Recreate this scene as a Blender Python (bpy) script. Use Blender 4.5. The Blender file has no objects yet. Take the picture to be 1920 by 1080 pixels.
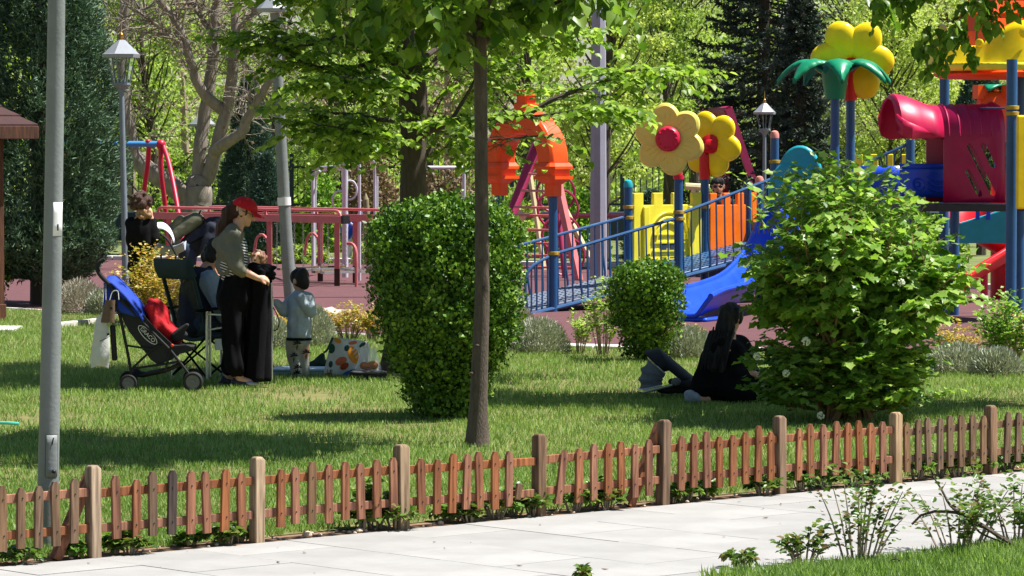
import bpy, bmesh, math, random
import numpy as np
from mathutils import Vector, Matrix, Euler, Quaternion

# ------------------------------------------------------------------ camera, sky, sun, exposure
SC = bpy.context.scene
COL = SC.collection
F, EYE, HOR = 6800.0, 2.06, 276.0       # focal length in photo pixels, eye height, horizon row
cam = bpy.data.cameras.new('camera')
cam.sensor_width = 36.0
cam.lens = 36.0 * F / 1920.0
cam.clip_start = 0.5
cam.clip_end = 2000.0
cam_ob = bpy.data.objects.new('camera', cam)
COL.objects.link(cam_ob)
cam_ob.location = (0, 0, EYE)
cam_ob.rotation_euler = (math.radians(90) - math.atan((540 - HOR) / F), 0, 0)
SC.camera = cam_ob

SUN_EL, SUN_AZ = math.radians(62), math.radians(5)      # azimuth measured from +X towards +Y
world = bpy.data.worlds.new('World')
SC.world = world
world.use_nodes = True
wn = world.node_tree
sky = wn.nodes.new('ShaderNodeTexSky')
sky.sky_type = 'NISHITA'
sky.sun_disc = False
sky.sun_elevation = SUN_EL
sky.sun_rotation = math.radians(90) - SUN_AZ
sky.air_density = 1.0
sky.dust_density = 0.4
bg = wn.nodes['Background']
bg.inputs['Strength'].default_value = 0.05
wn.links.new(sky.outputs[0], bg.inputs['Color'])

sun = bpy.data.lights.new('sun', 'SUN')
sun.energy = 5.0
sun.angle = math.radians(0.55)
sun.color = (1.0, 0.972, 0.935)
sun_ob = bpy.data.objects.new('sun', sun)
COL.objects.link(sun_ob)
sd = Vector((math.cos(SUN_EL) * math.cos(SUN_AZ), math.cos(SUN_EL) * math.sin(SUN_AZ), math.sin(SUN_EL)))
sun_ob.rotation_euler = sd.to_track_quat('Z', 'Y').to_euler()
sun_ob.location = (12, 25, 25)

SC.view_settings.view_transform = 'Standard'
SC.view_settings.look = 'None'
SC.view_settings.exposure = 0.95
SC.view_settings.gamma = 1.0
SC.view_settings.use_curve_mapping = False
SC.cycles.max_bounces = 8
SC.cycles.transparent_max_bounces = 8

# ------------------------------------------------------------------ helpers
def G(px, py, z=0.0):
    """ground point seen at a photo pixel"""
    d = F * (EYE - z) / (py - HOR)
    return Vector(((px - 960) * d / F, d, z))
def P(px, py, d):
    return Vector(((px - 960) * d / F, d, EYE - (py - HOR) * d / F))
def X(px, d): return (px - 960) * d / F
def Z(py, d): return EYE - (py - HOR) * d / F
def V(*a): return Vector(a)
def lin(r, g, b):
    f = lambda c: (c / 255 / 12.92) if c / 255 < 0.04045 else ((c / 255 + 0.055) / 1.055) ** 2.4
    return (f(r), f(g), f(b))

MATS = {}
def M(name, col, rough=0.6, var=0.18, scale=9.0, bump=0.0, bscale=80.0, metal=0.0, spec=0.4, stretch=None, objvar=0.0, coat=0.0):
    if name in MATS: return MATS[name]
    m = bpy.data.materials.new(name); m.use_nodes = True
    nt = m.node_tree; N = nt.nodes; L = nt.links
    b = N['Principled BSDF']
    tc = N.new('ShaderNodeTexCoord'); mp = N.new('ShaderNodeMapping')
    L.new(tc.outputs['Object'], mp.inputs['Vector'])
    if stretch: mp.inputs['Scale'].default_value = stretch
    nz = N.new('ShaderNodeTexNoise'); nz.inputs['Scale'].default_value = scale; nz.inputs['Detail'].default_value = 5
    nz.inputs['Roughness'].default_value = 0.65
    L.new(mp.outputs[0], nz.inputs['Vector'])
    mr = N.new('ShaderNodeMapRange'); mr.inputs[1].default_value = 0.3; mr.inputs[2].default_value = 0.7
    mr.inputs[3].default_value = 1 - var; mr.inputs[4].default_value = 1 + var
    L.new(nz.outputs['Fac'], mr.inputs[0])
    last = mr.outputs[0]
    if objvar:
        oi = N.new('ShaderNodeObjectInfo'); m2 = N.new('ShaderNodeMapRange')
        m2.inputs[3].default_value = 1 - objvar; m2.inputs[4].default_value = 1 + objvar
        L.new(oi.outputs['Random'], m2.inputs[0])
        mu = N.new('ShaderNodeMath'); mu.operation = 'MULTIPLY'
        L.new(last, mu.inputs[0]); L.new(m2.outputs[0], mu.inputs[1]); last = mu.outputs[0]
    vm = N.new('ShaderNodeVectorMath'); vm.operation = 'SCALE'
    vm.inputs[0].default_value = col[:3]
    L.new(last, vm.inputs['Scale'])
    L.new(vm.outputs[0], b.inputs['Base Color'])
    rr = N.new('ShaderNodeMapRange'); rr.inputs[3].default_value = max(0.05, rough - 0.1); rr.inputs[4].default_value = min(1, rough + 0.1)
    L.new(nz.outputs['Fac'], rr.inputs[0]); L.new(rr.outputs[0], b.inputs['Roughness'])
    b.inputs['Metallic'].default_value = metal
    b.inputs['Specular IOR Level'].default_value = spec
    b.inputs['Coat Weight'].default_value = coat
    if bump:
        n2 = N.new('ShaderNodeTexNoise'); n2.inputs['Scale'].default_value = bscale; n2.inputs['Detail'].default_value = 4
        L.new(mp.outputs[0], n2.inputs['Vector'])
        bp = N.new('ShaderNodeBump'); bp.inputs['Strength'].default_value = bump; bp.inputs['Distance'].default_value = 0.01
        L.new(n2.outputs['Fac'], bp.inputs['Height']); L.new(bp.outputs[0], b.inputs['Normal'])
    MATS[name] = m
    return m

def LEAF(name, cols, rough=0.45, trans=0.35, spec=0.35, tint=(1.15, 1.25, 0.6)):
    """leaf material: every leaf picks its colour at random from the ramp"""
    if name in MATS: return MATS[name]
    m = bpy.data.materials.new(name); m.use_nodes = True
    nt = m.node_tree; N = nt.nodes; L = nt.links
    b = N['Principled BSDF']; out = N['Material Output']
    at = N.new('ShaderNodeAttribute'); at.attribute_name = 'rnd'
    cr = N.new('ShaderNodeValToRGB')
    el = cr.color_ramp.elements
    k = len(cols)
    el[0].position = 0; el[0].color = (*cols[0], 1)
    el[1].position = 1; el[1].color = (*cols[-1], 1)
    for i in range(1, k - 1):
        e = el.new(i / (k - 1)); e.color = (*cols[i], 1)
    L.new(at.outputs['Fac'], cr.inputs[0])
    L.new(cr.outputs[0], b.inputs['Base Color'])
    b.inputs['Roughness'].default_value = rough
    b.inputs['Specular IOR Level'].default_value = spec
    if trans > 0:
        tr = N.new('ShaderNodeBsdfTranslucent')
        vm = N.new('ShaderNodeVectorMath'); vm.operation = 'MULTIPLY'; vm.inputs[1].default_value = tint
        L.new(cr.outputs[0], vm.inputs[0]); L.new(vm.outputs[0], tr.inputs['Color'])
        mx = N.new('ShaderNodeMixShader'); mx.inputs[0].default_value = trans
        L.new(b.outputs[0], mx.inputs[1]); L.new(tr.outputs[0], mx.inputs[2])
        L.new(mx.outputs[0], out.inputs['Surface'])
    MATS[name] = m
    return m

def origin_of(o):
    p = Vector((0, 0, 0))
    while o is not None:
        p = p + Vector(o.location); o = o.parent
    return p

def tag(o, label=None, cat=None, group=None, kind=None):
    if label: o['label'] = label
    if cat: o['category'] = cat
    if group: o['group'] = group
    if kind: o['kind'] = kind
    return o

def thing(name, label, cat, loc, group=None):
    o = bpy.data.objects.new(name, None); COL.objects.link(o)
    o.location = loc; o.empty_display_size = 0.2
    return tag(o, label, cat, group)

def link(name, me, parent=None, loc=None):
    o = bpy.data.objects.new(name, me); COL.objects.link(o)
    if parent is not None: o.parent = parent
    if loc is not None: o.location = loc
    return o

def copy_tree(o, parent=None):
    c = o.copy(); COL.objects.link(c); c.parent = parent
    for ch in o.children: copy_tree(ch, c)
    return c

def perp(t):
    t = t.normalized()
    a = Vector((0, 0, 1)) if abs(t.z) < 0.9 else Vector((1, 0, 0))
    u = t.cross(a).normalized()
    return u, t.cross(u).normalized()

class MB:
    """collects shapes in world coordinates, builds them as ONE mesh object"""
    def __init__(s): s.v = []; s.f = []; s.m = []
    def add(s, vs, fs, mat=0):
        n = len(s.v); s.v += [tuple(v) for v in vs]
        for f in fs: s.f.append(tuple(i + n for i in f)); s.m.append(mat)
        return s
    def box(s, c, size, rot=None, mat=0):
        c = Vector(c); h = Vector(size) / 2
        vs = []
        for x, y, z in ((-1,-1,-1),(1,-1,-1),(1,1,-1),(-1,1,-1),(-1,-1,1),(1,-1,1),(1,1,1),(-1,1,1)):
            p = Vector((x * h.x, y * h.y, z * h.z))
            if rot is not None: p = rot @ p
            vs.append(c + p)
        return s.add(vs, [(3,2,1,0),(4,5,6,7),(0,1,5,4),(1,2,6,5),(2,3,7,6),(3,0,4,7)], mat)
    def tube(s, pts, r, seg=8, mat=0, cap=True, squash=1.0, twist=0.0, closed=False):
        pts = [Vector(p) for p in pts]; n = len(pts)
        rs = [r] * n if not hasattr(r, '__len__') else list(r)
        vs = []; u = None
        for i, p in enumerate(pts):
            if closed: t = pts[(i + 1) % n] - pts[i - 1]
            else: t = pts[min(i + 1, n - 1)] - pts[max(i - 1, 0)]
            if t.length < 1e-9: t = Vector((0, 0, 1))
            t.normalize()
            if u is None: u, w = perp(t)
            else:
                u = u - t * u.dot(t)
                if u.length < 1e-6: u, w = perp(t)
                u.normalize(); w = t.cross(u)
            for k in range(seg):
                a = 2 * math.pi * k / seg + twist
                vs.append(p + (u * math.cos(a) + w * math.sin(a) * squash) * rs[i])
        fs = []
        m = n if closed else n - 1
        for i in range(m):
            j = (i + 1) % n
            for k in range(seg):
                k2 = (k + 1) % seg
                fs.append((i * seg + k, i * seg + k2, j * seg + k2, j * seg + k))
        if cap and not closed:
            fs.append(tuple(range(seg))[::-1]); fs.append(tuple((n - 1) * seg + k for k in range(seg)))
        return s.add(vs, fs, mat)
    def lathe(s, prof, c, seg=16, rot=None, mat=0, cap=True, sx=1.0, sy=1.0, ph=0.0):
        c = Vector(c); vs = []; n = len(prof)
        for r, z in prof:
            for k in range(seg):
                a = 2 * math.pi * k / seg + ph
                p = Vector((r * math.cos(a) * sx, r * math.sin(a) * sy, z))
                if rot is not None: p = rot @ p
                vs.append(c + p)
        fs = []
        for i in range(n - 1):
            for k in range(seg):
                k2 = (k + 1) % seg
                fs.append((i * seg + k, i * seg + k2, (i + 1) * seg + k2, (i + 1) * seg + k))
        if cap:
            fs.append(tuple(range(seg))[::-1]); fs.append(tuple((n - 1) * seg + k for k in range(seg)))
        return s.add(vs, fs, mat)
    def prism(s, poly, o, ux, uy, thick, mat=0):
        """polygon (x,y) in plane o + x*ux + y*uy, extruded by thick along ux x uy (centred)"""
        o = Vector(o); ux = Vector(ux); uy = Vector(uy); n = ux.cross(uy).normalized() * (thick / 2)
        k = len(poly); vs = [o + ux * x + uy * y - n for x, y in poly] + [o + ux * x + uy * y + n for x, y in poly]
        fs = [tuple(range(k))[::-1], tuple(range(k, 2 * k))] + [(i, (i + 1) % k, k + (i + 1) % k, k + i) for i in range(k)]
        return s.add(vs, fs, mat)
    def ell(s, c, r, rot=None, seg=12, rings=8, mat=0):
        r = r if hasattr(r, '__len__') else (r, r, r)
        c = Vector(c); vs = []; fs = []
        for i in range(rings + 1):
            th = math.pi * i / rings
            for k in range(seg):
                a = 2 * math.pi * k / seg
                p = Vector((r[0] * math.sin(th) * math.cos(a), r[1] * math.sin(th) * math.sin(a), -r[2] * math.cos(th)))
                if rot is not None: p = rot @ p
                vs.append(c + p)
        for i in range(rings):
            for k in range(seg):
                k2 = (k + 1) % seg
                fs.append((i * seg + k, i * seg + k2, (i + 1) * seg + k2, (i + 1) * seg + k))
        return s.add(vs, fs, mat)
    def cap(s, a, ra, b, rb, seg=10, mat=0):
        """tapered capsule"""
        a = Vector(a); b = Vector(b); t = b - a
        if t.length < 1e-6: return s.ell(a, ra, None, seg, 6, mat)
        tn = t.normalized(); pts = []; rs = []
        for q in (-1, -0.87, -0.5): pts.append(a + tn * ra * q); rs.append(max(ra * math.sqrt(1 - q * q), ra * 0.02))
        pts.append(a); rs.append(ra); pts.append(b); rs.append(rb)
        for q in (0.5, 0.87, 1): pts.append(b + tn * rb * q); rs.append(max(rb * math.sqrt(1 - q * q), rb * 0.02))
        return s.tube(pts, rs, seg, mat)
    def surf(s, fn, nu, nv, mat=0, wrapu=False):
        vs = [fn(i / (nu if wrapu else nu - 1), j / (nv - 1)) for j in range(nv) for i in range(nu)]
        fs = []
        for j in range(nv - 1):
            for i in range(nu if wrapu else nu - 1):
                i2 = (i + 1) % nu
                fs.append((j * nu + i, j * nu + i2, (j + 1) * nu + i2, (j + 1) * nu + i))
        return s.add(vs, fs, mat)
    def mesh(s, name, mats, org, smooth=True, angle=38):
        me = bpy.data.meshes.new(name)
        me.from_pydata([(v[0] - org[0], v[1] - org[1], v[2] - org[2]) for v in s.v], [], s.f)
        for m in (mats if isinstance(mats, (list, tuple)) else [mats]): me.materials.append(m)
        me.polygons.foreach_set('material_index', s.m)
        if smooth:
            me.polygons.foreach_set('use_smooth', [True] * len(s.f))
            me.set_sharp_from_angle(angle=math.radians(angle))
        me.update()
        return me
    def build(s, name, mats, parent=None, loc=None, smooth=True, bevel=0.0, solid=0.0, sub=0, label=None, angle=38):
        org = origin_of(parent) if parent is not None else Vector(loc if loc is not None else (0, 0, 0))
        me = s.mesh(name, mats, org, smooth, angle)
        o = link(name, me, parent, None if parent is not None else org)
        if solid:
            md = o.modifiers.new('solid', 'SOLIDIFY'); md.thickness = solid; md.offset = 0
        if sub:
            md = o.modifiers.new('sub', 'SUBSURF'); md.levels = sub; md.render_levels = sub
        if bevel:
            md = o.modifiers.new('bevel', 'BEVEL'); md.width = bevel; md.segments = 2; md.limit_method = 'ANGLE'; md.angle_limit = math.radians(40)
            md.harden_normals = False
        if label: o['label'] = label
        return o

def curve(pts, n=12):
    """Catmull-Rom through pts"""
    pts = [Vector(p) for p in pts]
    if len(pts) < 3: return [pts[0].lerp(pts[-1], i / (n - 1)) for i in range(n)]
    P_ = [pts[0] * 2 - pts[1]] + pts + [pts[-1] * 2 - pts[-2]]
    out = []; m = len(pts) - 1
    for i in range(n):
        u = i / (n - 1) * m; k = min(int(u), m - 1); t = u - k
        a, b, c, d = P_[k:k + 4]
        out.append(0.5 * ((2 * b) + (c - a) * t + (2 * a - 5 * b + 4 * c - d) * t * t + (3 * b - a - 3 * c + d) * t ** 3))
    return out

def fast_mesh(name, verts, faces, mat, rnd=None, smooth=False):
    """verts (N,3), faces (K,k) numpy"""
    me = bpy.data.meshes.new(name)
    nv, (nf, k) = len(verts), faces.shape
    me.vertices.add(nv); me.vertices.foreach_set('co', np.ascontiguousarray(verts, dtype=np.float32).ravel())
    me.loops.add(nf * k); me.loops.foreach_set('vertex_index', np.ascontiguousarray(faces, dtype=np.int32).ravel())
    me.polygons.add(nf)
    me.polygons.foreach_set('loop_start', np.arange(0, nf * k, k, dtype=np.int32))
    me.polygons.foreach_set('loop_total', np.full(nf, k, dtype=np.int32))
    if smooth: me.polygons.foreach_set('use_smooth', np.ones(nf, dtype=bool))
    if rnd is not None:
        at = me.attributes.new('rnd', 'FLOAT', 'FACE'); at.data.foreach_set('value', rnd.astype(np.float32))
    me.materials.append(mat)
    me.update(calc_edges=True); me.validate()
    return me

# leaf templates: (along, across, lift); faces as quads (or tris)
TEMPL = {
 'rhomb': (np.array([(0,0,0),(.45,.42,.10),(1,0,-.06),(.45,-.42,.10)]), np.array([(0,2,1),(0,3,2)])),
 'ovate': (np.array([(0,0,0),(.22,.40,.10),(.62,.34,.08),(1,0,-.16),(.62,-.34,.08),(.22,-.40,.10)]), np.array([(0,3,2,1),(0,5,4,3)])),
 'heart': (np.array([(0,0,0),(-.06,.24,.05),(.22,.47,.12),(.62,.34,.06),(1.02,0,-.2),(.62,-.34,.06),(.22,-.47,.12),(-.06,-.24,.05),(.5,0,-.02)]),
           np.array([(0,8,2,1),(8,4,3,2),(0,7,6,8),(8,6,5,4)])),
 'maple': (np.array([(0,0,0),(.02,.40,.08),(.34,.36,.03),(.58,.54,.08),(.74,.27,.0),(1.02,0,-.14),(.74,-.27,0),(.58,-.54,.08),(.34,-.36,.03),(.02,-.40,.08)]),
           np.array([(0,2,1),(0,4,2),(2,4,3),(0,6,4),(4,6,5),(0,8,6),(6,8,7),(0,9,8)])),
 'sliver': (np.array([(0,.09,0),(0,-.09,0),(.6,-.07,.03),(1,0,.0),(.6,.07,.03)])[[0,1,2,3]], np.array([(0,1,2),(0,2,3)])),
 'blade': (np.array([(0,.55,0),(0,-.5,0),(.6,-.42,.0),(1,.05,-.06)]), np.array([(0,1,2),(0,2,3)])),
}
def leaf_cloud(name, pos, axis, nrm, size, mat, parent, shape='rhomb', rnd=None, rng=None, width=1.0):
    """one mesh of many single leaves: pos/axis/nrm (N,3), size (N,)"""
    rng = rng or np.random.default_rng(1)
    pos = np.asarray(pos, float); axis = np.asarray(axis, float); nrm = np.asarray(nrm, float); size = np.asarray(size, float)
    N = len(pos)
    axis = axis / (np.linalg.norm(axis, axis=1, keepdims=True) + 1e-9)
    side = np.cross(nrm, axis); side /= (np.linalg.norm(side, axis=1, keepdims=True) + 1e-9)
    up = np.cross(axis, side)
    T, Fc = TEMPL[shape]
    k = len(T)
    org = np.array(origin_of(parent)) if parent is not None else np.zeros(3)
    co = (pos - org)[:, None, :] + (axis[:, None, :] * T[None, :, 0:1] + side[:, None, :] * T[None, :, 1:2] * width + up[:, None, :] * T[None, :, 2:3]) * size[:, None, None]
    faces = (Fc[None] + (np.arange(N) * k)[:, None, None]).reshape(-1, Fc.shape[1])
    if rnd is None: rnd = rng.random(N)
    me = fast_mesh(name, co.reshape(-1, 3), faces, mat, np.repeat(np.clip(rnd, 0, 1), len(Fc)))
    return link(name, me, parent)

def unit(a): return a / (np.linalg.norm(a, axis=-1, keepdims=True) + 1e-9)

FOLDS = {'trousers': (.016, 16, 7), 'hooded_top': (.012, 13, 13), 'hoodie': (.010, 15, 15), 'jacket': (.014, 14, 12), 'tunic': (.016, 12, 8), 'vest': (.010, 14, 10), 'sleeve': (.010, 18, 18), 'shirt': (.010, 14, 12),
         'hair': (.012, 42, 9), 'red_jacket': (.022, 15, 15), 'striped_shirt': (.008, 16, 8), 'folded_top': (.014, 22, 22), 'pack': (.010, 12, 12), 'green_bag': (.012, 18, 18), 'cot_body': (.008, 14, 14)}
def blob(shapes, voxel=0.01, smooth=6, mat=None, name='body', parent=None, fn=None, mats=None, fold=None):
    """union of tapered capsules / ellipsoids as one continuous smooth surface.
       shapes: ('c', a, ra, b, rb) or ('e', c, (rx,ry,rz), rot)"""
    mb = MB()
    for sh in shapes:
        if sh[0] == 'c': mb.cap(sh[1], sh[2], sh[3], sh[4], 10)
        else: mb.ell(sh[1], sh[2], sh[3] if len(sh) > 3 else None, 14, 9)
    org = origin_of(parent) if parent is not None else Vector((0, 0, 0))
    me = mb.mesh(name + '_raw', [], org, False)
    tmp = bpy.data.objects.new('tmp', me); COL.objects.link(tmp)
    md = tmp.modifiers.new('r', 'REMESH'); md.mode = 'VOXEL'; md.voxel_size = voxel; md.use_smooth_shade = True
    if smooth:
        m2 = tmp.modifiers.new('s', 'SMOOTH'); m2.factor = 0.5; m2.iterations = smooth
    dg = bpy.context.evaluated_depsgraph_get(); dg.update()
    ev = tmp.evaluated_get(dg)
    me2 = bpy.data.meshes.new_from_object(ev)
    bpy.data.objects.remove(tmp); bpy.data.meshes.remove(me)
    me2.name = name; me2.materials.clear()
    for m in (mats or [mat]): me2.materials.append(m)
    if fn:
        idx = [fn(Vector(p.center) + org) for p in me2.polygons]
        me2.polygons.foreach_set('material_index', idx)
    if fold is None: fold = FOLDS.get(name)
    if fold:        # cloth folds / hair waves
        amp, fx, fz = fold; nv = len(me2.vertices)
        co = np.empty(nv * 3, np.float32); nm = np.empty(nv * 3, np.float32)
        me2.vertices.foreach_get('co', co); me2.vertices.foreach_get('normal', nm); co = co.reshape(-1, 3); nm = nm.reshape(-1, 3)
        rg = np.random.default_rng(nv); k_ = np.zeros(nv)
        for o_ in range(9):
            d3 = rg.normal(size=3) * np.array([fx, fx, fz]) * (1 + .18 * o_); k_ += np.sin(co @ d3 + rg.random() * 6.3) / (1 + .2 * o_)
        co = co + nm * (amp * .42 * k_)[:, None]
        me2.vertices.foreach_set('co', co.astype(np.float32).ravel()); me2.update()
    me2.polygons.foreach_set('use_smooth', [True] * len(me2.polygons))
    return link(name, me2, parent)

def text_mesh(name, txt, size, mat, o, ux, uy, parent, depth=0.002):
    cu = bpy.data.curves.new(name, 'FONT'); cu.body = txt; cu.size = size; cu.extrude = depth; cu.align_x = 'CENTER'; cu.align_y = 'CENTER'
    t = bpy.data.objects.new('tmp', cu); COL.objects.link(t)
    dg = bpy.context.evaluated_depsgraph_get(); dg.update()
    me = bpy.data.meshes.new_from_object(t.evaluated_get(dg))
    bpy.data.objects.remove(t)
    ux = Vector(ux).normalized(); uy = Vector(uy).normalized(); uz = ux.cross(uy)
    m4 = Matrix((ux, uy, uz)).transposed().to_4x4(); m4.translation = Vector(o) - origin_of(parent)
    me.transform(m4); me.materials.clear(); me.materials.append(mat); me.name = name
    return link(name, me, parent)
# ------------------------------------------------------------------ the setting
rng = np.random.default_rng(7)
rnd = random.Random(7)

m_soil = M('soil', lin(128, 100, 76), 0.95, 0.35, 14, 0.8, 70)
m_ground = M('far_ground', lin(104, 112, 62), 0.95, 0.3, 1.2, 0.5, 30)
m_lawn = M('lawn_soil', lin(112, 108, 62), 0.95, 0.35, 3.0, 0.6, 60)
m_rubber = M('rubber', lin(98, 62, 64), 0.9, 0.12, 2.5, 0.5, 220)
m_slab = M('paving_stone', (0.315, 0.306, 0.288), 0.85, 0.15, 1.7, 0.25, 160, objvar=0.07)
m_joint = M('joint_sand', (0.17, 0.155, 0.13), 0.95, 0.2, 30)
m_kerb = M('kerb_stone', (0.58, 0.56, 0.51), 0.85, 0.12, 8, 0.2, 90)

def sheet(name, pts, mat, kind='structure'):
    mb = MB(); mb.add(pts, [tuple(range(len(pts)))])
    o = mb.build(name, mat, None, (0, 0, 0), smooth=False)
    o['kind'] = kind
    return o
sheet('ground', [(-400, -60, -0.03), (400, -60, -0.03), (400, 900, -0.03), (-400, 900, -0.03)], m_ground)

# fence line = path edge, in the world
A0 = G(172, 1049); A1 = G(1860, 891)
AD = (A1 - A0).normalized(); AN = Vector((AD.y, -AD.x, 0))     # AN points to the camera side
def fence_at(px, off=0.0):
    o = A0 - AN * off; k = (px - 960) / F
    t = (k * o.y - o.x) / (AD.x - k * AD.y)
    return o + AD * t
def fl(t, n, z=0.0): return A0 + AD * t + AN * n + Vector((0, 0, z))

# rubber playground
RUB_NEAR = [(-12.0, 49.0), (-6.5, 46.5), (-3.9, 43.4), (-1.9, 40.2), (-0.2, 37.9), (2.0, 36.9), (9.0, 35.8)]
RUB_FAR = [(12.0, 50.0), (6.9, 52.5), (5.0, 57.0), (2.0, 62.0), (-2.5, 64.5), (-12.0, 68.0)]
sheet('rubber_ground', [(x, y, 0.004) for x, y in RUB_NEAR + RUB_FAR], m_rubber)
def kerb(name, pts, w=0.10, h=0.06):
    root = None
    for i in range(len(pts) - 1):
        a = Vector((*pts[i], 0)); b = Vector((*pts[i + 1], 0)); L_ = (b - a).length; k = max(1, int(L_ / 1.0))
        t = (b - a) / L_; R_ = Matrix.Rotation(math.atan2(t.y, t.x), 3, 'Z')
        for j in range(k):
            c = a + (b - a) * ((j + 0.5) / k)
            mb = MB(); mb.box((c.x, c.y, h / 2 - 0.03), (L_ / k - 0.012, w, h + 0.06), R_)
            if root is None:
                root = mb.build(name, m_kerb, None, (0, 0, 0), bevel=0.01); root['kind'] = 'structure'
            else: mb.build('kerb_stone', m_kerb, root, bevel=0.01)
kerb('kerb', [(x, y - 0.06) for x, y in RUB_NEAR[1:5]], .08, .012)
kerb('kerb', [(x, y - 0.18) for x, y in RUB_NEAR[4:]], .34, .03)
kerb('kerb', RUB_FAR[::-1], 0.25, 0.08)
# pale star painted on the rubber
c = G(612, 584); st = []
for i in range(10):
    a = math.pi / 5 * i + 0.3; r = 0.75 if i % 2 == 0 else 0.3
    st.append((c.x + r * math.cos(a) * 0.62, c.y + r * 1.6 * math.sin(a), 0.008))
sheet('painted_star', st, M('star_paint', lin(196, 176, 160), 0.85, 0.15, 6))

# lawn sheet between the fence and the playground bed
lw = [tuple(fl(-9, -0.22, 0.0)), tuple(fl(20, -0.22, 0.0))] + [(12, 35.6, 0)] + [(x, y - 0.12, 0) for x, y in RUB_NEAR[::-1]] + [(-16, 50, 0), (-16, 24, 0)]
sheet('lawn', lw, m_lawn)
sheet('soil_strip', [tuple(fl(-9, -0.22, -0.004)), tuple(fl(-9, 0.0, -0.004)), tuple(fl(20, 0.0, -0.004)), tuple(fl(20, -0.22, -0.004))][::-1], m_soil)
PW = 2.82
near = sheet('near_lawn', [tuple(fl(-9, PW, -0.004)), tuple(fl(-9, PW + 6, -0.004)), tuple(fl(20, PW + 6, -0.004)), tuple(fl(20, PW, -0.004))][::-1], m_lawn)

# paved path: bed of joint sand, single slabs on it
path = sheet('path', [tuple(fl(-9, 0.0, -0.010)), tuple(fl(-9, PW, -0.010)), tuple(fl(20, PW, -0.010)), tuple(fl(20, 0.0, -0.010))][::-1], m_joint)
RA = Matrix.Rotation(math.atan2(AD.y, AD.x), 3, 'Z')
slab_cache = {}
def slab(t0, t1, n0, n1):
    L_, W_ = t1 - t0 - 0.0055, n1 - n0 - 0.0055
    key = (round(L_, 3), round(W_, 3))
    if key not in slab_cache:
        mb = MB(); mb.box((0, 0, -0.015), (L_, W_, 0.03)); slab_cache[key] = mb.mesh('paving_slab', m_slab, (0, 0, 0), False)
    o = link('paving_slab', slab_cache[key], path)
    c = fl((t0 + t1) / 2, (n0 + n1) / 2)
    dz = rnd.uniform(-0.0012, 0.0012)
    o.matrix_basis = Matrix.Translation((c.x, c.y, 0.0 + dz)) @ (RA @ Matrix.Rotation(rnd.uniform(-.002, .002), 3, 'X')).to_4x4()
ROW = 0.62
for i in range(-4, 22):
    t = i * ROW; off = (i % 2) * 0.41
    edges = [0.0] + [e for e in np.arange(off if off else 0.82, PW - 0.1, 0.82)] + [PW]
    for a, b in zip(edges[:-1], edges[1:]):
        c = fl(t + .3, (a + b) / 2)
        if abs(c.x / c.y) < 0.19: slab(t, t + ROW, a, b)

# ------------------------------------------------------------------ picket fence
def wood(name, c1, c2, rough=0.75):
    if name in MATS: return MATS[name]
    m = bpy.data.materials.new(name); m.use_nodes = True
    nt = m.node_tree; N = nt.nodes; L = nt.links; b = N['Principled BSDF']
    tc = N.new('ShaderNodeTexCoord'); mp = N.new('ShaderNodeMapping'); mp.inputs['Scale'].default_value = (30, 30, 2.2)
    oi = N.new('ShaderNodeObjectInfo')
    L.new(tc.outputs['Object'], mp.inputs['Vector'])
    va = N.new('ShaderNodeVectorMath'); va.operation = 'ADD'
    sc_ = N.new('ShaderNodeVectorMath'); sc_.operation = 'SCALE'; sc_.inputs[0].default_value = (37, 11, 53)
    L.new(oi.outputs['Random'], sc_.inputs['Scale']); L.new(mp.outputs[0], va.inputs[0]); L.new(sc_.outputs[0], va.inputs[1])
    nz = N.new('ShaderNodeTexNoise'); nz.inputs['Scale'].default_value = 1.6; nz.inputs['Detail'].default_value = 6; nz.inputs['Distortion'].default_value = 0.6
    L.new(va.outputs[0], nz.inputs['Vector'])
    cr = N.new('ShaderNodeValToRGB'); cr.color_ramp.elements[0].position = 0.32; cr.color_ramp.elements[1].position = 0.72
    cr.color_ramp.elements[0].color = (*c1, 1); cr.color_ramp.elements[1].color = (*c2, 1)
    L.new(nz.outputs['Fac'], cr.inputs[0])
    hs = N.new('ShaderNodeHueSaturation')
    m1 = N.new('ShaderNodeMapRange'); m1.inputs[3].default_value = 0.82; m1.inputs[4].default_value = 1.18
    m2 = N.new('ShaderNodeMapRange'); m2.inputs[3].default_value = 0.85; m2.inputs[4].default_value = 1.05
    fr = N.new('ShaderNodeMath'); fr.operation = 'FRACT'; mu = N.new('ShaderNodeMath'); mu.operation = 'MULTIPLY'; mu.inputs[1].default_value = 17.3
    L.new(oi.outputs['Random'], m1.inputs[0]); L.new(oi.outputs['Random'], mu.inputs[0]); L.new(mu.outputs[0], fr.inputs[0]); L.new(fr.outputs[0], m2.inputs[0])
    L.new(m1.outputs[0], hs.inputs['Value']); L.new(m2.outputs[0], hs.inputs['Saturation']); L.new(cr.outputs[0], hs.inputs['Color'])
    L.new(hs.outputs[0], b.inputs['Base Color'])
    b.inputs['Roughness'].default_value = rough; b.inputs['Specular IOR Level'].default_value = 0.3
    bp = N.new('ShaderNodeBump'); bp.inputs['Strength'].default_value = 0.5; bp.inputs['Distance'].default_value = 0.004
    L.new(nz.outputs['Fac'], bp.inputs['Height']); L.new(bp.outputs[0], b.inputs['Normal'])
    MATS[name] = m
    return m
w_red = wood('stained_wood', lin(100, 58, 36), lin(170, 110, 72))
w_grey = wood('weathered_wood', lin(88, 65, 45), lin(142, 110, 80))
w_post = wood('post_wood', lin(114, 92, 68), lin(172, 146, 114))
w_dark = wood('dark_wood', lin(52, 42, 38), lin(84, 70, 62))
m_nail = M('nail', (0.05, 0.045, 0.04), 0.5, 0.1, 20, metal=0.6)

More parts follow.
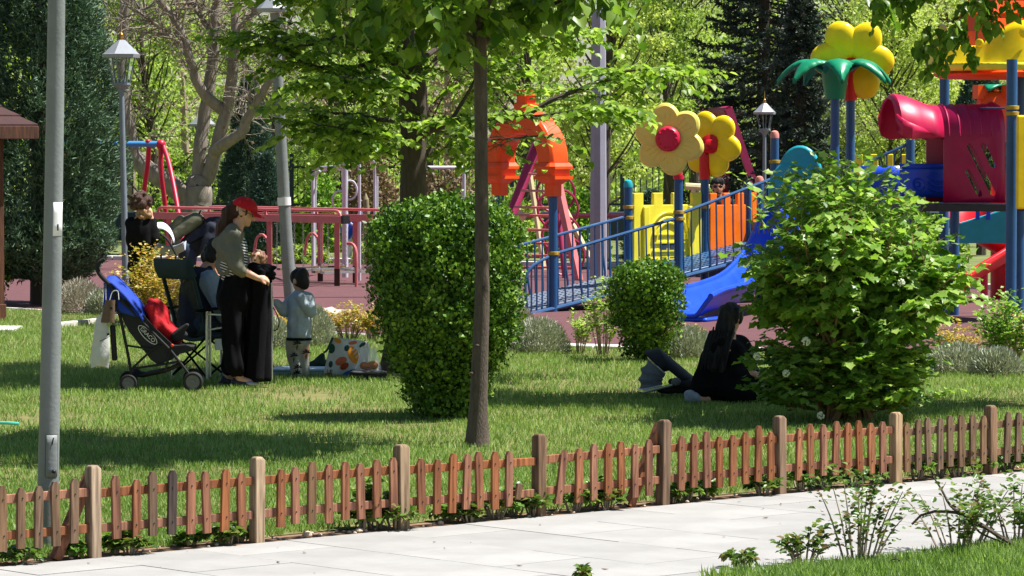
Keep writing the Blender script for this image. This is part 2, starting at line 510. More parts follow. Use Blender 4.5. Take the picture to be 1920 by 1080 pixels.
fence = thing('picket_fence', 'low brown wooden picket fence with pale square posts along the paved path', 'fence', A0)
PYR = Matrix((AD, -AN, Vector((0, 0, 1)))).transposed()      # local x along, y away from camera, z up
def fbox(c, sx, sy, sz, tilt=0.0, lean=0.0):
    return c, (sx, sy, sz), PYR @ Matrix.Rotation(tilt, 3, 'Y') @ Matrix.Rotation(lean, 3, 'X')
POSTS = [(-160, .45, .0), (172, .465, .0), (480, .447, .01), (752, .457, .0), (1010, .46, .012), (1243, .49, .03), (1463, .465, -.005), (1681, .435, .0), (1860, .435, -.012), (2052, .44, 0)]
posts = []
for px, h, tl in POSTS:
    c = fence_at(px, 0.03); posts.append(c)
    mb = MB(); w = 0.062 if px != 752 else 0.068
    prof = [(w / 2, -0.12), (w / 2, h - 0.018), (w / 2 - 0.012, h)]
    vs = []; 
    R_ = PYR @ Matrix.Rotation(tl, 3, 'Y')
    for r, z in prof:
        for sx, sy in ((-1, -1), (1, -1), (1, 1), (-1, 1)): vs.append(c + R_ @ Vector((sx * r, sy * r, z)))
    fs = [(3, 2, 1, 0), (8, 9, 10, 11)] + [(i * 4 + k, i * 4 + (k + 1) % 4, i * 4 + 4 + (k + 1) % 4, i * 4 + 4 + k) for i in range(2) for k in range(4)]
    mb.add(vs, fs)
    mb.build('post', w_post if px not in (1463, 1860, 1243, 1010) else w_grey, fence, bevel=0.005)
PICK = {0: [-120, -88, -60, -32, -4, 30, 63, 97, 130], 1: [211, 247, 279, 314, 350, 381, 414, 446], 2: [519, 547, 577, 610, 641, 671, 701, 732],
        3: [784, 813, 841, 868, 894, 922, 948], 4: [1041, 1080, 1108, 1135, 1160, 1185, 1212], 5: [1272, 1296, 1321, 1345, 1369, 1393, 1417, 1441],
        6: [1493, 1516, 1540, 1562, 1585, 1608, 1630, 1652], 7: [1697, 1718, 1738, 1759, 1778, 1799, 1820, 1840], 8: [1884, 1905, 1926, 1947, 1968, 1990, 2012, 2032]}
RZ = {0: (.15, .33), 1: (.15, .325), 2: (.145, .32), 3: (.14, .315), 4: (.135, .318), 5: (.15, .325), 6: (.15, .33), 7: (.14, .31), 8: (.14, .31)}
SAG = {3: -0.035, 4: 0.02}
for s, pxs in PICK.items():
    a, b = posts[s], posts[s + 1]; L_ = (b - a).length
    lo, hi = RZ[s]
    for zz in (lo, hi):
        z0, z1 = zz + rnd.uniform(-.004, .004), zz + rnd.uniform(-.004, .004) + SAG.get(s, 0) * 0.3
        mid = (a + b) / 2 + Vector((0, 0, (z0 + z1) / 2)) + AN * 0.004
        if s == 3 and zz == lo: z1 += 0.0
        mb = MB(); c_, sz_, R_ = fbox(mid, L_ - 0.07, 0.02, 0.045, -math.atan2(z1 - z0, L_))
        mb.box(c_, sz_, R_)
        mb.build('rail', w_red if s < 7 else w_grey, fence, bevel=0.003)
    for px in pxs:
        c = fence_at(px, 0.03)
        t = rnd.gauss(0, 0.02); h = rnd.uniform(0.295, 0.33); zb = lo - 0.07 + rnd.uniform(-.008, .008)
        if px == 1041: t = 0.16
        if px == 841: t = 0.04
        W_ = rnd.uniform(0.045, 0.051); dx = 0.010
        mb = MB()
        poly = [(-W_ / 2, 0), (W_ / 2, 0), (W_ / 2, h - 0.026), (dx, h), (-dx, h), (-W_ / 2, h - 0.026)]
        ux = PYR @ Matrix.Rotation(t, 3, 'Y') @ Vector((1, 0, 0)); uy = PYR @ Matrix.Rotation(t, 3, 'Y') @ Vector((0, 0, 1))
        o_ = c + AN * (0.004 + 0.010 + 0.010) + Vector((0, 0, zb))
        mb.prism(poly, o_, ux, uy, 0.018)
        for zz in (lo, hi):
            q = o_ + uy * (zz - zb) + AN * 0.010 + ux * rnd.uniform(-.005, .005)
            mb.ell(q, (0.0045, 0.0045, 0.0045), None, 6, 4, 1)
        mt = w_red if s not in (0, 7, 8) else w_grey
        if px in (577, 279, 130): mt = w_grey
        if px == 314: mt = w_dark
        ob = mb.build('picket', [mt, m_nail], fence, smooth=False)
for px, dl, top in ((172, -0.26, .42), (1243, -0.30, .47)):
    c = fence_at(px, 0.075)
    a = c + AD * dl * 0.9; b = c - AD * 0.02 + Vector((0, 0, top - .01))
    mb = MB(); mb.tube([a + Vector((0, 0, 0.0)), b], 0.034, 4, twist=math.pi / 4)
    mb.build('brace', w_red, fence, smooth=False)
# loose broken piece hanging on the lower rail
mb = MB(); q = fence_at(972, 0.0); mb.box(q + Vector((0, 0, .15)), (.04, .02, .09), PYR @ Matrix.Rotation(.25, 3, 'Y')); mb.build('rail_stub', w_grey, fence, bevel=0.003)

# pebbles and litter lying in the soil strip
pos = []
stones = MB()
for i in range(160):
    t = rnd.uniform(-1, 10); n = rnd.uniform(-0.2, -0.005); r = rnd.uniform(.004, .014)
    if i < 3: t, n, r = (1.42, -.05, .035) if i == 0 else (rnd.uniform(0, 6), -.06, .022), None, None
    if n is None: t, n, r = t
    p = fl(t, n, r * 0.3)
    stones.ell(p, (r * rnd.uniform(.8, 1.5), r * rnd.uniform(.7, 1.2), r * .7), Matrix.Rotation(rnd.uniform(0, 6), 3, 'Z'), 6, 4)
o = stones.build('pebbles', M('pebble', lin(190, 172, 150), 0.9, 0.25, 30), None, (0, 0, 0)); tag(o, 'small pale pebbles scattered in the soil under the picket fence', 'pebbles', kind='stuff')
lit = MB()
for i in range(70):
    t = rnd.uniform(-1, 9); n = rnd.uniform(0.05, PW - .05); p = fl(t, n, 0.004)
    s_ = rnd.uniform(.005, .016); R_ = Matrix.Rotation(rnd.uniform(0, 6), 3, 'Z') @ Matrix.Rotation(rnd.uniform(-.4, .4), 3, 'X')
    vs = [p + R_ @ Vector((x * s_ * 1.6, y * s_ * .6, z * s_)) for x, y, z in ((-1, 0, .2), (0, 1, 0), (1, 0, .3), (0, -1, 0), )]
    lit.add(vs, [(0, 1, 2, 3)])
o = lit.build('dead_leaves', M('dead_leaf', lin(110, 86, 66), 0.9, 0.3, 20), None, (0, 0, 0), smooth=False); tag(o, 'tiny dry leaf scraps scattered over the pale paving', 'litter', kind='stuff')

# ------------------------------------------------------------------ grass
g_mat = LEAF('grass_blade', [(.062, .13, .022), (.145, .26, .05), (.27, .40, .105), (.48, .56, .24)], 0.5, 0.35, 0.3)
def vnoise(x, y, f, seed=0):
    """cheap value noise"""
    r = np.random.default_rng(seed).random((64, 64)); x = x * f; y = y * f
    xi = np.floor(x).astype(int); yi = np.floor(y).astype(int); fx = x - xi; fy = y - yi
    fx = fx * fx * (3 - 2 * fx); fy = fy * fy * (3 - 2 * fy)
    g = lambda i, j: r[(xi + i) % 64, (yi + j) % 64]
    return (g(0, 0) * (1 - fx) + g(1, 0) * fx) * (1 - fy) + (g(0, 1) * (1 - fx) + g(1, 1) * fx) * fy
def grass(name, pts, hmin, hmax, width, label, seed):
    r = np.random.default_rng(seed); N = len(pts)
    x, y = pts[:, 0], pts[:, 1]
    n1 = vnoise(x, y, 1.1, 3); n2 = vnoise(x, y, 5.0, 4); n3 = vnoise(x, y, 0.35, 5)
    h = hmin + (hmax - hmin) * (0.25 * r.random(N) + 0.4 * n2 + 0.35 * n1)
    az = r.random(N) * 6.283; lean = r.random(N) * 0.75 + 0.1
    ax = np.stack([np.cos(az) * lean, np.sin(az) * lean, np.ones(N)], 1)
    a2 = r.random(N) * 6.283
    nr = np.stack([np.cos(a2), np.sin(a2), 0.15 * np.ones(N)], 1)
    T = TEMPL['blade'][0].copy()
    rd = np.clip(0.6 * r.random(N) + 0.25 * n1 + 0.15 * n3 + 0.15 * n2 - 0.05, 0, 1)
    dry = r.random(N) < 0.03; rd[dry] = 1.0
    old = TEMPL['blade']
    o = leaf_cloud(name, np.c_[pts, np.zeros(N)], unit(ax), nr, h, g_mat, None, 'blade', rd, r, width)
    tag(o, label, 'grass', kind='stuff')
    return o
def nearline(x):        # near edge of the rubber at X
    xs = [p[0] for p in RUB_NEAR]; ys = [p[1] for p in RUB_NEAR]
    return np.interp(x, xs, ys)
N = 520000
# sample so that density falls off gently with distance
y = 17.5 + (46.5 - 17.5) * rng.random(N) ** 1.25
x = (rng.random(N) * 2 - 1) * (0.165 * y + 0.6)
pts = np.stack([x, y], 1)
rel = pts - np.array([A0.x, A0.y]); dn = rel @ np.array([AN.x, AN.y])
edge = -0.14 - 0.12 * vnoise(x, y, 3.0, 9)
keep = (dn < edge) & (y < nearline(x) - 0.5 + 0.3 * vnoise(x, y, 2, 11))
def worn(cx, cy, rx, ry, s):
    c_ = G(cx, cy); q = ((x - c_.x) / rx) ** 2 + ((y - c_.y) / ry) ** 2
    return np.exp(-q) * s
bare = worn(560, 748, .55, .9, .85) + worn(40, 790, .35, .7, .7) + worn(40, 885, .3, .4, .5) + worn(1130, 640, .5, .8, .5) + worn(330, 705, .4, .6, .3)
for cx_, cy_, rx_, ry_, s_ in ((260, 760, .5, .5, .35), (480, 800, .4, .6, .3), (1050, 720, .5, .7, .35), (1120, 790, .35, .4, .4), (1000, 840, .3, .5, .35), (1330, 790, .4, .5, .35), (640, 770, .4, .5, .3), (160, 830, .4, .4, .35), (1250, 850, .4, .3, .4)): bare = bare + worn(cx_, cy_, rx_, ry_, s_)
keep &= rng.random(N) > bare * (0.7 + 1.1 * vnoise(x, y, 4, 13))
keep &= rng.random(N) < 0.62 + 0.5 * vnoise(x, y, 2.4, 21)
grass('lawn_grass', pts[keep], 0.016, 0.078, 0.12, 'short sunlit green grass of the park lawn behind the picket fence', 2)
N = 60000
t = rng.uniform(1.5, 9.5, N); n = rng.uniform(PW - 0.04, PW + 1.6, N)
n = np.maximum(n, PW + 0.05 * vnoise(t, n, 4, 3) - 0.05)
pts = np.stack([A0.x + AD.x * t + AN.x * n, A0.y + AD.y * t + AN.y * n], 1)
grass('near_grass', pts[np.abs(pts[:, 0]) < 0.17 * pts[:, 1]], 0.035, 0.12, 0.09, 'longer green grass in the near corner beside the paved path', 3)
# ------------------------------------------------------------------ trees and plants
bark_dark = M('bark_dark', lin(84, 74, 64), 0.9, 0.35, 7, 0.8, 60, stretch=(6, 6, 1.2))
bark_grey = M('bark_grey', lin(134, 124, 112), 0.9, 0.3, 3, 0.7, 30, stretch=(3, 3, 1))
bark_mid = M('bark_smooth', lin(92, 81, 70), 0.85, 0.35, 9, 0.9, 40, stretch=(4, 4, 1))
twig_m = M('twig', lin(158, 142, 122), 0.9, 0.25, 10)
l_linden = LEAF('leaf_linden', [(.06, .14, .015), (.12, .23, .027), (.20, .33, .045), (.32, .45, .08)], 0.36, 0.52)
l_lindenB = LEAF('leaf_linden_far', [(.07, .15, .02), (.17, .29, .035), (.30, .45, .065), (.48, .62, .15)], 0.42, 0.5)
l_spring = LEAF('leaf_spring', [(.20, .27, .06), (.36, .44, .10), (.52, .59, .17), (.68, .72, .34)], 0.5, 0.45)
l_spring2 = LEAF('leaf_spring_green', [(.13, .21, .04), (.25, .36, .07), (.41, .52, .13), (.58, .66, .27)], 0.5, 0.45)
l_pale = LEAF('leaf_pale', [(.26, .32, .12), (.38, .44, .18), (.50, .55, .26)], 0.5, 0.4)
l_brown = LEAF('leaf_brown', [(.16, .10, .06), (.26, .18, .11), (.36, .28, .18)], 0.6, 0.25, tint=(1.1, 1, .8))
l_red = LEAF('leaf_red', [(.12, .03, .02), (.25, .07, .04), (.35, .16, .07)], 0.4, 0.4, tint=(1.3, .8, .6))
l_hedge = LEAF('leaf_hedge', [(.028, .075, .008), (.06, .14, .014), (.13, .26, .026), (.32, .46, .06)], 0.42, 0.18, 0.25)
l_vib = LEAF('leaf_viburnum', [(.08, .19, .025), (.17, .32, .045), (.29, .45, .075), (.42, .56, .15)], 0.38, 0.45)
l_gold = LEAF('leaf_gold', [(.16, .22, .03), (.36, .36, .04), (.52, .44, .07), (.58, .33, .08), (.62, .55, .2)], 0.4, 0.35, tint=(1.1, 1.0, .5))
l_lav = LEAF('leaf_lavender', [(.28, .31, .22), (.42, .45, .34), (.56, .58, .46)], 0.7, 0.1)
l_lavdry = LEAF('leaf_lavender_dry', [(.34, .30, .25), (.46, .42, .35), (.56, .52, .45)], 0.7, 0.1)
l_jun = LEAF('leaf_juniper', [(.055, .105, .062), (.10, .18, .105), (.17, .27, .165)], 0.6, 0.1)
l_blue = LEAF('leaf_cypress', [(.04, .085, .065), (.075, .14, .11), (.13, .21, .17)], 0.6, 0.1)
l_spruce = LEAF('leaf_spruce', [(.026, .045, .034), (.052, .082, .060), (.12, .165, .12)], 0.6, 0.05)
l_rose = LEAF('leaf_rose', [(.04, .09, .02), (.08, .16, .03), (.14, .23, .045), (.20, .28, .07), (.20, .11, .05)], 0.35, 0.3)
l_weed = LEAF('leaf_weed', [(.05, .13, .02), (.10, .22, .035), (.18, .31, .05), (.27, .30, .08)], 0.35, 0.3)

def rvec(r, zlo=-1.0, zhi=1.0):
    while True:
        v = Vector((r.uniform(-1, 1), r.uniform(-1, 1), r.uniform(zlo, zhi)))
        if 0.05 < v.length < 1: return v.normalized()

class Leaves:
    def __init__(s): s.p = []; s.a = []; s.n = []; s.s = []
    def add(s, p, a, n, sz): s.p.append(tuple(p)); s.a.append(tuple(a)); s.n.append(tuple(n)); s.s.append(sz)

def twig_leaves(r, wood_mb, lv, p0, d, L_, leaf, spacing, droop=0.25, rad=0.006, sub=2, up=0.9):
    """a twig with alternate leaves, and side twigs"""
    n = 5; pts = [p0]; dd = d.normalized()
    for i in range(n):
        dd = (dd + Vector((r.uniform(-.2, .2), r.uniform(-.2, .2), r.uniform(-.15, .15) - droop * 0.25))).normalized()
        pts.append(pts[-1] + dd * (L_ / n))
    if wood_mb is not None and rad > 0: wood_mb.tube([pts[0], pts[2], pts[3], pts[5]], [rad, rad * .7, rad * .5, rad * .25], 3, cap=False)
    m = max(3, int(L_ / spacing)); sidesign = 1
    for k in range(m + 1):
        u = 0.12 + 0.88 * k / m; f = u * n; i = min(int(f), n - 1); p = pts[i].lerp(pts[i + 1], f - i)
        t = (pts[i + 1] - pts[i]).normalized(); sd_ = t.cross(Vector((0, 0, 1)))
        if sd_.length < .1: sd_ = Vector((1, 0, 0))
        sd_.normalize(); sidesign = -sidesign
        a = (t * 0.6 + sd_ * sidesign * r.uniform(.5, 1.1) + Vector((0, 0, -r.uniform(.05, .7) * droop * 2))).normalized()
        nn = Vector((r.uniform(-.6, .6), r.uniform(-.6, .6), up))
        lv.add(p, a, nn, leaf * r.uniform(.6, 1.15))
    for k in range(sub):
        u = r.uniform(.25, .85); f = u * n; i = min(int(f), n - 1); p = pts[i].lerp(pts[i + 1], f - i)
        t = (pts[i + 1] - pts[i]).normalized(); sd_ = t.cross(Vector((0, 0, 1)))
        if sd_.length < .1: sd_ = Vector((1, 0, 0))
        dv = (t * .7 + sd_.normalized() * r.choice((-1, 1)) * r.uniform(.5, 1) + Vector((0, 0, r.uniform(-.2, .3)))).normalized()
        twig_leaves(r, wood_mb, lv, p, dv, L_ * r.uniform(.4, .65), leaf, spacing, droop, rad * .6, 0, up)

def at_poly(pts, u):
    f = u * (len(pts) - 1); i = min(int(f), len(pts) - 2)
    return pts[i].lerp(pts[i + 1], f - i), (pts[i + 1] - pts[i]).normalized()

def finish_tree(root, wood_mb, lv, bark, leafmat, shape, width=1.0, crown='crown', trunk='trunk', seed=1, rn=None):
    wood_mb.build(trunk, bark, root)
    if lv and lv.p:
        leaf_cloud(crown, lv.p, lv.a, lv.n, lv.s, leafmat, root, shape, rn, np.random.default_rng(seed), width)

def crown_mass(r, wm, lv, trunk_pts, c, R_, n, leaf, zmin):
    """upper crown: leafy boughs filling an ellipsoid"""
    for k in range(n):
        d_ = rvec(r); rr = r.random() ** .4; p = c + V(d_.x * R_[0] * rr, d_.y * R_[1] * rr, d_.z * R_[2] * rr)
        if p.z < zmin: p.z = zmin + r.random() * .4
        p0, _ = at_poly(trunk_pts, r.uniform(.75, .98)); 
        wm.tube(curve([p0, p0.lerp(p, .5) + V(0, 0, .1), p], 6), list(np.linspace(.02, .006, 6)), 4, cap=False)
        for j in range(5):
            twig_leaves(r, wm, lv, p, rvec(r, -.3, .5), r.uniform(.35, .65), leaf * 1.35, .12, .4, .005, 2)

# ---- the young linden in the middle foreground
r = random.Random(11)
D = 24.9
tA = thing('linden_tree', 'young linden with slim straight grey trunk just behind the picket fence', 'tree', (X(893, D), D, 0))
wm = MB(); lv = Leaves()
tr = [P(894, 848, D), P(897, 760, D), P(901, 640, D), P(904, 560, D), P(903, 400, D), P(902, 250, D), P(901, 130, D), P(899, 80, D), P(897, 20, D), P(893, -60, D), P(888, -260, D), P(890, -420, D)]
trr = [.092, .062, .055, .051, .047, .045, .045, .051, .044, .038, .03, .016]
tp = curve(tr, 40); wm.tube(tp, list(np.interp(np.linspace(0, 11, 40), range(12), trr)), 12)
limbs = [([(899, 90, 0), (870, 62, -.05), (850, 35, -.1), (832, -20, -.3), (790, -90, -.6)], .030),
         ([(902, 85, 0), (935, 60, .1), (985, 25, .2), (1060, 0, .2), (1130, -40, .1)], .028),
         ([(900, 60, 0), (880, 20, .4), (840, -40, .8), (800, -120, 1.2)], .024),
         ([(898, 40, 0), (925, -10, -.4), (960, -80, -.9), (990, -160, -1.2)], .024),
         ([(895, -20, 0), (840, -70, .2), (740, -110, .3), (650, -130, .4)], .024),
         ([(895, -40, 0), (960, -110, .3), (1040, -170, .5), (1110, -230, .6)], .022),
         ([(893, -90, 0), (850, -160, -.5), (810, -230, -.9)], .02),
         ([(890, -150, 0), (930, -220, .5), (960, -300, .9)], .02),
         ([(890, -180, 0), (830, -240, .2), (770, -320, .2)], .018),
         ([(890, -220, 0), (920, -300, -.4), (940, -380, -.6)], .016),
         ([(896, 0, 0), (850, -10, -.5), (780, -12, -.9), (720, -20, -1.1)], .02)]
for L_, rad in limbs:
    pts = curve([P(a, b, D + c) for a, b, c in L_], 14)
    wm.tube(pts, [rad * (1 - .7 * i / 13) for i in range(14)], 7)
    for k in range(10):
        p, t = at_poly(pts, r.uniform(.4, 1))
        h = rvec(r, -.15, .45); dv = (t * .35 + Vector((h.x, h.y, h.z * .6))).normalized()
        twig_leaves(r, wm, lv, p, dv, r.uniform(.3, .6), .095, .055, .55, .006, 2)
for k in range(30):
    p, t = at_poly(tp, r.uniform(.86, 1)); h = rvec(r, -.1, .5)
    twig_leaves(r, wm, lv, p, h, r.uniform(.5, .95), .105, .06, .5, .008, 3)
# sprays that hang into the picture
for (px, py, dd, L_) in ((790, 60, -.3, .4), (815, 70, -.25, .4), (835, 95, -.3, .35), (770, 40, -.4, .45), (740, 25, -.3, .4), (700, 15, -.2, .4), (660, 10, -.2, .4), (880, 60, -.3, .3), (1010, 20, .1, .4), (1060, 20, .1, .45),
                         (1100, 25, .0, .4), (1140, 15, .0, .4), (1160, 5, .1, .35), (960, 30, -.2, .3), (620, -5, -.2, .5), (840, 30, -.3, .4), (920, 40, -.2, .3), (1110, 45, .1, .3), (850, 110, -.25, .22), (800, 90, -.35, .3)):
    p = P(px, py - 58, D + dd)
    twig_leaves(r, wm, lv, p, Vector((r.uniform(-1, 1), r.uniform(-.6, .2), -.25)), L_, .11, .05, .7, .005, 2)
crown_mass(r, wm, lv, tp, V(X(893, D), D, 4.9), (1.55, 1.35, 1.25), 60, .10, 3.4)
finish_tree(tA, wm, lv, bark_mid, l_linden, 'heart', 1.0, seed=3)
# knots
kb = MB()
for px, py in ((908, 540), (895, 648), (884, 700), (902, 490)):
    p = P(px, py, D - .055); kb.ell(p, (.014, .02, .010), None, 8, 5)
kb.build('bark_knots', bark_dark, tA)['kind'] = 'stuff'

# ---- the older linden behind the clipped hedge
r = random.Random(23)
D = 32.8
tB = thing('linden_tree', 'large dark-trunked linden behind the big clipped hedge, with wide leafy branches', 'tree', (X(757, D), D, 0))
wm = MB(); lv = Leaves()
tr = [P(748, 712, D), P(752, 660, D), P(760, 590, D), P(770, 480, D), P(774, 380, D), P(776, 280, D), P(774, 180, D), P(768, 110, D), P(757, 40, D), P(750, -40, D), P(742, -200, D), P(735, -330, D)]
trr = [.20, .165, .135, .125, .12, .115, .13, .12, .085, .07, .045, .02]
tp = curve(tr, 40); wm.tube(tp, list(np.interp(np.linspace(0, 11, 40), range(12), trr)), 12)
limbs = [([(778, 180, 0), (788, 90, .1), (796, 10, .2), (805, -100, .3), (820, -220, .5)], .07, 0),
         ([(765, 150, -.05), (752, 126, -.1), (718, 107, -.3), (692, 81, -.4), (680, 40, -.5), (660, -40, -.5)], .042, 1),
         ([(718, 107, -.3), (670, 125, -.5), (620, 130, -.7), (560, 112, -.8), (500, 75, -.8)], .022, 1),
         ([(692, 81, -.4), (640, 68, -.6), (585, 85, -.8), (530, 80, -.8), (470, 60, -.7)], .02, 1),
         ([(766, 190, 0), (740, 172, -.5), (700, 158, -.9), (650, 145, -1.3), (600, 150, -1.5)], .026, 1),
         ([(768, 230, 0), (720, 225, .3), (660, 215, .5), (590, 210, .6), (540, 205, .7)], .028, 1),
         ([(770, 265, 0), (730, 255, -.4), (690, 250, -.8), (640, 240, -1.0), (600, 235, -1.1)], .024, 1),
         ([(772, 300, 0), (740, 290, .5), (690, 275, .8), (640, 270, 1.0)], .02, 1),
         ([(778, 262, -.05), (800, 246, -.15), (845, 228, -.3), (880, 222, -.4), (972, 220, -.5), (1047, 181, -.5), (1117, 161, -.4), (1180, 132, -.4), (1260, 130, -.4)], .045, 1),
         ([(972, 220, -.5), (1030, 215, -.8), (1090, 205, -1.0), (1140, 200, -1.1)], .016, 1),
         ([(782, 240, 0), (840, 250, .4), (920, 262, .6), (1000, 255, .8)], .022, 1),
         ([(845, 228, -.3), (880, 170, -.2), (900, 130, -.1), (930, 80, 0)], .02, 1),
         ([(780, 120, 0), (840, 80, .5), (920, 60, .8), (1010, 70, 1.0), (1100, 60, 1.1)], .03, 1),
         ([(752, 60, 0), (690, 10, .3), (600, -20, .5), (500, -10, .5)], .03, 1),
         ([(750, 0, 0), (680, -60, -.6), (590, -100, -1.1), (480, -110, -1.3)], .03, 1),
         ([(800, -20, .2), (880, -90, .7), (980, -120, 1.0), (1080, -130, 1.2)], .03, 1),
         ([(745, -100, 0), (660, -180, .6), (580, -230, 1.0)], .025, 1), ([(745, -80, 0), (800, -160, -.8), (860, -240, -1.4)], .025, 1),
         ([(815, -180, .4), (900, -260, .8), (980, -300, 1)], .022, 1), ([(738, -240, 0), (680, -330, -.3), (620, -380, -.5)], .02, 1)]
for L_, rad, lf in limbs:
    pts = curve([P(a, b, D + c) for a, b, c in L_], 16)
    wm.tube(pts, [rad * (1 - .8 * i / 15) for i in range(16)], 7)
    ln = sum((pts[i + 1] - pts[i]).length for i in range(15))
    if lf:
        for k in range(int(ln * 22)):
            p, t = at_poly(pts, r.uniform(.25, 1))
            h = rvec(r, -.25, .3); dv = (t * .5 + Vector((h.x, h.y, h.z * .5))).normalized()
            twig_leaves(r, wm, lv, p, dv, r.uniform(.25, .55), .086, .05, .3, .005, 2, 1.0)
crown_mass(r, wm, lv, tp, V(X(757, D), D, 5.3), (2.1, 1.9, 1.6), 110, .08, 3.7)
kp = []         # the crown is thin low on its right side, and has no leaves below two metres there
for x_, y_, z_ in lv.p:
    low = -.26 < x_ < .56 and 1.8 < z_ < 2.32
    mid = -.26 < x_ < .56 and 2.32 <= z_ < 2.5
    kp.append(not (low and r.random() < .92) and not (mid and r.random() < .45) and not (z_ < 1.8 and x_ > -.48))
for nm_ in ('p', 'a', 'n', 's'): setattr(lv, nm_, [v for v, k_ in zip(getattr(lv, nm_), kp) if k_])
finish_tree(tB, wm, lv, bark_dark, l_lindenB, 'ovate', 1.05, seed=4)

# ---- overhanging tree whose trunk stands outside the picture on the right
r = random.Random(31)
D = 28.6
bx = X(2090, D)
tC = thing('linden_tree', 'leafy branch hanging in from above at the upper right, its trunk out of view', 'tree', (bx, D, 0))
wm = MB(); lv = Leaves()
tp = curve([V(bx, D, 0), V(bx - .02, D, 1), V(bx - .05, D, 2.2), V(bx - .1, D, 3.5), V(bx - .1, D, 5.0), V(bx, D, 6.4)], 24)
wm.tube(tp, list(np.linspace(.11, .03, 24)), 10)
limbs = [[(2110, 20, 0), (2010, -45, -.1), (1930, -60, -.2), (1860, -25, -.3), (1815, 20, -.4), (1780, 60, -.4)],
         [(1860, -25, -.3), (1820, -10, -.3), (1770, -20, -.3), (1700, -20, -.4), (1650, -15, -.4)],
         [(2110, -60, 0), (2020, -130, .5), (1900, -180, .9), (1780, -200, 1.2)], [(2110, -100, 0), (2010, -170, -.5), (1880, -230, -1), (1760, -250, -1.3)],
         [(2110, -150, 0), (2030, -260, .2), (1930, -330, .3), (1850, -380, .3)], [(2110, -60, 0), (2200, -150, .3), (2300, -200, .4)], [(2110, -200, 0), (2190, -300, -.4), (2260, -380, -.6)]]
for j, L_ in enumerate(limbs):
    pts = curve([P(a, b, D + c) for a, b, c in L_], 14)
    wm.tube(pts, [.03 * (1 - .8 * i / 13) for i in range(14)], 6)
    for k in range(10 if j == 0 else (12 if j == 1 else 46)):
        p, t = at_poly(pts, r.uniform(.5 if j < 2 else .15, 1)); h = rvec(r, -.3, .3)
        twig_leaves(r, wm, lv, p, (t * .6 + Vector((h.x, h.y, h.z * .5))).normalized(), r.uniform(.2, .34) if j < 2 else r.uniform(.4, .8), .10, .05, .7, .005, 2)
for (px, py) in ((1760, 60), (1735, 70), (1800, 45), (1780, 85), (1745, 45), (1815, 80), (1660, 5), (1720, 0), (1850, 5), (1880, 0), (1765, 100)):
    twig_leaves(r, wm, lv, P(px, py - 12, D - .35), Vector((r.uniform(-1, 1), r.uniform(-.4, .2), -.5)), .22, .095, .045, .8, .004, 2)
crown_mass(r, wm, lv, tp, V(X(1930, 29.6), 29.6, 5.2), (1.9, 1.4, 1.4), 70, .10, 3.7)
finish_tree(tC, wm, lv, bark_mid, l_linden, 'ovate', 1.0, seed=6)

# ---- bare plane tree with a thick fork
r = random.Random(5)
D = 71.0
tD = thing('plane_tree', 'almost bare old tree with a thick grey trunk forking low into three limbs', 'tree', (X(362, D), D, 0))
wm = MB(); lv = Leaves()
def LP(L_, D_): return [P(a, b, D_ + c) for a, b, c in L_]
big = [([(362, 475, 0), (362, 430, 0), (368, 385, 0), (372, 350, 0), (376, 340, 0)], .42, .22, 0),
       ([(350, 372, 0), (318, 345, -.2), (275, 315, -.3), (250, 288, -.3), (240, 235, -.3), (232, 170, -.2), (232, 80, 0), (238, 0, 0), (246, -120, .2)], .21, .08, 1),
       ([(372, 345, 0), (375, 290, 0), (383, 220, .1), (397, 130, .2), (404, 60, .2), (408, 0, .3), (412, -120, .3)], .15, .08, 1),
       ([(388, 338, 0), (408, 275, -.2), (425, 205, -.3), (438, 130, -.4), (443, 60, -.4), (440, 0, -.4), (430, -120, -.4)], .15, .07, 1),
       ([(418, 205, -.3), (388, 180, -.5), (366, 140, -.6), (352, 90, -.7), (330, 40, -.8), (300, 0, -.9), (270, -60, -1)], .12, .05, 1),
       ([(400, 285, -.2), (430, 265, -.8), (455, 245, -1.0), (468, 215, -1.1), (490, 180, -1.3), (520, 130, -1.5), (560, 60, -1.6)], .13, .05, 1),
       ([(352, 90, -.7), (320, 70, -.9), (285, 40, -1), (250, 20, -1)], .05, .02, 1), ([(404, 70, .2), (370, 20, .5), (330, -30, .6)], .07, .03, 1),
       ([(440, 60, -.4), (480, 20, -.6), (510, -40, -.8)], .06, .03, 1)]
for L_, r0, r1, sub in big:
    pts = curve(LP(L_, D), 18)
    pts = [p + Vector((r.uniform(-.02, .02), r.uniform(-.02, .02), 0)) for p in pts]
    wm.tube(pts, list(np.linspace(r0, r1, 18)), 10)
    if sub:
        for k in range(34):
            p, t = at_poly(pts, r.uniform(.3, 1)); h = rvec(r, -.3, .9)
            dv = (t * .3 + h).normalized(); ln = r.uniform(.5, 1.5)
            q = [p]
            for i in range(5):
                dv = (dv + rvec(r) * .35).normalized(); q.append(q[-1] + dv * ln / 5)
            wm.tube(q, [.018 - .0026 * i for i in range(6)], 4, cap=False)
            for kk in range(5):
                pp, tt = at_poly(q, r.uniform(.2, 1)); dd = (tt + rvec(r) * .9).normalized()
                q2 = [pp, pp + dd * .2, pp + dd * .36 + rvec(r) * .07]
                wm.tube(q2, [.007, .005, .003], 3, cap=False)
                if r.random() < .5: lv.add(q2[2], rvec(r), rvec(r), r.uniform(.05, .09))
wm_ob = finish_tree(tD, wm, lv, bark_grey, l_brown, 'rhomb', 1.0, seed=7)

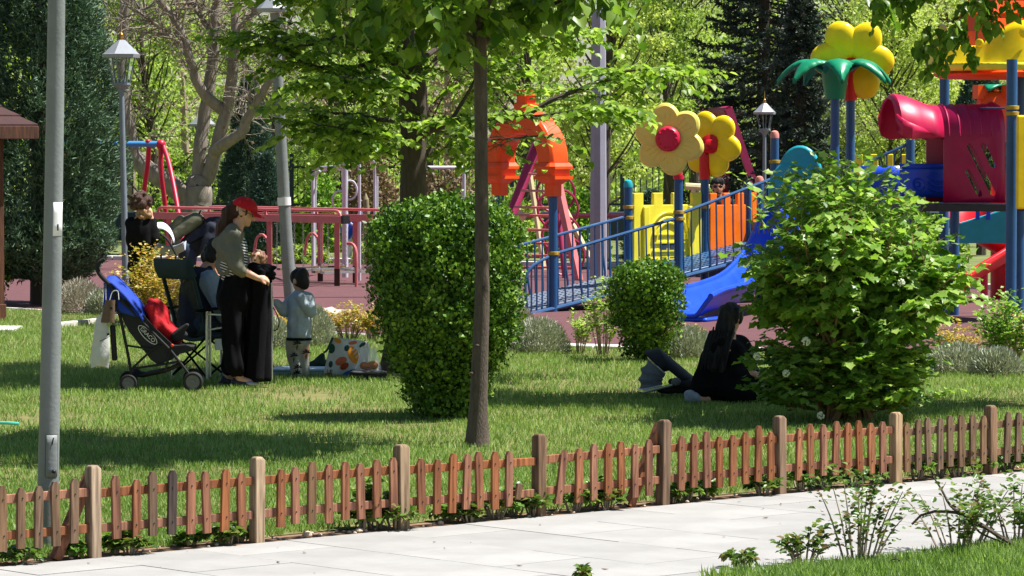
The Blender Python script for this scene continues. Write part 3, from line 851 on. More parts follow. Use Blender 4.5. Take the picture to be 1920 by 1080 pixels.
# ---- leafy background trees
def bg_tree(name, label, px, D, h, crown_r, z0, leafmat, nl, leaf, seed, bark=bark_dark, lean=0.0, trunk_r=.13, squash=1.0, twigs=0, shape='rhomb', clumps=70):
    r = random.Random(seed); q = np.random.default_rng(seed)
    bx = X(px, D); root = thing(name, label, 'tree', (bx, D, 0), 'trees at the back of the park')
    wm = MB()
    tp = curve([V(bx, D, -.02), V(bx + .05, D, h * .25), V(bx + lean * .5, D + .1, h * .5), V(bx + lean, D, h * .9)], 14)
    wm.tube(tp, list(np.linspace(trunk_r, trunk_r * .15, 14)), 8)
    cs = []
    for k in range(clumps):
        z = z0 + (h - z0) * (k + r.random()) / clumps
        f = (z - z0) / (h - z0); rad = crown_r * math.sqrt(max(.05, 1 - (2 * f - .85) ** 2 * .75))
        a = r.uniform(0, 6.283); rr = rad * math.sqrt(r.uniform(.05, 1))
        c = V(bx + lean * f + rr * math.cos(a), D + rr * math.sin(a) * .8, z)
        cs.append(c)
        zz = max(.6, z - rr * r.uniform(.4, .9)); p0, _ = at_poly(tp, min(.98, zz / (h * .9)))
        mid = p0.lerp(c, .5) + Vector((0, 0, -.1 * rr)) + rvec(r) * .1
        wm.tube(curve([p0, mid, c], 6), list(np.linspace(.03, .006, 6)), 5, cap=False)
        for kk in range(twigs):
            d_ = rvec(r, -.4, .8); wm.tube([c, c + d_ * r.uniform(.3, .7)], [.008, .003], 3, cap=False)
    cs = np.array([tuple(c) for c in cs])
    idx = q.integers(0, clumps, nl)
    rad = (crown_r * .26) * (0.6 + 0.9 * q.random(clumps))
    dv = unit(q.normal(size=(nl, 3))); rr = q.random(nl) ** .45
    pos = cs[idx] + dv * (rr * rad[idx])[:, None] * np.array([1.15, 1.15, .62 * squash])
    ax = unit(dv * .5 + q.normal(size=(nl, 3)) * .8 + np.array([0, 0, -.35])); nr = unit(q.normal(size=(nl, 3)) * .7 + np.array([0, 0, .9]))
    wm.build('trunk', bark, root)
    cshade = q.random(clumps)
    leaf_cloud('crown', pos, ax, nr, leaf * (.6 + .6 * q.random(nl)), leafmat, root, shape, .3 * cshade[idx] + .7 * q.random(nl), q)
    return root
BT = [
 ('spring_tree', 'yellow-green spring tree behind the forked bare tree, left of its trunk', 285, 78, 7.5, 1.6, 1.2, l_spring2, 15000, .085, 1),
 ('spring_tree', 'light green tree filling the gap between the tall cypress and the slanting lamp pole', 510, 84, 8.5, 1.9, .8, l_spring2, 13000, .085, 2),
 ('spring_tree', 'green tree behind the grey exercise bars', 660, 80, 8, 1.8, 1.1, l_spring2, 12000, .085, 3),
 ('brown_tree', 'russet-twigged tree seen through the large linden branches', 800, 83, 8.5, 2.3, .9, l_brown, 11000, .075, 4),
 ('spring_tree', 'fresh green tree right behind the orange arch', 985, 74, 8.5, 1.5, 1.6, l_spring2, 13000, .085, 5),
 ('spring_tree', 'bright lime-green tree left of the first yellow flower', 1130, 66, 8.5, 1.3, 1.5, l_spring, 14000, .085, 6),
 ('spring_tree', 'bright leafy tree between the grey mast and the dark spruce', 1250, 70, 8.8, 1.5, 1.7, l_spring2, 16000, .085, 7),
 ('willow_tree', 'tall pale yellow-green tree left of the dark spruce, at the top', 1300, 92, 13, 2.6, 2.6, l_pale, 15000, .09, 8),
 ('willow_tree', 'pale yellow-green tree between the spruce and the palm-topped post', 1590, 88, 12, 2.4, 2.5, l_pale, 16000, .09, 9),
 ('spring_tree', 'pale leafy tree behind the magenta slide hood', 1665, 72, 5.0, 1.7, 1.0, l_spring, 15000, .08, 10),
 ('spring_tree', 'yellow-green tree below the yellow-edged orange roof', 1780, 76, 5.2, 1.5, 1.0, l_spring, 10000, .08, 11),
 ('brown_tree', 'brownish thinly leaved tree at the top right beside the roof', 1790, 95, 12, 2.6, 5.2, l_brown, 5000, .08, 12),
 ('spring_tree', 'green tree at the far left edge behind the juniper', 150, 80, 9, 1.7, 2.0, l_spring2, 8000, .085, 13),
]
for nm, lb, px, D_, h, cr_, z0, lm, nl, lf, sd_ in BT:
    bg_tree(nm, lb, px, D_, h, cr_, z0, lm, nl, lf, sd_ * 17, lean=random.Random(sd_).uniform(-.5, .5), twigs=3 if lm in (l_brown,) else 1)
# thin bare trees, a haze of beige twigs
def bare_tree(label, px, D, h, seed, leafmat=l_brown, nleaf=1500, spread=1.0):
    r = random.Random(seed); bx = X(px, D)
    root = thing('bare_tree', label, 'tree', (bx, D, 0), 'bare trees at the back of the park'); wm = MB(); lv = Leaves()
    tp = curve([V(bx, D, 0), V(bx + r.uniform(-.1, .1), D, h * .3), V(bx + r.uniform(-.3, .3), D, h * .65), V(bx + r.uniform(-.4, .4), D, h)], 14)
    wm.tube(tp, list(np.linspace(.12, .02, 14)), 7)
    for k in range(46):
        p, t = at_poly(tp, r.uniform(.2, 1)); d = (rvec(r, -.1, .9) + Vector((0, 0, .35))).normalized(); ln = r.uniform(1.0, 2.4) * spread
        q = [p]
        for i in range(6): d = (d + rvec(r) * .25).normalized(); q.append(q[-1] + d * ln / 6)
        wm.tube(q, [.028 - .004 * i for i in range(7)], 4, cap=False)
        for kk in range(9):
            pp, tt = at_poly(q, r.uniform(.15, 1)); dd = (tt + rvec(r) * .9).normalized(); l2 = r.uniform(.3, .8)
            q2 = [pp, pp + dd * l2 * .5, pp + (dd + rvec(r) * .3) * l2]
            wm.tube(q2, [.010, .008, .005], 3, cap=False)
            for k3 in range(3):
                p3, t3 = at_poly(q2, r.random()); d3 = (t3 + rvec(r)).normalized() * r.uniform(.12, .3)
                wm.tube([p3, p3 + d3], [.006, .004], 3, cap=False)
                if r.random() < nleaf / 1240: lv.add(p3 + d3, rvec(r), rvec(r), r.uniform(.06, .1))
    finish_tree(root, wm, lv, twig_m, leafmat, 'rhomb', seed=seed)
bare_tree('bare grey-brown tree rising behind the lantern on the left', 250, 86, 9.5, 3)
bare_tree('bare twiggy tree behind the forked trunk, near the top', 350, 88, 10, 4, l_spring, 700)
bare_tree('bare twiggy tree left of the big forked limbs', 450, 90, 10, 6)
bare_tree('thin bare tree between the two lindens at the top', 640, 90, 10.5, 8)
bare_tree('bare brown tree high behind the large linden', 840, 92, 10, 9)
bare_tree('bare tree beside the grey stone building', 1735, 84, 9.5, 10, l_spring, 500)
bare_tree('bare tree behind the orange arch', 930, 93, 10, 12, l_spring2, 700)

# ---- far wood beyond the park fence: one mass
q = np.random.default_rng(77); nl = 70000
px_ = q.uniform(-200, 2120, nl); dd = q.uniform(98, 125, nl)
zz = q.uniform(0.0, 1.0, nl) ** .8 * (6.5 + 3.0 * vnoise(px_ * .012, dd * .1, 1.0, 5) - 1.5)
msk = vnoise(px_ * .012, zz * .8, 1.3, 8) > .27
pos = np.stack([(px_ - 960) * dd / F, dd, zz], 1)[msk]; n_ = len(pos)
o = leaf_cloud('far_wood', pos, q.normal(size=(n_, 3)), q.normal(size=(n_, 3)) + np.array([0, 0, .6]), .14 + .14 * q.random(n_), l_spring2, None, 'rhomb', .5 * vnoise(pos[:, 0], pos[:, 2], .8, 31) + .5 * q.random(n_), q)
tag(o, 'hazy mass of distant spring foliage beyond the park railing', 'wood', kind='stuff')

# ---- conifers
def sprays(name, label, px, D, zlo, zhi, prof, n, leaf, mat, seed, per=7, droop=0.5, core=.5, trunk_r=.12, cat='tree', shape='rhomb', width=.32, name_crown='crown', lump=.25, grp=None):
    """dense conifer: prof(f) = radius at height fraction; sprays of slim needles point out and up"""
    q = np.random.default_rng(seed); bx = X(px, D)
    root = thing(name, label, cat, (bx, D, 0), grp)
    f = q.random(n) ** 1.15; az = q.random(n) * 6.283
    R_ = np.array([prof(t) for t in f])
    bump_ = 1 - lump + 2 * lump * vnoise(az * 2.2 + 7, f * 9, 1.6, seed + 1)
    depth = 1 - core * q.random(n) ** 2.2
    rad = R_ * bump_ * depth
    c = np.stack([bx + rad * np.cos(az), D + rad * np.sin(az), zlo + (zhi - zlo) * f], 1)
    out = np.stack([np.cos(az), np.sin(az), np.full(n, droop)], 1)
    c = np.repeat(c, per, 0); out = np.repeat(out, per, 0); m = len(c)
    ax = unit(unit(out) + q.normal(size=(m, 3)) * .55)
    base = c + q.normal(size=(m, 3)) * leaf * .25
    nr = unit(q.normal(size=(m, 3)))
    rn = np.clip(np.repeat(.55 * q.random(n), per) + .45 * q.random(m), 0, 1)
    wm = MB(); wm.tube([V(bx, D, -.02), V(bx, D, zlo + (zhi - zlo) * .5), V(bx, D, zhi * .97)], [trunk_r, trunk_r * .6, .02], 8)
    wm.build('trunk', bark_dark, root)
    leaf_cloud(name_crown, base, ax, nr, leaf * (.6 + .7 * q.random(m)), mat, root, shape, rn, q, width)
    return root
sprays('juniper_tree', 'broad dark blue-green juniper at the left edge behind the grey pole', 78, 47.5, .35, 7.5, lambda f: 1.0 * min(1, (f * 9 + .45)) * (1 - .75 * f ** 1.6), 16000, .095, l_jun, 5, 7, .75, .5, .16, width=.26, lump=.36)
sprays('cypress_tree', 'narrow blue-green cypress between the forked tree and the slanting lamp pole', 468, 73, .0, 3.4, lambda f: .62 * min(1, f * 6 + .6) * (1 - f ** 2.2 * .9), 6000, .09, l_blue, 6, 6, .8, .5, .1, width=.22)
sprays('cypress_tree', 'low broad blue-green cypress at the foot of the slanting lamp pole', 500, 70, .0, 1.9, lambda f: .42 * min(1, f * 6 + .6) * (1 - f ** 1.8 * .9), 4000, .085, l_blue, 8, 6, .8, .5, .1, width=.22)
sprays('small_spruce', 'little grey-green conifer behind the yellow castle panel', 1222, 66, .0, 1.25, lambda f: .5 * (1 - f) + .05, 2400, .08, l_blue, 9, 8, .3, .6, .05, width=.22)
sprays('cypress_tree', 'dark conifer under the yellow-edged orange roof', 1840, 70, 1.2, 3.6, lambda f: .7 * min(1, f * 4 + .6) * (1 - f ** 2 * .8), 3500, .1, l_blue, 16, 6, .6, .5, .1, width=.25)

def spruce(label, px, D, h, R_, seed, z0=.5, nb=330):
    q = np.random.default_rng(seed); r = random.Random(seed); bx = X(px, D)
    root = thing('spruce_tree', label, 'tree', (bx, D, 0)); wm = MB()
    wm.tube([V(bx, D, -.02), V(bx, D, h)], [.17, .02], 8)
    P_ = []; A_ = []; N_ = []; S_ = []; RN = []
    for k in range(nb):
        f = k / nb; z = z0 + (h - z0) * f; L_ = R_ * (1 - f) ** .8 * r.uniform(.55, 1.2); a = k * 2.399 + r.uniform(-.3, .3)
        o_ = V(math.cos(a), math.sin(a), 0); p0 = V(bx, D, z)
        pts = [p0 + o_ * L_ * u + V(0, 0, -L_ * .34 * u + L_ * .26 * u * u * u) for u in (0, .25, .5, .75, 1)]
        wm.tube(pts, [.022, .018, .014, .01, .005], 4, cap=False)
        sd_ = V(-o_.y, o_.x, 0); tone = r.random() * .5
        for j in range(int(10 + 16 * L_ / R_)):
            u = r.uniform(.18, 1); p, t = at_poly(pts, u); sg = r.choice((-1, 1)); l2 = L_ * .38 * (1.15 - u) + .10
            d2 = (t * .8 + sd_ * sg * r.uniform(.3, 1) + V(0, 0, r.uniform(-.25, .1))).normalized()
            for i in range(4):
                c = p + d2 * l2 * (i + r.random()) / 4
                for _ in range(4):
                    P_.append(tuple(c)); A_.append(tuple(d2 * .8 + rvec(r) * .65 + V(0, 0, .12))); N_.append(tuple(rvec(r))); S_.append(r.uniform(.05, .10)); RN.append(min(1, tone + .5 * r.random()))
    wm.build('trunk', bark_dark, root)
    leaf_cloud('crown', P_, A_, N_, S_, l_spruce, root, 'rhomb', np.array(RN), q, .42)
spruce('tall dark spruce between the lime-green trees and the palm-topped post', 1432, 62, 9.5, 1.55, 4)
spruce('smaller spruce in front of the tall dark one, beside the right lantern', 1500, 58, 4.6, 1.0, 8, .4, 150)

# ---- clipped hedges
def hedge(name, label, px, py, prof, n, leaf, seed, cat='bush', mat=l_hedge, shape='rhomb', core=.22, stems=14, width=1.0):
    b = G(px, py); q = np.random.default_rng(seed); r = random.Random(seed)
    root = thing(name, label, cat, b)
    zs = np.array([p[1] for p in prof]); rs = np.array([p[0] for p in prof])
    # area-weighted sampling of the profile
    seg = np.hypot(np.diff(zs), np.diff(rs)) * (rs[1:] + rs[:-1]); cum = np.r_[0, np.cumsum(seg)]; u = q.random(n) * cum[-1]
    i = np.clip(np.searchsorted(cum, u) - 1, 0, len(seg) - 1); t = (u - cum[i]) / seg[i]
    R_ = rs[i] + (rs[i + 1] - rs[i]) * t; Zz = zs[i] + (zs[i + 1] - zs[i]) * t
    nz = (-(rs[i + 1] - rs[i])) / np.hypot(zs[i + 1] - zs[i], rs[i + 1] - rs[i]); nh = np.sqrt(1 - nz ** 2)
    az = q.random(n) * 6.283
    nrm = np.stack([nh * np.cos(az), nh * np.sin(az), nz], 1)
    dep = q.random(n) ** 1.6 * core * np.minimum(1, R_ / .3 + .2)
    lum = (vnoise(az * 3, Zz * 7, 1.5, seed) - .5) * .12 + (vnoise(az * 9, Zz * 16, 1.5, seed + 5) - .5) * .07
    pos = np.stack([b.x + R_ * np.cos(az), b.y + R_ * np.sin(az), Zz], 1) + nrm * (lum - dep + .012 * q.normal(size=n))[:, None]
    ax = unit(nrm * .25 + q.normal(size=(n, 3)) * .6 + np.array([0, 0, .3])); nr = unit(q.normal(size=(n, 3)) * .42 + nrm)
    wm = MB(); H_ = zs.max()
    for k in range(stems):
        a = r.uniform(0, 6.283); e = r.uniform(.3, .8)
        zt = H_ * r.uniform(.5, .9); R1 = np.interp(zt, zs[:-1], rs[:-1]) * e
        wm.tube(curve([b + V(.06 * math.cos(a), .06 * math.sin(a), 0), b + V(R1 * .4 * math.cos(a), R1 * .4 * math.sin(a), zt * .5), b + V(R1 * math.cos(a), R1 * math.sin(a), zt)], 7), list(np.linspace(.016, .004, 7)), 5)
    wm.build('stems', bark_dark, root)['kind'] = 'stuff'
    leaf_cloud('crown', pos, ax, nr, leaf * (.5 + .8 * q.random(n)), mat, root, shape, np.clip(.65 * q.random(n) + .5 * vnoise(az * 5, Zz * 10, 1.5, seed + 9) - .08, 0, 1), q, width)
    return root
hedge('clipped_hedge', 'large clipped green hedge, round-topped and narrowing to its foot, beside the slim tree trunk', 838, 784,
      [(.25, .02), (.29, .2), (.40, .42), (.51, .62), (.555, .85), (.57, 1.2), (.565, 1.40), (.52, 1.54), (.40, 1.615), (.2, 1.655), (.02, 1.665)], 44000, .036, 3)
hedge('clipped_hedge', 'small rounded clipped hedge in front of the blue ramp railing', 1212, 678,
      [(.16, .02), (.22, .15), (.31, .35), (.365, .6), (.36, .8), (.30, .89), (.16, .93), (.02, .935)], 15000, .036, 4)
hedge('clipped_hedge', 'bright green hedge just showing at the left picture edge', -32, 575,
      [(.22, .02), (.30, .3), (.32, .8), (.30, 1.1), (.2, 1.22), (.02, 1.25)], 7000, .05, 14)

# ---- guelder rose: big loose bush on the right
r = random.Random(41); q = np.random.default_rng(41)
b = G(1584, 792)
gb = thing('guelder_rose', 'big loose leafy green bush with a few pale flower heads behind the fence at right', 'bush', b)
wm = MB(); lv = Leaves()
for k in range(42):
    a = r.uniform(0, 6.283); R_ = r.uniform(.12, .86); zt = r.uniform(1.0, 1.74) * (1 - .12 * R_)
    p0 = b + V(r.uniform(-.22, .22), r.uniform(-.18, .18), 0)
    zt *= 1 - .18 * max(0, R_ * math.cos(a) / .8)
    e = b + V(R_ * math.cos(a), R_ * math.sin(a), zt)
    pts = curve([p0, p0.lerp(e, .45) + V(0, 0, .12), e], 9)
    wm.tube(pts, list(np.linspace(.017, .004, 9)), 6)
    for kk in range(34):
        p, t = at_poly(pts, r.uniform(.55, 1)); h = rvec(r, -.3, .5)
        twig_leaves(r, wm, lv, p, (t * .3 + h).normalized(), r.uniform(.15, .32), .078, .048, .35, .004, 1, .9)
for k in range(300):    # skirt of low shoots
    a = r.uniform(0, 6.283); R_ = r.uniform(.15, .46); z = r.uniform(.06, .5)
    p = b + V(R_ * math.cos(a), R_ * math.sin(a), z)
    twig_leaves(r, wm, lv, p, V(math.cos(a) * .6, math.sin(a) * .6, .5), r.uniform(.2, .35), .074, .048, .3, .004, 2, .9)
for k in range(110):     # top shoots
    a = r.uniform(0, 6.283); R_ = .72 * math.sqrt(r.random()); p = b + V(R_ * math.cos(a), R_ * math.sin(a), 1.62 - .3 * R_ - .28 * max(0, R_ * math.cos(a) / .72))
    twig_leaves(r, wm, lv, p, V(r.uniform(-.35, .35), r.uniform(-.35, .35), 1), r.uniform(.2, .5), .07, .055, .15, .004, 1, .7)
finish_tree(gb, wm, lv, M('stem_tan', lin(150, 118, 84), .85, .2, 20), l_vib, 'maple', 1.0, 'crown', 'stems', 9)
fm = M('blossom', lin(212, 220, 190), .8, .15, 60, .5, 90)
for (px, py, dd, s_) in ((1640, 430, -.5, .045), (1632, 640, -.3, .05), (1775, 648, -.2, .03), (1512, 640, -.55, .035), (1420, 668, -.4, .03), (1540, 780, -.6, .03), (1475, 700, -.5, .03), (1760, 505, -.3, .02), (1690, 530, -.55, .03)):
    c = P(px, py, b.y + dd); mb = MB()
    for k in range(34):
        d_ = rvec(r); mb.ell(c + d_ * s_ * .8, (s_ * .26,) * 3, None, 5, 3)
    mb.build('flower_head', fm, gb)

# ---- loose shrubs
def shrub(name, label, px, py, h, R_, n, leaf, mat, seed, cat='shrub', shape='rhomb', upright=.7, width=.9, grp=None, sp=.035, spread=.6, lv_sub=1):
    r = random.Random(seed); b = G(px, py); root = thing(name, label, cat, b, grp); wm = MB(); lv = Leaves()
    for k in range(n):
        a = r.uniform(0, 6.283); rr = R_ * math.sqrt(r.random()); p0 = b + V(rr * .35 * math.cos(a), rr * .35 * math.sin(a), 0)
        top = b + V(rr * math.cos(a), rr * math.sin(a), h * r.uniform(.55, 1.02) * (1 - .25 * (rr / R_) ** 2))
        pts = curve([p0, p0.lerp(top, .5) + V(0, 0, .03), top], 6)
        wm.tube(pts, list(np.linspace(.006, .002, 6)), 4, cap=False)
        for kk in range(6):
            p, t = at_poly(pts, r.uniform(.2, 1))
            twig_leaves(r, None, lv, p, (t * upright + rvec(r, -.2, .6) * spread).normalized(), h * r.uniform(.18, .34), leaf, sp, .1, 0, lv_sub, .7)
    finish_tree(root, wm, lv, twig_m, mat, shape, width, 'foliage', 'stems', seed)
    return root
shrub('golden_shrub', 'tall golden-yellow shrub behind the blue stroller', 288, 612, .84, .42, 80, .045, l_gold, 1, width=.9)
shrub('golden_shrub', 'low golden shrub left of the blue stroller handle, by the lantern foot', 232, 590, .38, .28, 22, .035, l_gold, 21)
shrub('golden_shrub', 'small golden shrub behind the patterned bag, the left one', 652, 640, .40, .24, 26, .035, l_gold, 2)
shrub('golden_shrub', 'small golden shrub close to the big clipped hedge', 698, 640, .34, .17, 18, .035, l_gold, 3)
shrub('golden_shrub', 'golden shoots behind the toddler', 520, 640, .30, .14, 12, .035, l_gold, 4)
shrub('young_shrub', 'loose upright light green shrub beside the small clipped hedge', 1132, 668, .72, .17, 15, .045, l_spring2, 5, upright=1.0)
shrub('young_shrub', 'lower sparse light green shrub at the foot of the ramp', 1085, 662, .42, .15, 9, .045, l_spring2, 6, upright=1.0)
shrub('golden_shrub', 'thin golden shrub between the small hedge and the blue slide foot', 1300, 668, .30, .14, 9, .035, l_gold, 7)
shrub('golden_shrub', 'sparse golden-red shrub right of the big loose bush', 1790, 676, .36, .3, 26, .035, l_gold, 8)
shrub('young_shrub', 'bright green young shrub at the right edge with reddish shoots', 1888, 690, .62, .26, 34, .05, l_vib, 9, upright=.9)
shrub('golden_shrub', 'golden-red shoots around the bright green shrub at the right edge', 1902, 668, .42, .22, 18, .035, l_gold, 10)
for i, (lb, px, py, h, R_, mt) in enumerate((
  ('grey-green lavender mound right of the big clipped hedge', 1012, 662, .34, .30, l_lav), ('pale dry lavender clump touching the big clipped hedge', 965, 640, .40, .24, l_lavdry),
  ('silvery lavender mound right of the small clipped hedge', 1292, 672, .30, .26, l_lav), ('grey lavender mound behind the toddler', 586, 650, .42, .24, l_lav),
  ('grey lavender clump left of the toddler', 512, 655, .30, .2, l_lav), ('dry beige lavender clump behind the stroller handle', 150, 588, .42, .34, l_lavdry), ('grey lavender mound next to the hanging white bag', 192, 590, .3, .22, l_lav),
  ('long silvery lavender mound right of the big loose bush', 1800, 700, .26, .34, l_lav), ('silvery lavender mound at the right edge', 1870, 705, .24, .24, l_lav), ('dry lavender strands beside the gazebo post', 130, 560, .3, .3, l_lavdry))):
    q2 = np.random.default_rng(100 + i); b = G(px, py); root = thing('lavender', lb, 'shrub', b, 'lavender along the playground edge'); n = 4200
    d_ = unit(np.abs(q2.normal(size=(n, 3))) * np.array([1, 1, 1.1])) * np.where(q2.random((n, 3)) < .5, -1, 1); d_[:, 2] = np.abs(d_[:, 2])
    base = np.array(b)[None] + d_ * np.array([R_, R_, h])[None] * (.45 + .55 * q2.random(n) ** .6)[:, None]
    ax = unit(d_ * .8 + q2.normal(size=(n, 3)) * .3 + np.array([0, 0, .6]))
    leaf_cloud('foliage', base, ax, q2.normal(size=(n, 3)), .03 + .035 * q2.random(n), mt, root, 'rhomb', None, q2, .22)
# shrubs at the back
for i, (lb, px, py, h, R_, mt) in enumerate((
  ('round green bush behind the red swing legs', 318, 466, 1.0, .5, l_vib), ('green bush behind the grey exercise bars', 600, 470, 1.35, .55, l_vib), ('green bush right of the orange arch, behind the mast', 1085, 480, 1.3, .6, l_vib),
  ('brown-leaved shrub behind the large linden trunk', 830, 462, 1.7, .8, l_brown), ('brown shrub left of the forked trunk', 700, 455, 1.9, .7, l_brown), ('green shrub behind the climbing frame', 960, 470, 1.1, .6, l_spring2),
  ('green bush behind the man in sunglasses', 1370, 476, 1.1, .6, l_hedge), ('low green growth at the back, right of the pink chain bridge', 720, 495, .32, .5, l_spring2), ('low green growth behind the pink chain bridge', 560, 494, .3, .5, l_spring2),
  ('leafy bush below the magenta hood', 1600, 520, 1.2, .7, l_spring2), ('leafy bush in shade behind the right tower', 1730, 515, 1.0, .7, l_hedge))):
    q2 = np.random.default_rng(300 + i); b = G(px, py); root = thing('back_bush', lb, 'bush', b); n = 3200
    d_ = unit(q2.normal(size=(n, 3))); d_[:, 2] = np.abs(d_[:, 2]) ; lum = .75 + .5 * vnoise(d_[:, 0] * 3 + 9, d_[:, 2] * 3 + d_[:, 1] * 2, 1.5, 40 + i)
    pos = np.array(b)[None] + d_ * np.array([R_, R_ * .8, h])[None] * (lum * (.55 + .45 * q2.random(n) ** .5))[:, None]
    leaf_cloud('foliage', pos, unit(d_ + q2.normal(size=(n, 3)) * .8), unit(q2.normal(size=(n, 3)) + np.array([0, 0, .8])), .06 + .05 * q2.random(n), mt, root, 'rhomb', None, q2)

# ---- weeds along the fence and rose bushes in the near corner
WE = [(240, 1022, .10, .10), (215, 1015, .09, .07), (355, 1020, .07, .10), (425, 1012, .10, .08), (445, 1010, .08, .08), (700, 990, .17, .13), (740, 984, .15, .12), (680, 985, .26, .05), (845, 978, .08, .12), (880, 972, .10, .12), (930, 968, .14, .13), (965, 962, .16, .12),
      (1000, 960, .14, .1), (1075, 952, .14, .10), (1110, 950, .16, .10), (1140, 946, .10, .1), (1290, 932, .11, .12), (1320, 932, .09, .1), (1430, 920, .12, .1), (1500, 916, .14, .12), (1545, 912, .13, .12), (1600, 908, .12, .13), (1720, 896, .15, .12), (1760, 892, .16, .12), (1800, 890, .14, .13), (1840, 888, .12, .12), (1890, 884, .14, .12),
      (30, 1040, .07, .1), (130, 1035, .07, .08), (1660, 905, .13, .1), (1260, 936, .08, .1)]
for i, (px, py, h, R_) in enumerate(WE):
    near_ = min(((abs(px - p[0]), k) for k, p in enumerate(POSTS)))[1]
    nm_ = ['first', 'first', 'second', 'third', 'fourth', 'fifth', 'sixth', 'seventh', 'eighth', 'eighth'][near_]
    dx_ = px - POSTS[near_][0]; far_ = 'right beside' if abs(dx_) < 32 else ('a little' if abs(dx_) < 62 else ('some way' if abs(dx_) < 95 else 'well'))
    lab = '%s weed %s%s the %s fence post from the left' % ('reddish-green' if i % 3 == 0 else 'low green', far_ + (' ' if far_ != 'right beside' else ', '), 'left of' if dx_ < 0 else 'right of', nm_)
    c_ = fence_at(px, .06 + .05 * (i % 3))
    sy = HOR + F * EYE / c_.y
    shrub('weed', lab, px, sy, h, R_, 10, .046 if px != 700 else .065, l_weed if i % 3 else l_rose, 500 + i, 'weed', 'ovate', .8, .9, 'weeds along the fence', .028, .8, 0)
RS = [('rose_bush', 'leafy reddish-green rose bush in the near corner, on the path edge', 1612, 1060, .44, .28, 15, 1), ('rose_bush', 'dark rose bush right of the taller one, behind the bare twig', 1800, 1040, .40, .30, 18, 2), ('rose_bush', 'rose bush at the right picture edge', 1908, 1026, .34, .22, 18, 3),
      ('rose_seedling', 'tiny rose seedling by the bottom edge, left of the rose bushes', 1388, 1068, .08, .1, 8, 4), ('rose_seedling', 'tiny leafy sprig at the very bottom edge of the path', 1092, 1098, .09, .06, 4, 5), ('rose_bush', 'small rose shoots left of the leafy rose bush', 1508, 1066, .2, .14, 10, 6)]
for nm, lb, px, py, h, R_, n, sd_ in RS:
    shrub(nm, lb, px, py, h, R_, n, .042, l_rose, 700 + sd_, 'bush', 'ovate', 1.0, .8, None, .034, .7, 0)
# bare twig leaning in at the right
mb = MB(); D = 18.2
for L_, r0 in (([(1960, 1050), (1900, 1022), (1850, 990), (1812, 968), (1790, 962), (1740, 962), (1712, 985)], .015), ([(1812, 968), (1785, 950), (1768, 920), (1752, 895)], .010), ([(1850, 992), (1822, 985), (1795, 985)], .007), ([(1768, 920), (1776, 905)], .003), ([(1815, 968), (1840, 1000), (1880, 1018), (1920, 1040)], .008)):
    pts = curve([P(a, b_, D) for a, b_ in L_], 10); mb.tube(pts, list(np.linspace(r0, r0 * .4, 10)), 6)
o = mb.build('bare_twig', bark_mid, None, P(1920, 1040, D)); tag(o, 'bare forked grey twig leaning in at the right edge over the rose bushes', 'twig')
mb = MB(); mb.tube(curve([P(1700, 1062, 17.6), P(1680, 1050, 17.6), P(1650, 1072, 17.7)], 8), .004, 5); mb.tube(curve([P(1790, 1078, 17.5), P(1770, 1058, 17.6), P(1765, 1070, 17.6)], 8), .004, 5)
o = mb.build('bare_twig', bark_mid, None, P(1690, 1060, 17.6)); tag(o, 'short bare twig lying in the near grass', 'twig')
# ------------------------------------------------------------------ lamps, poles, railing, buildings
m_galv = M('pole_paint_grey', lin(122, 127, 124), 0.55, 0.14, 5, 0.2, 60)
m_lilac = M('mast_paint', lin(158, 156, 170), 0.55, 0.08, 6)
m_lampgrey = M('lamp_paint', lin(120, 130, 138), 0.45, 0.10, 8)
m_lamphood = M('lamp_hood', lin(150, 154, 160), 0.4, 0.08, 8)
m_brass = M('brass', lin(170, 130, 60), 0.35, 0.1, 20, metal=0.8)
m_black = M('black_paint', (0.012, 0.012, 0.014), 0.5, 0.2, 20)
m_white = M('sticker_white', lin(226, 226, 222), 0.6, 0.06, 25)
m_darkblue = M('dark_blue_paint', lin(38, 54, 76), 0.6, 0.2, 4)
def glass(name, col=(.85, .9, .9)):
    m = bpy.data.materials.new(name); m.use_nodes = True; b = m.node_tree.nodes['Principled BSDF']
    b.inputs['Base Color'].default_value = (*col, 1); b.inputs['Roughness'].default_value = 0.05
    b.inputs['Transmission Weight'].default_value = 1.0; b.inputs['IOR'].default_value = 1.02
    return m
m_glass = glass('lantern_glass')

# big grey pole at the left
D = 18.55
pl = thing('lamp_post', 'thick grey metal lamp post behind the fence at the left, with a white sticker', 'lamp post', (X(84, D), D, 0))
pts = [P(84, 1062, D), P(88, 900, D), P(93, 700, D), P(99, 440, D), P(107, 60, D), P(110, -200, D), P(118, -900, D)]
cp = curve(pts, 30); rad = list(np.interp(np.linspace(0, 6, 30), range(7), [.0575, .055, .052, .048, .045, .043, .036]))
mb = MB(); mb.tube(cp, rad, 20); mb.build('pole', m_galv, pl)
top = cp[-1]
mb = MB(); mb.tube(curve([top, top + V(.1, 0, .25), top + V(.7, 0, .35)], 8), .03, 10); mb.box(top + V(.95, 0, .34), (.6, .22, .09)); mb.build('lamp_head', m_galv, pl, bevel=.02)
mb = MB()       # hatch, slightly proud, turned to the right side of the pole
def on_pole(py, ang, dr=0.0):
    # angle 0 faces the camera, positive turns right
    u = np.interp(py, [60, 440, 700, 900, 1062], [107, 99, 93, 88, 84]); rr = np.interp(py, [60, 440, 700, 900, 1062], [.045, .048, .052, .055, .0575]) + dr
    c = P(u, py, D); return c + V(math.sin(ang) * rr, -math.cos(ang) * rr, 0)
mb.surf(lambda u, v: on_pole(815 + 80 * v, -.15 + 1.15 * u, .0012), 10, 6); mb.build('hatch', m_galv, pl, solid=.002, label='narrow inspection hatch with a small lock')
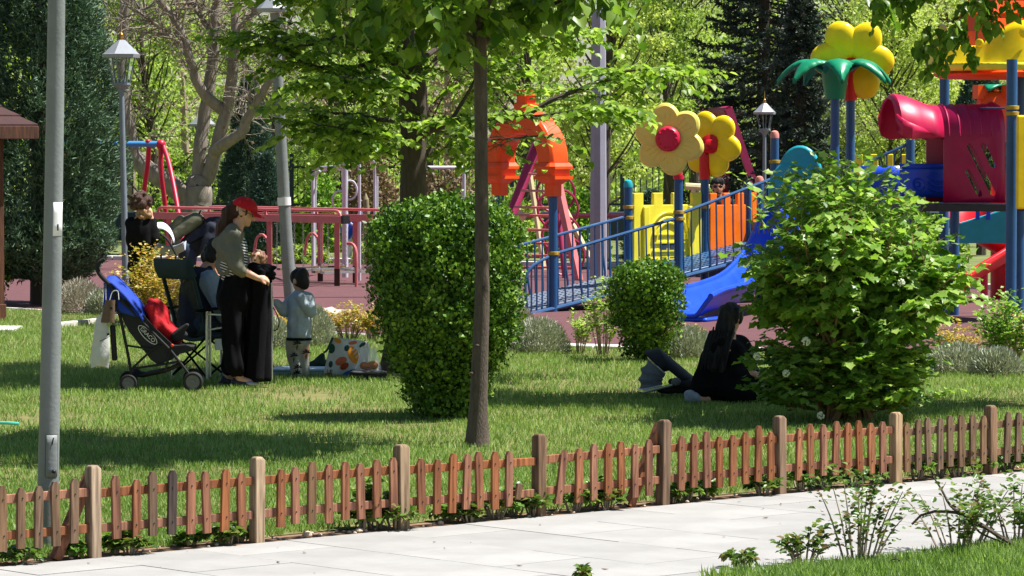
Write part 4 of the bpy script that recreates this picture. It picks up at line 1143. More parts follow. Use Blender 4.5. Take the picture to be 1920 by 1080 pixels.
mb = MB(); fr = [on_pole(814 + 82 * v, -.17 + 1.19 * u, .0015) for u, v in ((0, .04), (.04, 0), (.5, 0), (.96, 0), (1, .04), (1, .5), (1, .97), (.6, 1), (.3, 1), (.04, .98), (0, .9), (0, .5))]
mb.tube(fr, .0013, 5, closed=True); mb.build('hatch_seam', m_black, pl)
mb = MB(); mb.ell(on_pole(884, .62, .004), .011, None, 10, 6); mb.tube([on_pole(820, .55, .003), on_pole(833, .42, .003)], .003, 6); mb.build('hatch_lock', m_black, pl)
mb = MB(); mb.surf(lambda u, v: on_pole(379 + 63 * v, .10 + 1.25 * u, .0012), 10, 4); st_ = mb.build('sticker', m_white, pl, solid=.001)
mb = MB(); mb.surf(lambda u, v: on_pole(420 + 12 * v, .55 + .18 * u, .0024), 4, 3); mb.build('sticker_print', m_black, st_)

def lantern(label, px, base_py, D, eave_py, scale=1.0, lean=0.0, cat='lamp post', hidden=False):
    """hexagonal park lantern on a slim pole"""
    root = thing('park_lantern', label, cat, (X(px, D), D, 0), 'hexagonal park lanterns')
    zt = Z(eave_py, D); s = scale; x0 = X(px, D); bx = x0 - lean
    mb = MB(); zc = zt - .50 * s
    mb.tube([V(x0, D, -.02), V(x0 + (bx - x0) * .5, D, zc * .5), V(bx, D, zc)], [.055 * s, .05 * s, .042 * s], 12); mb.lathe([(.075 * s, 0), (.075 * s, .25), (.055 * s, .3)], V(x0, D, 0), 12)
    mb.build('pole', m_lampgrey, root)
    c = V(bx, D, 0)
    mb = MB(); mb.lathe([(.05 * s, zc - .02), (.06 * s, zc + .0), (.12 * s, zc + .04), (.145 * s, zc + .06), (.145 * s, zc + .085), (.10 * s, zc + .09)], c, 6, ph=.26); mb.build('cup', m_lampgrey, root, smooth=False)
    mb = MB()
    for k in range(6):
        a = math.pi / 3 * k + .26
        mb.tube([c + V(.125 * s * math.cos(a), .125 * s * math.sin(a), zc + .08), c + V(.21 * s * math.cos(a), .21 * s * math.sin(a), zt)], .011 * s, 5)
    mb.build('glazing_bars', m_lampgrey, root)['kind'] = 'stuff'
    for k in range(6):
        a = math.pi / 3 * k + .26; b_ = a + math.pi / 3; mb = MB()
        q = [c + V(.118 * s * math.cos(a), .118 * s * math.sin(a), zc + .09), c + V(.118 * s * math.cos(b_), .118 * s * math.sin(b_), zc + .09), c + V(.2 * s * math.cos(b_), .2 * s * math.sin(b_), zt - .01), c + V(.2 * s * math.cos(a), .2 * s * math.sin(a), zt - .01)]
        mb.add(q, [(0, 1, 2, 3)]); mb.build('pane', m_glass, root, smooth=False)
    mb = MB(); mb.lathe([(.0, zt - .005), (.285 * s, zt - .005), (.30 * s, zt + .05 * s), (.28 * s, zt + .055 * s), (.13 * s, zt + .2 * s), (.06 * s, zt + .27 * s), (.0, zt + .275 * s)], c, 6, ph=.26, cap=False); mb.build('hood', m_lamphood, root, smooth=False)
    mb = MB(); mb.lathe([(.025 * s, zt + .26 * s), (.045 * s, zt + .30 * s), (.03 * s, zt + .34 * s), (.035 * s, zt + .36 * s), (.012 * s, zt + .39 * s), (.004, zt + .56 * s), (.0, zt + .57 * s)], c, 8, cap=False); mb.build('finial', m_brass, root)
    return root
lantern('hexagonal grey lantern on a slim pole beside the dark juniper', 236, 580, 46.2, 108, .82, .05)
lantern('grey lantern with a brass spike between the flowers and the spruce', 1433, 520, 56.0, 214, .62)
lantern('distant dark lantern half hidden behind the forked tree trunk', 380, 450, 78.0, 237, 1.0)
# slanting lamp pole
D = 43.0
root = thing('park_lantern', 'slanting grey lamp pole with a pale hood, right behind the toddler', 'lamp post', (X(550, D), D, 0), 'hexagonal park lanterns')
cp = curve([P(550, 606, D), P(545, 555, D), P(537, 450, D), P(529, 300, D), P(522, 150, D), P(516, 25, D)], 20)
mb = MB(); mb.tube(cp, list(np.linspace(.088, .055, 20)), 14); mb.build('pole', m_galv, root)
mb = MB(); a, b_ = P(541, 372, D), P(539.5, 385, D); mb.tube([P(533.2, 385, D), P(532.6, 370, D)], [.0815, .081], 14); mb.build('tape_band', m_white, root)
c = P(515, 20, D)
mb = MB(); mb.lathe([(0, -.02), (.2, -.02), (.21, .02), (.12, .12), (.05, .18), (0, .19)], c, 8, cap=False); mb.build('hood', m_lamphood, root, smooth=False)
# tall octagonal mast
D = 50.0
ms = thing('light_mast', 'tall lilac-grey eight-sided mast behind the playground ramp', 'lamp post', (X(1122, D), D, 0))
mb = MB(); mb.lathe([(.125, -.02), (.122, .5), (.105, 3.0), (.085, 7.0), (.07, 9.0)], V(X(1122, D), D, 0), 8, ph=.2); mb.build('pole', m_lilac, ms, smooth=False)
mb = MB(); mb.box(V(X(1122, D), D, 9.1), (1.2, .25, .2)); mb.build('lamp_head', m_lilac, ms, bevel=.03)

# park railing at the back: plinth, rails, bars by panel
rl = thing('park_railing', 'dark metal railing on a low blue plinth along the back of the park', 'fence', (0, 80, 0))
mb = MB(); mb.box((0, 80, .32), (34, .25, .64)); mb.build('plinth', m_darkblue, rl, bevel=.02)
for zz in (.8, 1.62):
    mb = MB(); mb.box((0, 80, zz), (34, .05, .05)); mb.build('rail', m_darkblue, rl)
for k in range(14):
    x0 = -17 + 34 / 14 * k
    mb = MB(); mb.box((x0, 80, .95), (.09, .09, 1.9)); mb.build('post', m_darkblue, rl)
    mb = MB()
    for j in range(1, 18):
        mb.box((x0 + 34 / 14 * j / 18, 80, 1.25), (.022, .022, 1.15))
    mb.build('bars', m_darkblue, rl, smooth=False)['kind'] = 'stuff'

# houses beyond the trees
m_render = M('pale_render', lin(214, 206, 198), 0.9, 0.06, 2, 0.2, 40)
m_stone = M('grey_stone', lin(134, 130, 130), 0.9, 0.15, 2.5, 0.4, 12)
m_win = M('window_dark', lin(52, 60, 70), 0.15, 0.1, 3, spec=0.7)
m_tile = M('roof_tile', lin(128, 70, 58), 0.85, 0.2, 4, 0.4, 20)
def house(label, px0, px1, ytop, ybot, D, wallm, rows, cols, wh, ww, roof=None, arched=False):
    x0, x1 = X(px0, D), X(px1, D); zt = Z(ytop, D); root = thing('house', label, 'building', ((x0 + x1) / 2, D + 4, 0))
    mb = MB(); mb.box(((x0 + x1) / 2, D + 4, zt / 2), (x1 - x0, 8, zt)); mb.build('wall', wallm, root)
    mb = MB(); mb.box(((x0 + x1) / 2, D + 4, zt + .12), (x1 - x0 + .5, 8.5, .24)); mb.build('cornice', M('cornice_grey', lin(176, 178, 184), .8, .08, 3), root, bevel=.03)
    for i in range(rows):
        for j in range(cols):
            cx = x0 + (x1 - x0) * (j + .5) / cols; cz = zt - 1.0 - 2.6 * i - wh / 2 + .35
            if cz < .6: continue
            mb = MB(); poly = [(-ww / 2, -wh / 2), (ww / 2, -wh / 2), (ww / 2, wh / 2 - .2)]
            if arched: poly += [(ww / 2 * math.cos(a), wh / 2 - .2 + ww / 2 * math.sin(a)) for a in np.linspace(.3, math.pi - .3, 6)]
            else: poly += [(ww / 2, wh / 2), (-ww / 2, wh / 2)]
            poly += [(-ww / 2, wh / 2 - .2)]
            mb.prism([(a * 1.25, b * 1.12) for a, b in poly], (cx, D - .03, cz), (1, 0, 0), (0, 0, 1), .1); w_ = mb.build('window', m_white, root, smooth=False)
            mb = MB(); mb.prism(poly, (cx, D - .09, cz), (1, 0, 0), (0, 0, 1), .03); mb.build('pane', m_win, w_, smooth=False)
    return root
house('grey stone building with small arched windows at the upper right', 1640, 1960, 62, 400, 128, m_stone, 2, 6, 1.0, .5, arched=True)
house('pale rendered wall of a house seen behind the forked tree', 280, 520, 262, 400, 112, m_render, 1, 3, .9, .8)
house('pale house glimpsed behind the yellow flowers', 1090, 1420, 200, 400, 118, m_render, 2, 5, 1.1, .8)

# gazebo at the left edge
m_shing = M('shingle_red', lin(66, 42, 40), 0.9, 0.25, 10, 0.5, 40)
m_gzw = wood('gazebo_wood', lin(58, 36, 26), lin(104, 66, 46))
D = 43.0
gz = thing('gazebo', 'brown gazebo roof corner with red shingles at the left picture edge', 'gazebo', (X(-190, D), D, 0))
ze = Z(236, D); hw = 1.9; cx = X(72, D) - hw; cy = D
gz.location = (cx, cy, 0)
ap = V(cx, cy, ze + hw * .52)
co = [V(cx + hw * math.cos(math.pi / 2 * k), cy + hw * math.sin(math.pi / 2 * k), ze) for k in range(4)]
for k in range(4):        # each roof side laid in courses of shingles
    a, b_ = co[k], co[(k + 1) % 4]
    mb = MB(); nc = 9
    for j in range(nc):
        u0, u1 = j / nc, (j + 1) / nc + .012
        lift = V(0, 0, .02)
        q = [a.lerp(ap, u0) + lift, b_.lerp(ap, u0) + lift, b_.lerp(ap, min(u1, 1)), a.lerp(ap, min(u1, 1))]
        mb.add(q + [p - V(0, 0, .03) for p in q], [(0, 1, 2, 3), (7, 6, 5, 4), (0, 4, 5, 1), (1, 5, 6, 2), (2, 6, 7, 3), (3, 7, 4, 0)])
    mb.build('roof_side', m_shing, gz, smooth=False)
    mb = MB(); mid = (a + b_) / 2; L_ = (b_ - a).length; t = (b_ - a) / L_
    mb.box(mid - V(0, 0, .08), (L_ - .02, .05, .15), Matrix.Rotation(math.atan2(t.y, t.x), 3, 'Z')); mb.build('fascia', m_gzw, gz, bevel=.005)
for k in range(4):
    p = V(cx + (hw - .49) * math.cos(math.pi / 2 * k), cy + (hw - .49) * math.sin(math.pi / 2 * k), 0)
    mb = MB(); mb.box(p + V(0, 0, ze / 2), (.12, .12, ze), Matrix.Rotation(math.pi / 4, 3, 'Z')); mb.box(p + V(0, 0, .1), (.15, .15, .2), Matrix.Rotation(math.pi / 4, 3, 'Z')); mb.build('post', m_gzw, gz, bevel=.008)
sl = G(15, 620); mb = MB(); mb.box((sl.x - 1.2, sl.y, .01), (2.6, .9, .05)); o = mb.build('gazebo_slab', m_kerb, None, (sl.x - 1.2, sl.y, 0), bevel=.01); o['kind'] = 'structure'
a = G(95, 616); b_ = G(185, 606); mb = MB(); t = (b_ - a); mb.box((a + b_) / 2 + V(0, 0, .02), (t.length, .07, .08), Matrix.Rotation(math.atan2(t.y, t.x), 3, 'Z')); o = mb.build('edging_strip', m_kerb, None, (0, 0, 0), bevel=.01); o['kind'] = 'structure'
# piece of turquoise hose in the grass
c = G(8, 808); mb = MB(); mb.tube(curve([c + V(-.25, .1, .05), c + V(0, 0, .055), c + V(.1, -.01, .05)], 8), .012, 8); o = mb.build('garden_hose', M('hose', lin(96, 196, 170), .4, .1, 9), None, c); tag(o, 'short end of turquoise hose lying in the grass at the left edge', 'hose')

# ------------------------------------------------------------------ playground
pl_blue = M('post_blue', lin(32, 82, 132), 0.4, 0.10, 6, coat=.2)
pl_navy = M('rail_blue', lin(44, 84, 128), 0.4, 0.12, 8)
pl_yel = M('plastic_yellow', lin(250, 216, 12), 0.35, 0.13, 4)
pl_pale = M('plastic_pale_yellow', lin(236, 222, 104), 0.42, 0.06, 2)
pl_lem = M('plastic_lemon', lin(236, 222, 60), 0.4, 0.13, 4)
pl_red = M('plastic_red', lin(216, 22, 30), 0.35, 0.13, 4)
pl_crim = M('plastic_crimson', lin(206, 24, 66), 0.4, 0.13, 4)
pl_or = M('plastic_orange', lin(244, 88, 22), 0.38, 0.13, 4)
pl_or2 = M('plastic_orange_panel', lin(246, 116, 14), 0.38, 0.13, 4)
pl_grn = M('plastic_green', lin(14, 134, 92), 0.4, 0.13, 4)
pl_mag = M('plastic_magenta', lin(164, 14, 74), 0.38, 0.13, 3)
pl_tur = M('plastic_turquoise', lin(36, 164, 180), 0.38, 0.13, 4)
pl_sky = M('plastic_blue', lin(28, 76, 214), 0.32, 0.13, 4)
pl_gold = M('clamp_yellow', lin(178, 146, 50), 0.5, 0.12, 12)
pl_pink = M('cap_salmon', lin(214, 138, 122), 0.5, 0.13, 10)
pl_deck = M('deck_grey', lin(108, 116, 130), 0.6, 0.12, 10)
pl_rose = M('frame_pink', lin(206, 112, 112), 0.45, 0.12, 7)
pl_mgf = M('frame_magenta', lin(160, 44, 84), 0.45, 0.1, 7)
pl_sred = M('swing_red', lin(190, 34, 62), 0.4, 0.1, 7)
pl_cream = M('wood_cream', lin(220, 206, 158), 0.6, 0.1, 8)
m_tubegrey = M('tube_grey', lin(196, 194, 204), 0.4, 0.08, 8)
m_steel = M('steel', (0.5, 0.5, 0.5), 0.35, 0.1, 12, metal=0.8)
m_rust = M('rust', lin(70, 48, 40), 0.9, 0.3, 20)

p1 = G(1037, 585); UU = V(.743, .669, 0); VV = V(-.669, .743, 0); UP = V(0, 0, 1)
ps = thing('play_structure', 'colourful playground set of blue posts, ramp, slides, flowers and an orange-roofed tower', 'play structure', p1)
PR = .057
def post(c, z1, z0=-.02, cap=None, r=PR, lab=None, z_base=None):
    mb = MB(); mb.tube([V(c.x, c.y, z0), V(c.x, c.y, z1)], r, 14)
    o = mb.build('post', pl_blue, ps)
    if cap is not None:
        mb = MB(); mb.lathe([(r * 1.04, z1 - .05), (r * 1.04, z1), (r * .8, z1 + .035), (r * .35, z1 + .05), (0, z1 + .052)], V(c.x, c.y, 0), 14, cap=False); mb.build('post_cap', cap, o)
    return o
def clamp(c, z, r=PR):
    mb = MB(); mb.tube([V(c.x, c.y, z - .022), V(c.x, c.y, z + .022)], r * 1.22, 14); mb.box(V(c.x, c.y, z) + UU * (r * 1.35), (.05, .05, .04)); mb.build('clamp', pl_gold, ps, bevel=.004)
p1b = p1 + VV * 1.0; p3 = p1 + UU * 2.2; p2 = p3 + VV * 1.0 + UU * .06; p4 = p2 + UU * 1.42; p5 = p4 + UU * 1.05; p6 = p3 + UU * 2.3
za = 1.47
post(p1, za); post(p1b, za); post(p3, Z(335, p3.y)); post(p2, Z(344, p2.y), cap=pl_tur); post(p4, Z(335, p4.y)); post(p5, 1.62, cap=pl_pink); post(p6, 1.7, cap=pl_pink)
clamp(p1, Z(475, p1.y)); clamp(p2, Z(388, p2.y)); clamp(p2, Z(408, p2.y)); clamp(p3, Z(398, p3.y)); clamp(p3, Z(410, p3.y)); clamp(p4, Z(388, p4.y)); clamp(p5, 1.2); clamp(p6, 1.3)
# ramp floors
def ramp(a, b, za_, zb, w, nm):
    t = (b - a); L_ = t.length; t.normalize(); mb = MB()
    q = [a + UP * za_, b + UP * zb, b + VV * w + UP * zb, a + VV * w + UP * za_]
    dn_ = UP * -.06
    mb.add(q + [p + dn_ for p in q], [(0, 1, 2, 3), (7, 6, 5, 4), (0, 4, 5, 1), (1, 5, 6, 2), (2, 6, 7, 3), (3, 7, 4, 0)])
    o = mb.build(nm, pl_deck, ps, bevel=.01)
    mb = MB()
    for i in range(int(L_ / .09)):
        for j in range(9):
            u = (i + .5 + .5 * (j % 2)) / (L_ / .09 + .6); p = a.lerp(b, u) + VV * (w * (j + .5) / 9) + UP * (za_ + (zb - za_) * u + .002)
            mb.lathe([(.018, 0), (.018, .004)], p, 6)
    mb.build('studs', pl_navy, o, smooth=False)['kind'] = 'stuff'
    mb = MB()
    for off in (-.03, w + .03):
        mb.tube([a + VV * off + UP * (za_ - .05), b + VV * off + UP * (zb - .05)], .028, 8)
    mb.build('side_beam', pl_navy, o)
    return o
ramp(p1 - UU * .42, p3, .03, .43, 1.0, 'ramp')
ramp(p3 + UU * .02, p6, .43, .80, 1.0, 'ramp').data.materials[0] = pl_navy
def balustrade(a, b, za_, zb, ra, rb, n, curl=False, lean=True):
    mb = MB(); pts = [a + UP * ra, b + UP * rb]
    if curl:
        t = (b - a).normalized(); pts = curve([a - t * .36 + UP * (za_ + .02), a - t * .40 + UP * (ra - .42), a - t * .33 + UP * (ra - .12), a + UP * (ra)], 10) + [b + UP * rb]
    mb.tube(pts, .021, 8); o = mb.build('handrail', pl_navy, ps)
    for i in range(n):
        u = (i + .5) / n; p = a.lerp(b, u); zl = za_ + (zb - za_) * u - .03; zh = ra + (rb - ra) * u; t = (b - a).normalized()
        out = V(0, -1, 0) * .05
        q = [p + UP * zh, p + UP * (zl + (zh - zl) * .45) + t * .01, p + UP * (zl + .12) + t * (.05 if i % 5 == 3 else .02) , p + UP * zl + t * (.05 if i % 5 == 3 else .02)]
        mb = MB(); mb.tube(q, .0125 if i % 5 != 3 else .017, 6); mb.build('baluster', pl_navy, o)
balustrade(p1, p3, .03, .43, Z(477, p1.y), Z(408, p3.y), 17, False)
balustrade(p1b - UU * .0, p2, .03, .43, Z(470, p1b.y), Z(405, p2.y), 17, True)
mb = MB(); t = UU
mb.tube(curve([p1 - t * .44 + UP * .05, p1 - t * .47 + UP * .35, p1 - t * .38 + UP * .56, p1 + UP * (Z(477, p1.y))], 12), .021, 8); hr = mb.build('handrail', pl_navy, ps)
for i in range(4):
    u = (i + .6) / 4.6; q = p1 - t * .42 * (1 - u)
    mb = MB(); mb.tube([q + UP * .03, q + UP * (.56 + .15 * u)], .0125, 6); mb.build('baluster', pl_navy, hr)
balustrade(p3, p6, .43, .80, Z(402, p3.y), 1.79, 15, False)
# castle panels
def castle(c0, c1, z0, z1, mat, mer, nm, lab, face=None, window=False):
    L_ = (c1 - c0).length; t = (c1 - c0) / L_; poly = [(0.0, 0), (L_, 0)]; n = mer * 2 - 1; h = z1 - z0; cr = .16
    for i in range(n - 1, -1, -1):
        xa, xb = L_ * (i + 1) / n, L_ * i / n
        if i % 2 == 0: poly += [(xa, h), (xb, h)]
        else: poly += [(xa, h - cr), (xb, h - cr)]
    mb = MB(); mb.prism(poly, c0 + UP * z0, t, UP, .05); o = mb.build(nm, mat, ps, smooth=False, bevel=.012, label=lab)
    return o, t, L_
ya, yt, yL = castle(p2 + UU * .08, p4 - UU * .08, Z(512, p2.y), Z(362, p2.y), pl_lem, 4, 'castle_panel', 'yellow castle panel with an arched window')
c = (p2 + p4) / 2; fr_ = V(.669, -.743, 0)
z0 = Z(512, p2.y); z1 = Z(362, p2.y)
for rr_ in (.36, .29, .22):
    mb = MB(); mb.tube([c + yt * (rr_ * math.cos(a)) + UP * (z1 - .62 + rr_ * math.sin(a)) + fr_ * .035 for a in np.linspace(0, math.pi, 16)], .018, 6); mb.build('arch_rib', pl_lem, ya)
for i in range(3):
    for j in range(2):
        mb = MB(); mb.box(c + yt * (-.09 + .18 * j) + UP * (z1 - .62 - .10 - .2 * i) + fr_ * .027, (.11, .02, .13), Matrix.Rotation(math.atan2(yt.y, yt.x), 3, 'Z')); mb.build('window_hole', m_darkblue, ya)
for sx in (-.42, .42):
    mb = MB(); mb.box(c + yt * sx + UP * ((z0 + z1) / 2 - .08) + fr_ * .035, (.10, .05, z1 - z0 - .2), Matrix.Rotation(math.atan2(yt.y, yt.x), 3, 'Z')); mb.build('pilaster', pl_lem, ya, bevel=.01)
for i in range(5):
    mb = MB(); mb.box(c + UP * (z0 + .06 + .11 * i) + fr_ * .03, (.6, .03, .02), Matrix.Rotation(math.atan2(yt.y, yt.x), 3, 'Z')); mb.build('ridge', pl_lem, ya)
castle(p4 + UU * .08, p5 - UU * .06, Z(500, p4.y), Z(362, p4.y), pl_or2, 4, 'castle_panel', 'orange castle panel in front of the man in sunglasses')
castle(V(X(1603, 50.5), 50.5, 0), V(X(1703, 50.5), 50.5, 0), 1.2, Z(289, 50.5), pl_lem, 4, 'castle_panel', 'small yellow castle edge left of the magenta hood')

# orange arch over the ramp entrance
arch_c = (p1 + p1b) / 2; ah = (p1b - p1) / 2
def rect_loop(c, ux, uy, a, b):
    k = .25
    return [c + ux * (x * a) + uy * (y * b) for x, y in ((-1, -1 + k), (-1 + k, -1), (1 - k, -1), (1, -1 + k), (1, 1 - k), (1 - k, 1), (-1 + k, 1), (-1, 1 - k))]
mb = MB(); loops = []
S_ = .50; wv, wu = .155, .16        # half sizes of the arch section
zs0 = Z(305, p1.y)
path_ = []
for u in np.linspace(0, 1, 25):
    a = math.pi * u
    path_.append((math.cos(a), math.sin(a)))
for ca, sa in path_:
    c = arch_c - VV * (ca * S_) + UP * (zs0 + .52 * sa)
    nx = (-VV * ca + UP * sa * .95).normalized()
    loops.append(rect_loop(c, nx, UU, wv * .92, wu))
vs = [v for l in loops for v in l]; k = 8
fs = [(i * k + j, i * k + (j + 1) % k, (i + 1) * k + (j + 1) % k, (i + 1) * k + j) for i in range(len(loops) - 1) for j in range(k)] + [tuple(range(k))[::-1], tuple((len(loops) - 1) * k + j for j in range(k))]
mb.add(vs, fs)
arch = mb.build('orange_arch', pl_or, ps, bevel=.01, label='orange arch over the ramp entrance')
for pp in (p1, p1b):
    mb = MB(); ZZ = lambda y: Z(y, p1.y)
    for (y0, y1, w0, w1) in ((305, 312, .165, .20), (312, 317, .20, .20), (317, 330, .165, .165), (330, 336, .20, .20), (336, 345, .165, .10), (345, 368, .085, .085)):
        l1 = rect_loop(pp + UP * ZZ(y0), VV, UU, w0, w0); l2 = rect_loop(pp + UP * ZZ(y1), VV, UU, w1, w1)
        mb.add(l1 + l2, [(j, 8 + j, 8 + (j + 1) % 8, (j + 1) % 8) for j in range(8)] + [tuple(range(8)), tuple(range(15, 7, -1))])
    mb.build('arch_foot', pl_or, arch, smooth=False)
mb = MB(); c = arch_c + UP * (zs0 + .60)
for z_, w_ in ((.0, .13), (.12, .10), (.24, .13)):
    l1 = rect_loop(c + UP * z_, VV, UU, w_, w_); l2 = rect_loop(c + UP * (z_ + (.14 if z_ < .2 else .07)), VV, UU, w_ * .95, w_ * .95)
    mb.add(l1 + l2, [(j, (j + 1) % 8, 8 + (j + 1) % 8, 8 + j) for j in range(8)] + [tuple(range(7, -1, -1)), tuple(range(8, 16))])
mb.build('arch_finial', pl_or, arch, smooth=False)

# flowers
def flower(px, py, D, R_, normal, matp, matc, nm, lab, rot=0.0, stem=None, n=6, front=True, k=.52, pr=.50):
    n_ = Vector(normal).normalized(); c = P(px, py, D); ux = V(n_.y, -n_.x, 0).normalized() * -1; uy = UP
    Rm = Matrix((ux, n_.cross(ux), n_)).transposed()
    Rm = Matrix((ux, -ux.cross(n_), n_)).transposed()
    mb = MB(); mb.lathe([(0, -.02), (R_ * .30, -.02), (R_ * .36, .03), (R_ * .36, .06), (R_ * .30, .095), (R_ * .12, .105), (0, .106)], c + n_ * .05, 24, Rm, cap=False)
    if front:
        for j in range(10):
            a = j * .628; p = c + n_ * .145 + (ux * math.cos(a) + UP * math.sin(a)) * R_ * .26; mb.ell(p, (R_ * .045,) * 3, None, 6, 4)
    o = mb.build(nm, matc, ps, label=lab)
    for j in range(n):
        a = rot + j * 2 * math.pi / n; d_ = ux * math.cos(a) + UP * math.sin(a); q = c + d_ * R_ * k; mb = MB(); rp = R_ * pr
        tx = d_; ty = n_.cross(d_)
        R2 = Matrix((tx, ty, n_)).transposed()
        mb.lathe([(0, -.075), (rp * .55, -.07), (rp * .85, -.05), (rp * .98, -.02), (rp, .005), (rp * .95, .04), (rp * .82, .06), (rp * .76, .052), (rp * .4, .056), (0, .058)], q, 26, R2, cap=False, sx=1.04, sy=.86)
        pe = mb.build('petal', matp, o)
        if front:
            mb = MB()
            for w in (-.22, 0, .22):
                s0 = q + n_ * .058 - d_ * rp * .1 + ty * rp * w; mb.tube([s0, s0 + d_ * rp * .5 + ty * rp * w * .5], .008, 5)
            mb.build('petal_rib', matp, pe)
    return o, c
fl1, c1_ = flower(1255, 261, p3.y - .12, .455, (-.25, -1, .03), pl_pale, pl_crim, 'flower', 'pale yellow flower with a crimson centre', 1.74)
fl2, c2_ = flower(1333, 270, p4.y + .02, .44, (.55, .85, .0), pl_yel, pl_red, 'flower', 'bright yellow flower seen from behind, next to the pale one', 1.25, front=False)
fl3, c3_ = flower(1597, 113, 46.6, .50, (.12, .95, .0), pl_yel, pl_red, 'flower', 'bright yellow flower high on a blue post behind the green palm', .05, n=6, front=False, k=.56)
mb = MB(); zt = Z(333, p3.y); mb.tube([p3 + UP * (zt - .02), p3 + UP * (zt + .03)], PR * 1.25, 14); mb.tube([p3 + UP * (zt + .02), p3 + UP * (zt + .2), c1_ + V(.02, .1, -.1), c1_ + V(0, .05, 0)], .05, 12); mb.build('stem', pl_crim, fl1)
mb = MB(); zt = Z(333, p4.y); mb.tube([p4 + UP * (zt - .02), p4 + UP * (zt + .03)], PR * 1.3, 14); mb.tube(curve([p4 + UP * (zt + .02), p4 + UP * (zt + .25), p4 + UP * (c2_.z - p4.z - .06), c2_ + V(-.02, -.16, .0), c2_ + V(0, -.06, 0)], 12), .075, 12); mb.lathe([(.13, 0), (.13, .03), (.06, .06)], c2_ + V(-.02, -.1, 0), 14, Matrix.Rotation(math.pi / 2, 3, 'X')); mb.build('stem', pl_red, fl2)

# right tower
D = 46.2
q1 = V(X(1565, D), D, 0); q2 = V(X(1594, D + .4), D + .4, 0)
post(q1, Z(183, D), r=.058); post(q2, Z(183, D), r=.058); post(V(X(1452, 48), 48, 0), Z(252, 48), cap=pl_pink)
clamp(V(X(1452, 48), 48, 0), Z(303, 48))
mb = MB(); mb.tube([q2 + UP * (Z(188, D)), q2 + UP * (Z(180, D))], .085, 14); mb.tube([q2 + UP * Z(182, D), q2 + UP * Z(135, D), c3_ + V(0, -.08, 0)], .078, 14); mb.build('stem', pl_red, fl3)
# green palm
pm = MB(); zc = Z(186, D); pm.lathe([(.125, zc), (.13, zc + .02), (.145, zc + .12), (.17, zc + .3), (.2, zc + .42), (.1, zc + .44)], q1, 10); palm = pm.build('palm_crown', pl_grn, ps, label='green plastic palm crown on a blue post')
for j in range(7):
    a = 2 * math.pi * j / 7 + .25; d_ = V(math.cos(a), math.sin(a), 0); sd_ = V(-d_.y, d_.x, 0)
    def frond(u, v, d_=d_, sd_=sd_):
        L_ = .68; w = .19 * math.sin(math.pi * min(1, .22 + u * .77)) * (1 + .14 * ((u * 7) % 1 - .5)) ; z = zc + .36 + .20 * math.sin(u * 2.6) - .22 * u * u; e = (v - .5) * 2
        return q1 + d_ * (.06 + L_ * u) + sd_ * (e * w) + UP * (z - .06 * e * e)
    mb = MB(); mb.surf(frond, 30, 5); mb.build('frond', pl_grn, palm, solid=.02)
# main tower posts
DT = 42.2
t1 = V(X(1896, 41.0), 41.0, 0); t2 = V(X(1770, 45.0), 45.0, 0); t3 = V(X(1912, 43.6), 43.6, 0); t4 = V(X(2040, 44.2), 44.2, 0); t5 = V(X(1712, 43.4), 43.4, 0); t6 = V(X(1790, 44.4), 44.4, 0)
for t_, zt in ((t1, 3.05), (t2, 3.05), (t3, 3.05), (t4, 3.05)): post(t_, zt, r=.062)
post(t5, 1.45, r=.058); post(t6, 1.35, r=.058)
for y_ in (202, 213): clamp(t1, Z(y_, 41.0), .064)
mb = MB(); mb.tube([P(1835, 203, 42.6), P(1892, 203, 41.2)], .012, 8); mb.build('brace_bar', pl_navy, ps)
# roof: wavy yellow skirt, orange cone
rc = V(X(1912, 43.4), 43.4, 0); RR = 1.06
zr0, zr1 = Z(132, 43.4), Z(100, 43.4)
def skirt(u, v):
    a = 2 * math.pi * u; lob = .5 + .5 * math.cos(4 * (a - 4.62)); top = Z(92, 43.4) + .30 * lob ** 1.3
    z = zr0 + (top - zr0) * v; rr_ = RR * (1 + .03 * math.cos(4 * a)) - .16 * v
    return rc + V(rr_ * math.cos(a), rr_ * math.sin(a), z)
mb = MB(); mb.surf(skirt, 80, 7, wrapu=True); roof = mb.build('roof_skirt', pl_yel, ps, solid=.07, label='yellow wavy rim of the tower roof')
mb = MB(); mb.surf(lambda u, v: rc + V((RR + .03) * math.cos(6.2832 * u), (RR + .03) * math.sin(6.2832 * u), zr0 - .02 + .09 * v), 80, 3, wrapu=True); mb.build('roof_lip', pl_lem, roof, solid=.09)
mb = MB(); mb.lathe([(RR - .02, zr0 - .05), (RR - .1, zr0 - .09), (RR - .3, zr0 + .05), (.2, zr0 + .35)], rc, 48, cap=False); mb.build('roof_soffit', pl_or, roof, solid=.02)
mb = MB(); mb.lathe([(.86, zr0 + .25), (.84, zr0 + .45), (.40, zr0 + 1.15), (.34, zr0 + 1.2), (.30, zr0 + 1.9), (0, zr0 + 2.1)], rc, 8, ph=.2, cap=False); mb.build('roof_cone', pl_or, roof, smooth=False)
for j in range(8):
    a = 2 * math.pi * j / 8 + .2; mb = MB(); d_ = V(math.cos(a), math.sin(a), 0)
    mb.tube([rc + d_ * .86 + UP * (zr0 + .4), rc + d_ * .42 + UP * (zr0 + 1.15)], .045, 4); mb.build('roof_rib', pl_or, roof, smooth=False)
for j in range(8):
    a0 = 2 * math.pi * j / 8 + .2; a1 = a0 + 2 * math.pi / 8
    for f_ in (.3, .6, .85):
        rr_ = .84 + (.40 - .84) * f_ + .012; z_ = zr0 + .45 + .7 * f_
        mb = MB(); mb.tube([rc + V(rr_ * math.cos(a0), rr_ * math.sin(a0), z_), rc + V(rr_ * math.cos(a1), rr_ * math.sin(a1), z_)], .016, 4); mb.build('roof_tile_edge', pl_or, roof, smooth=False)
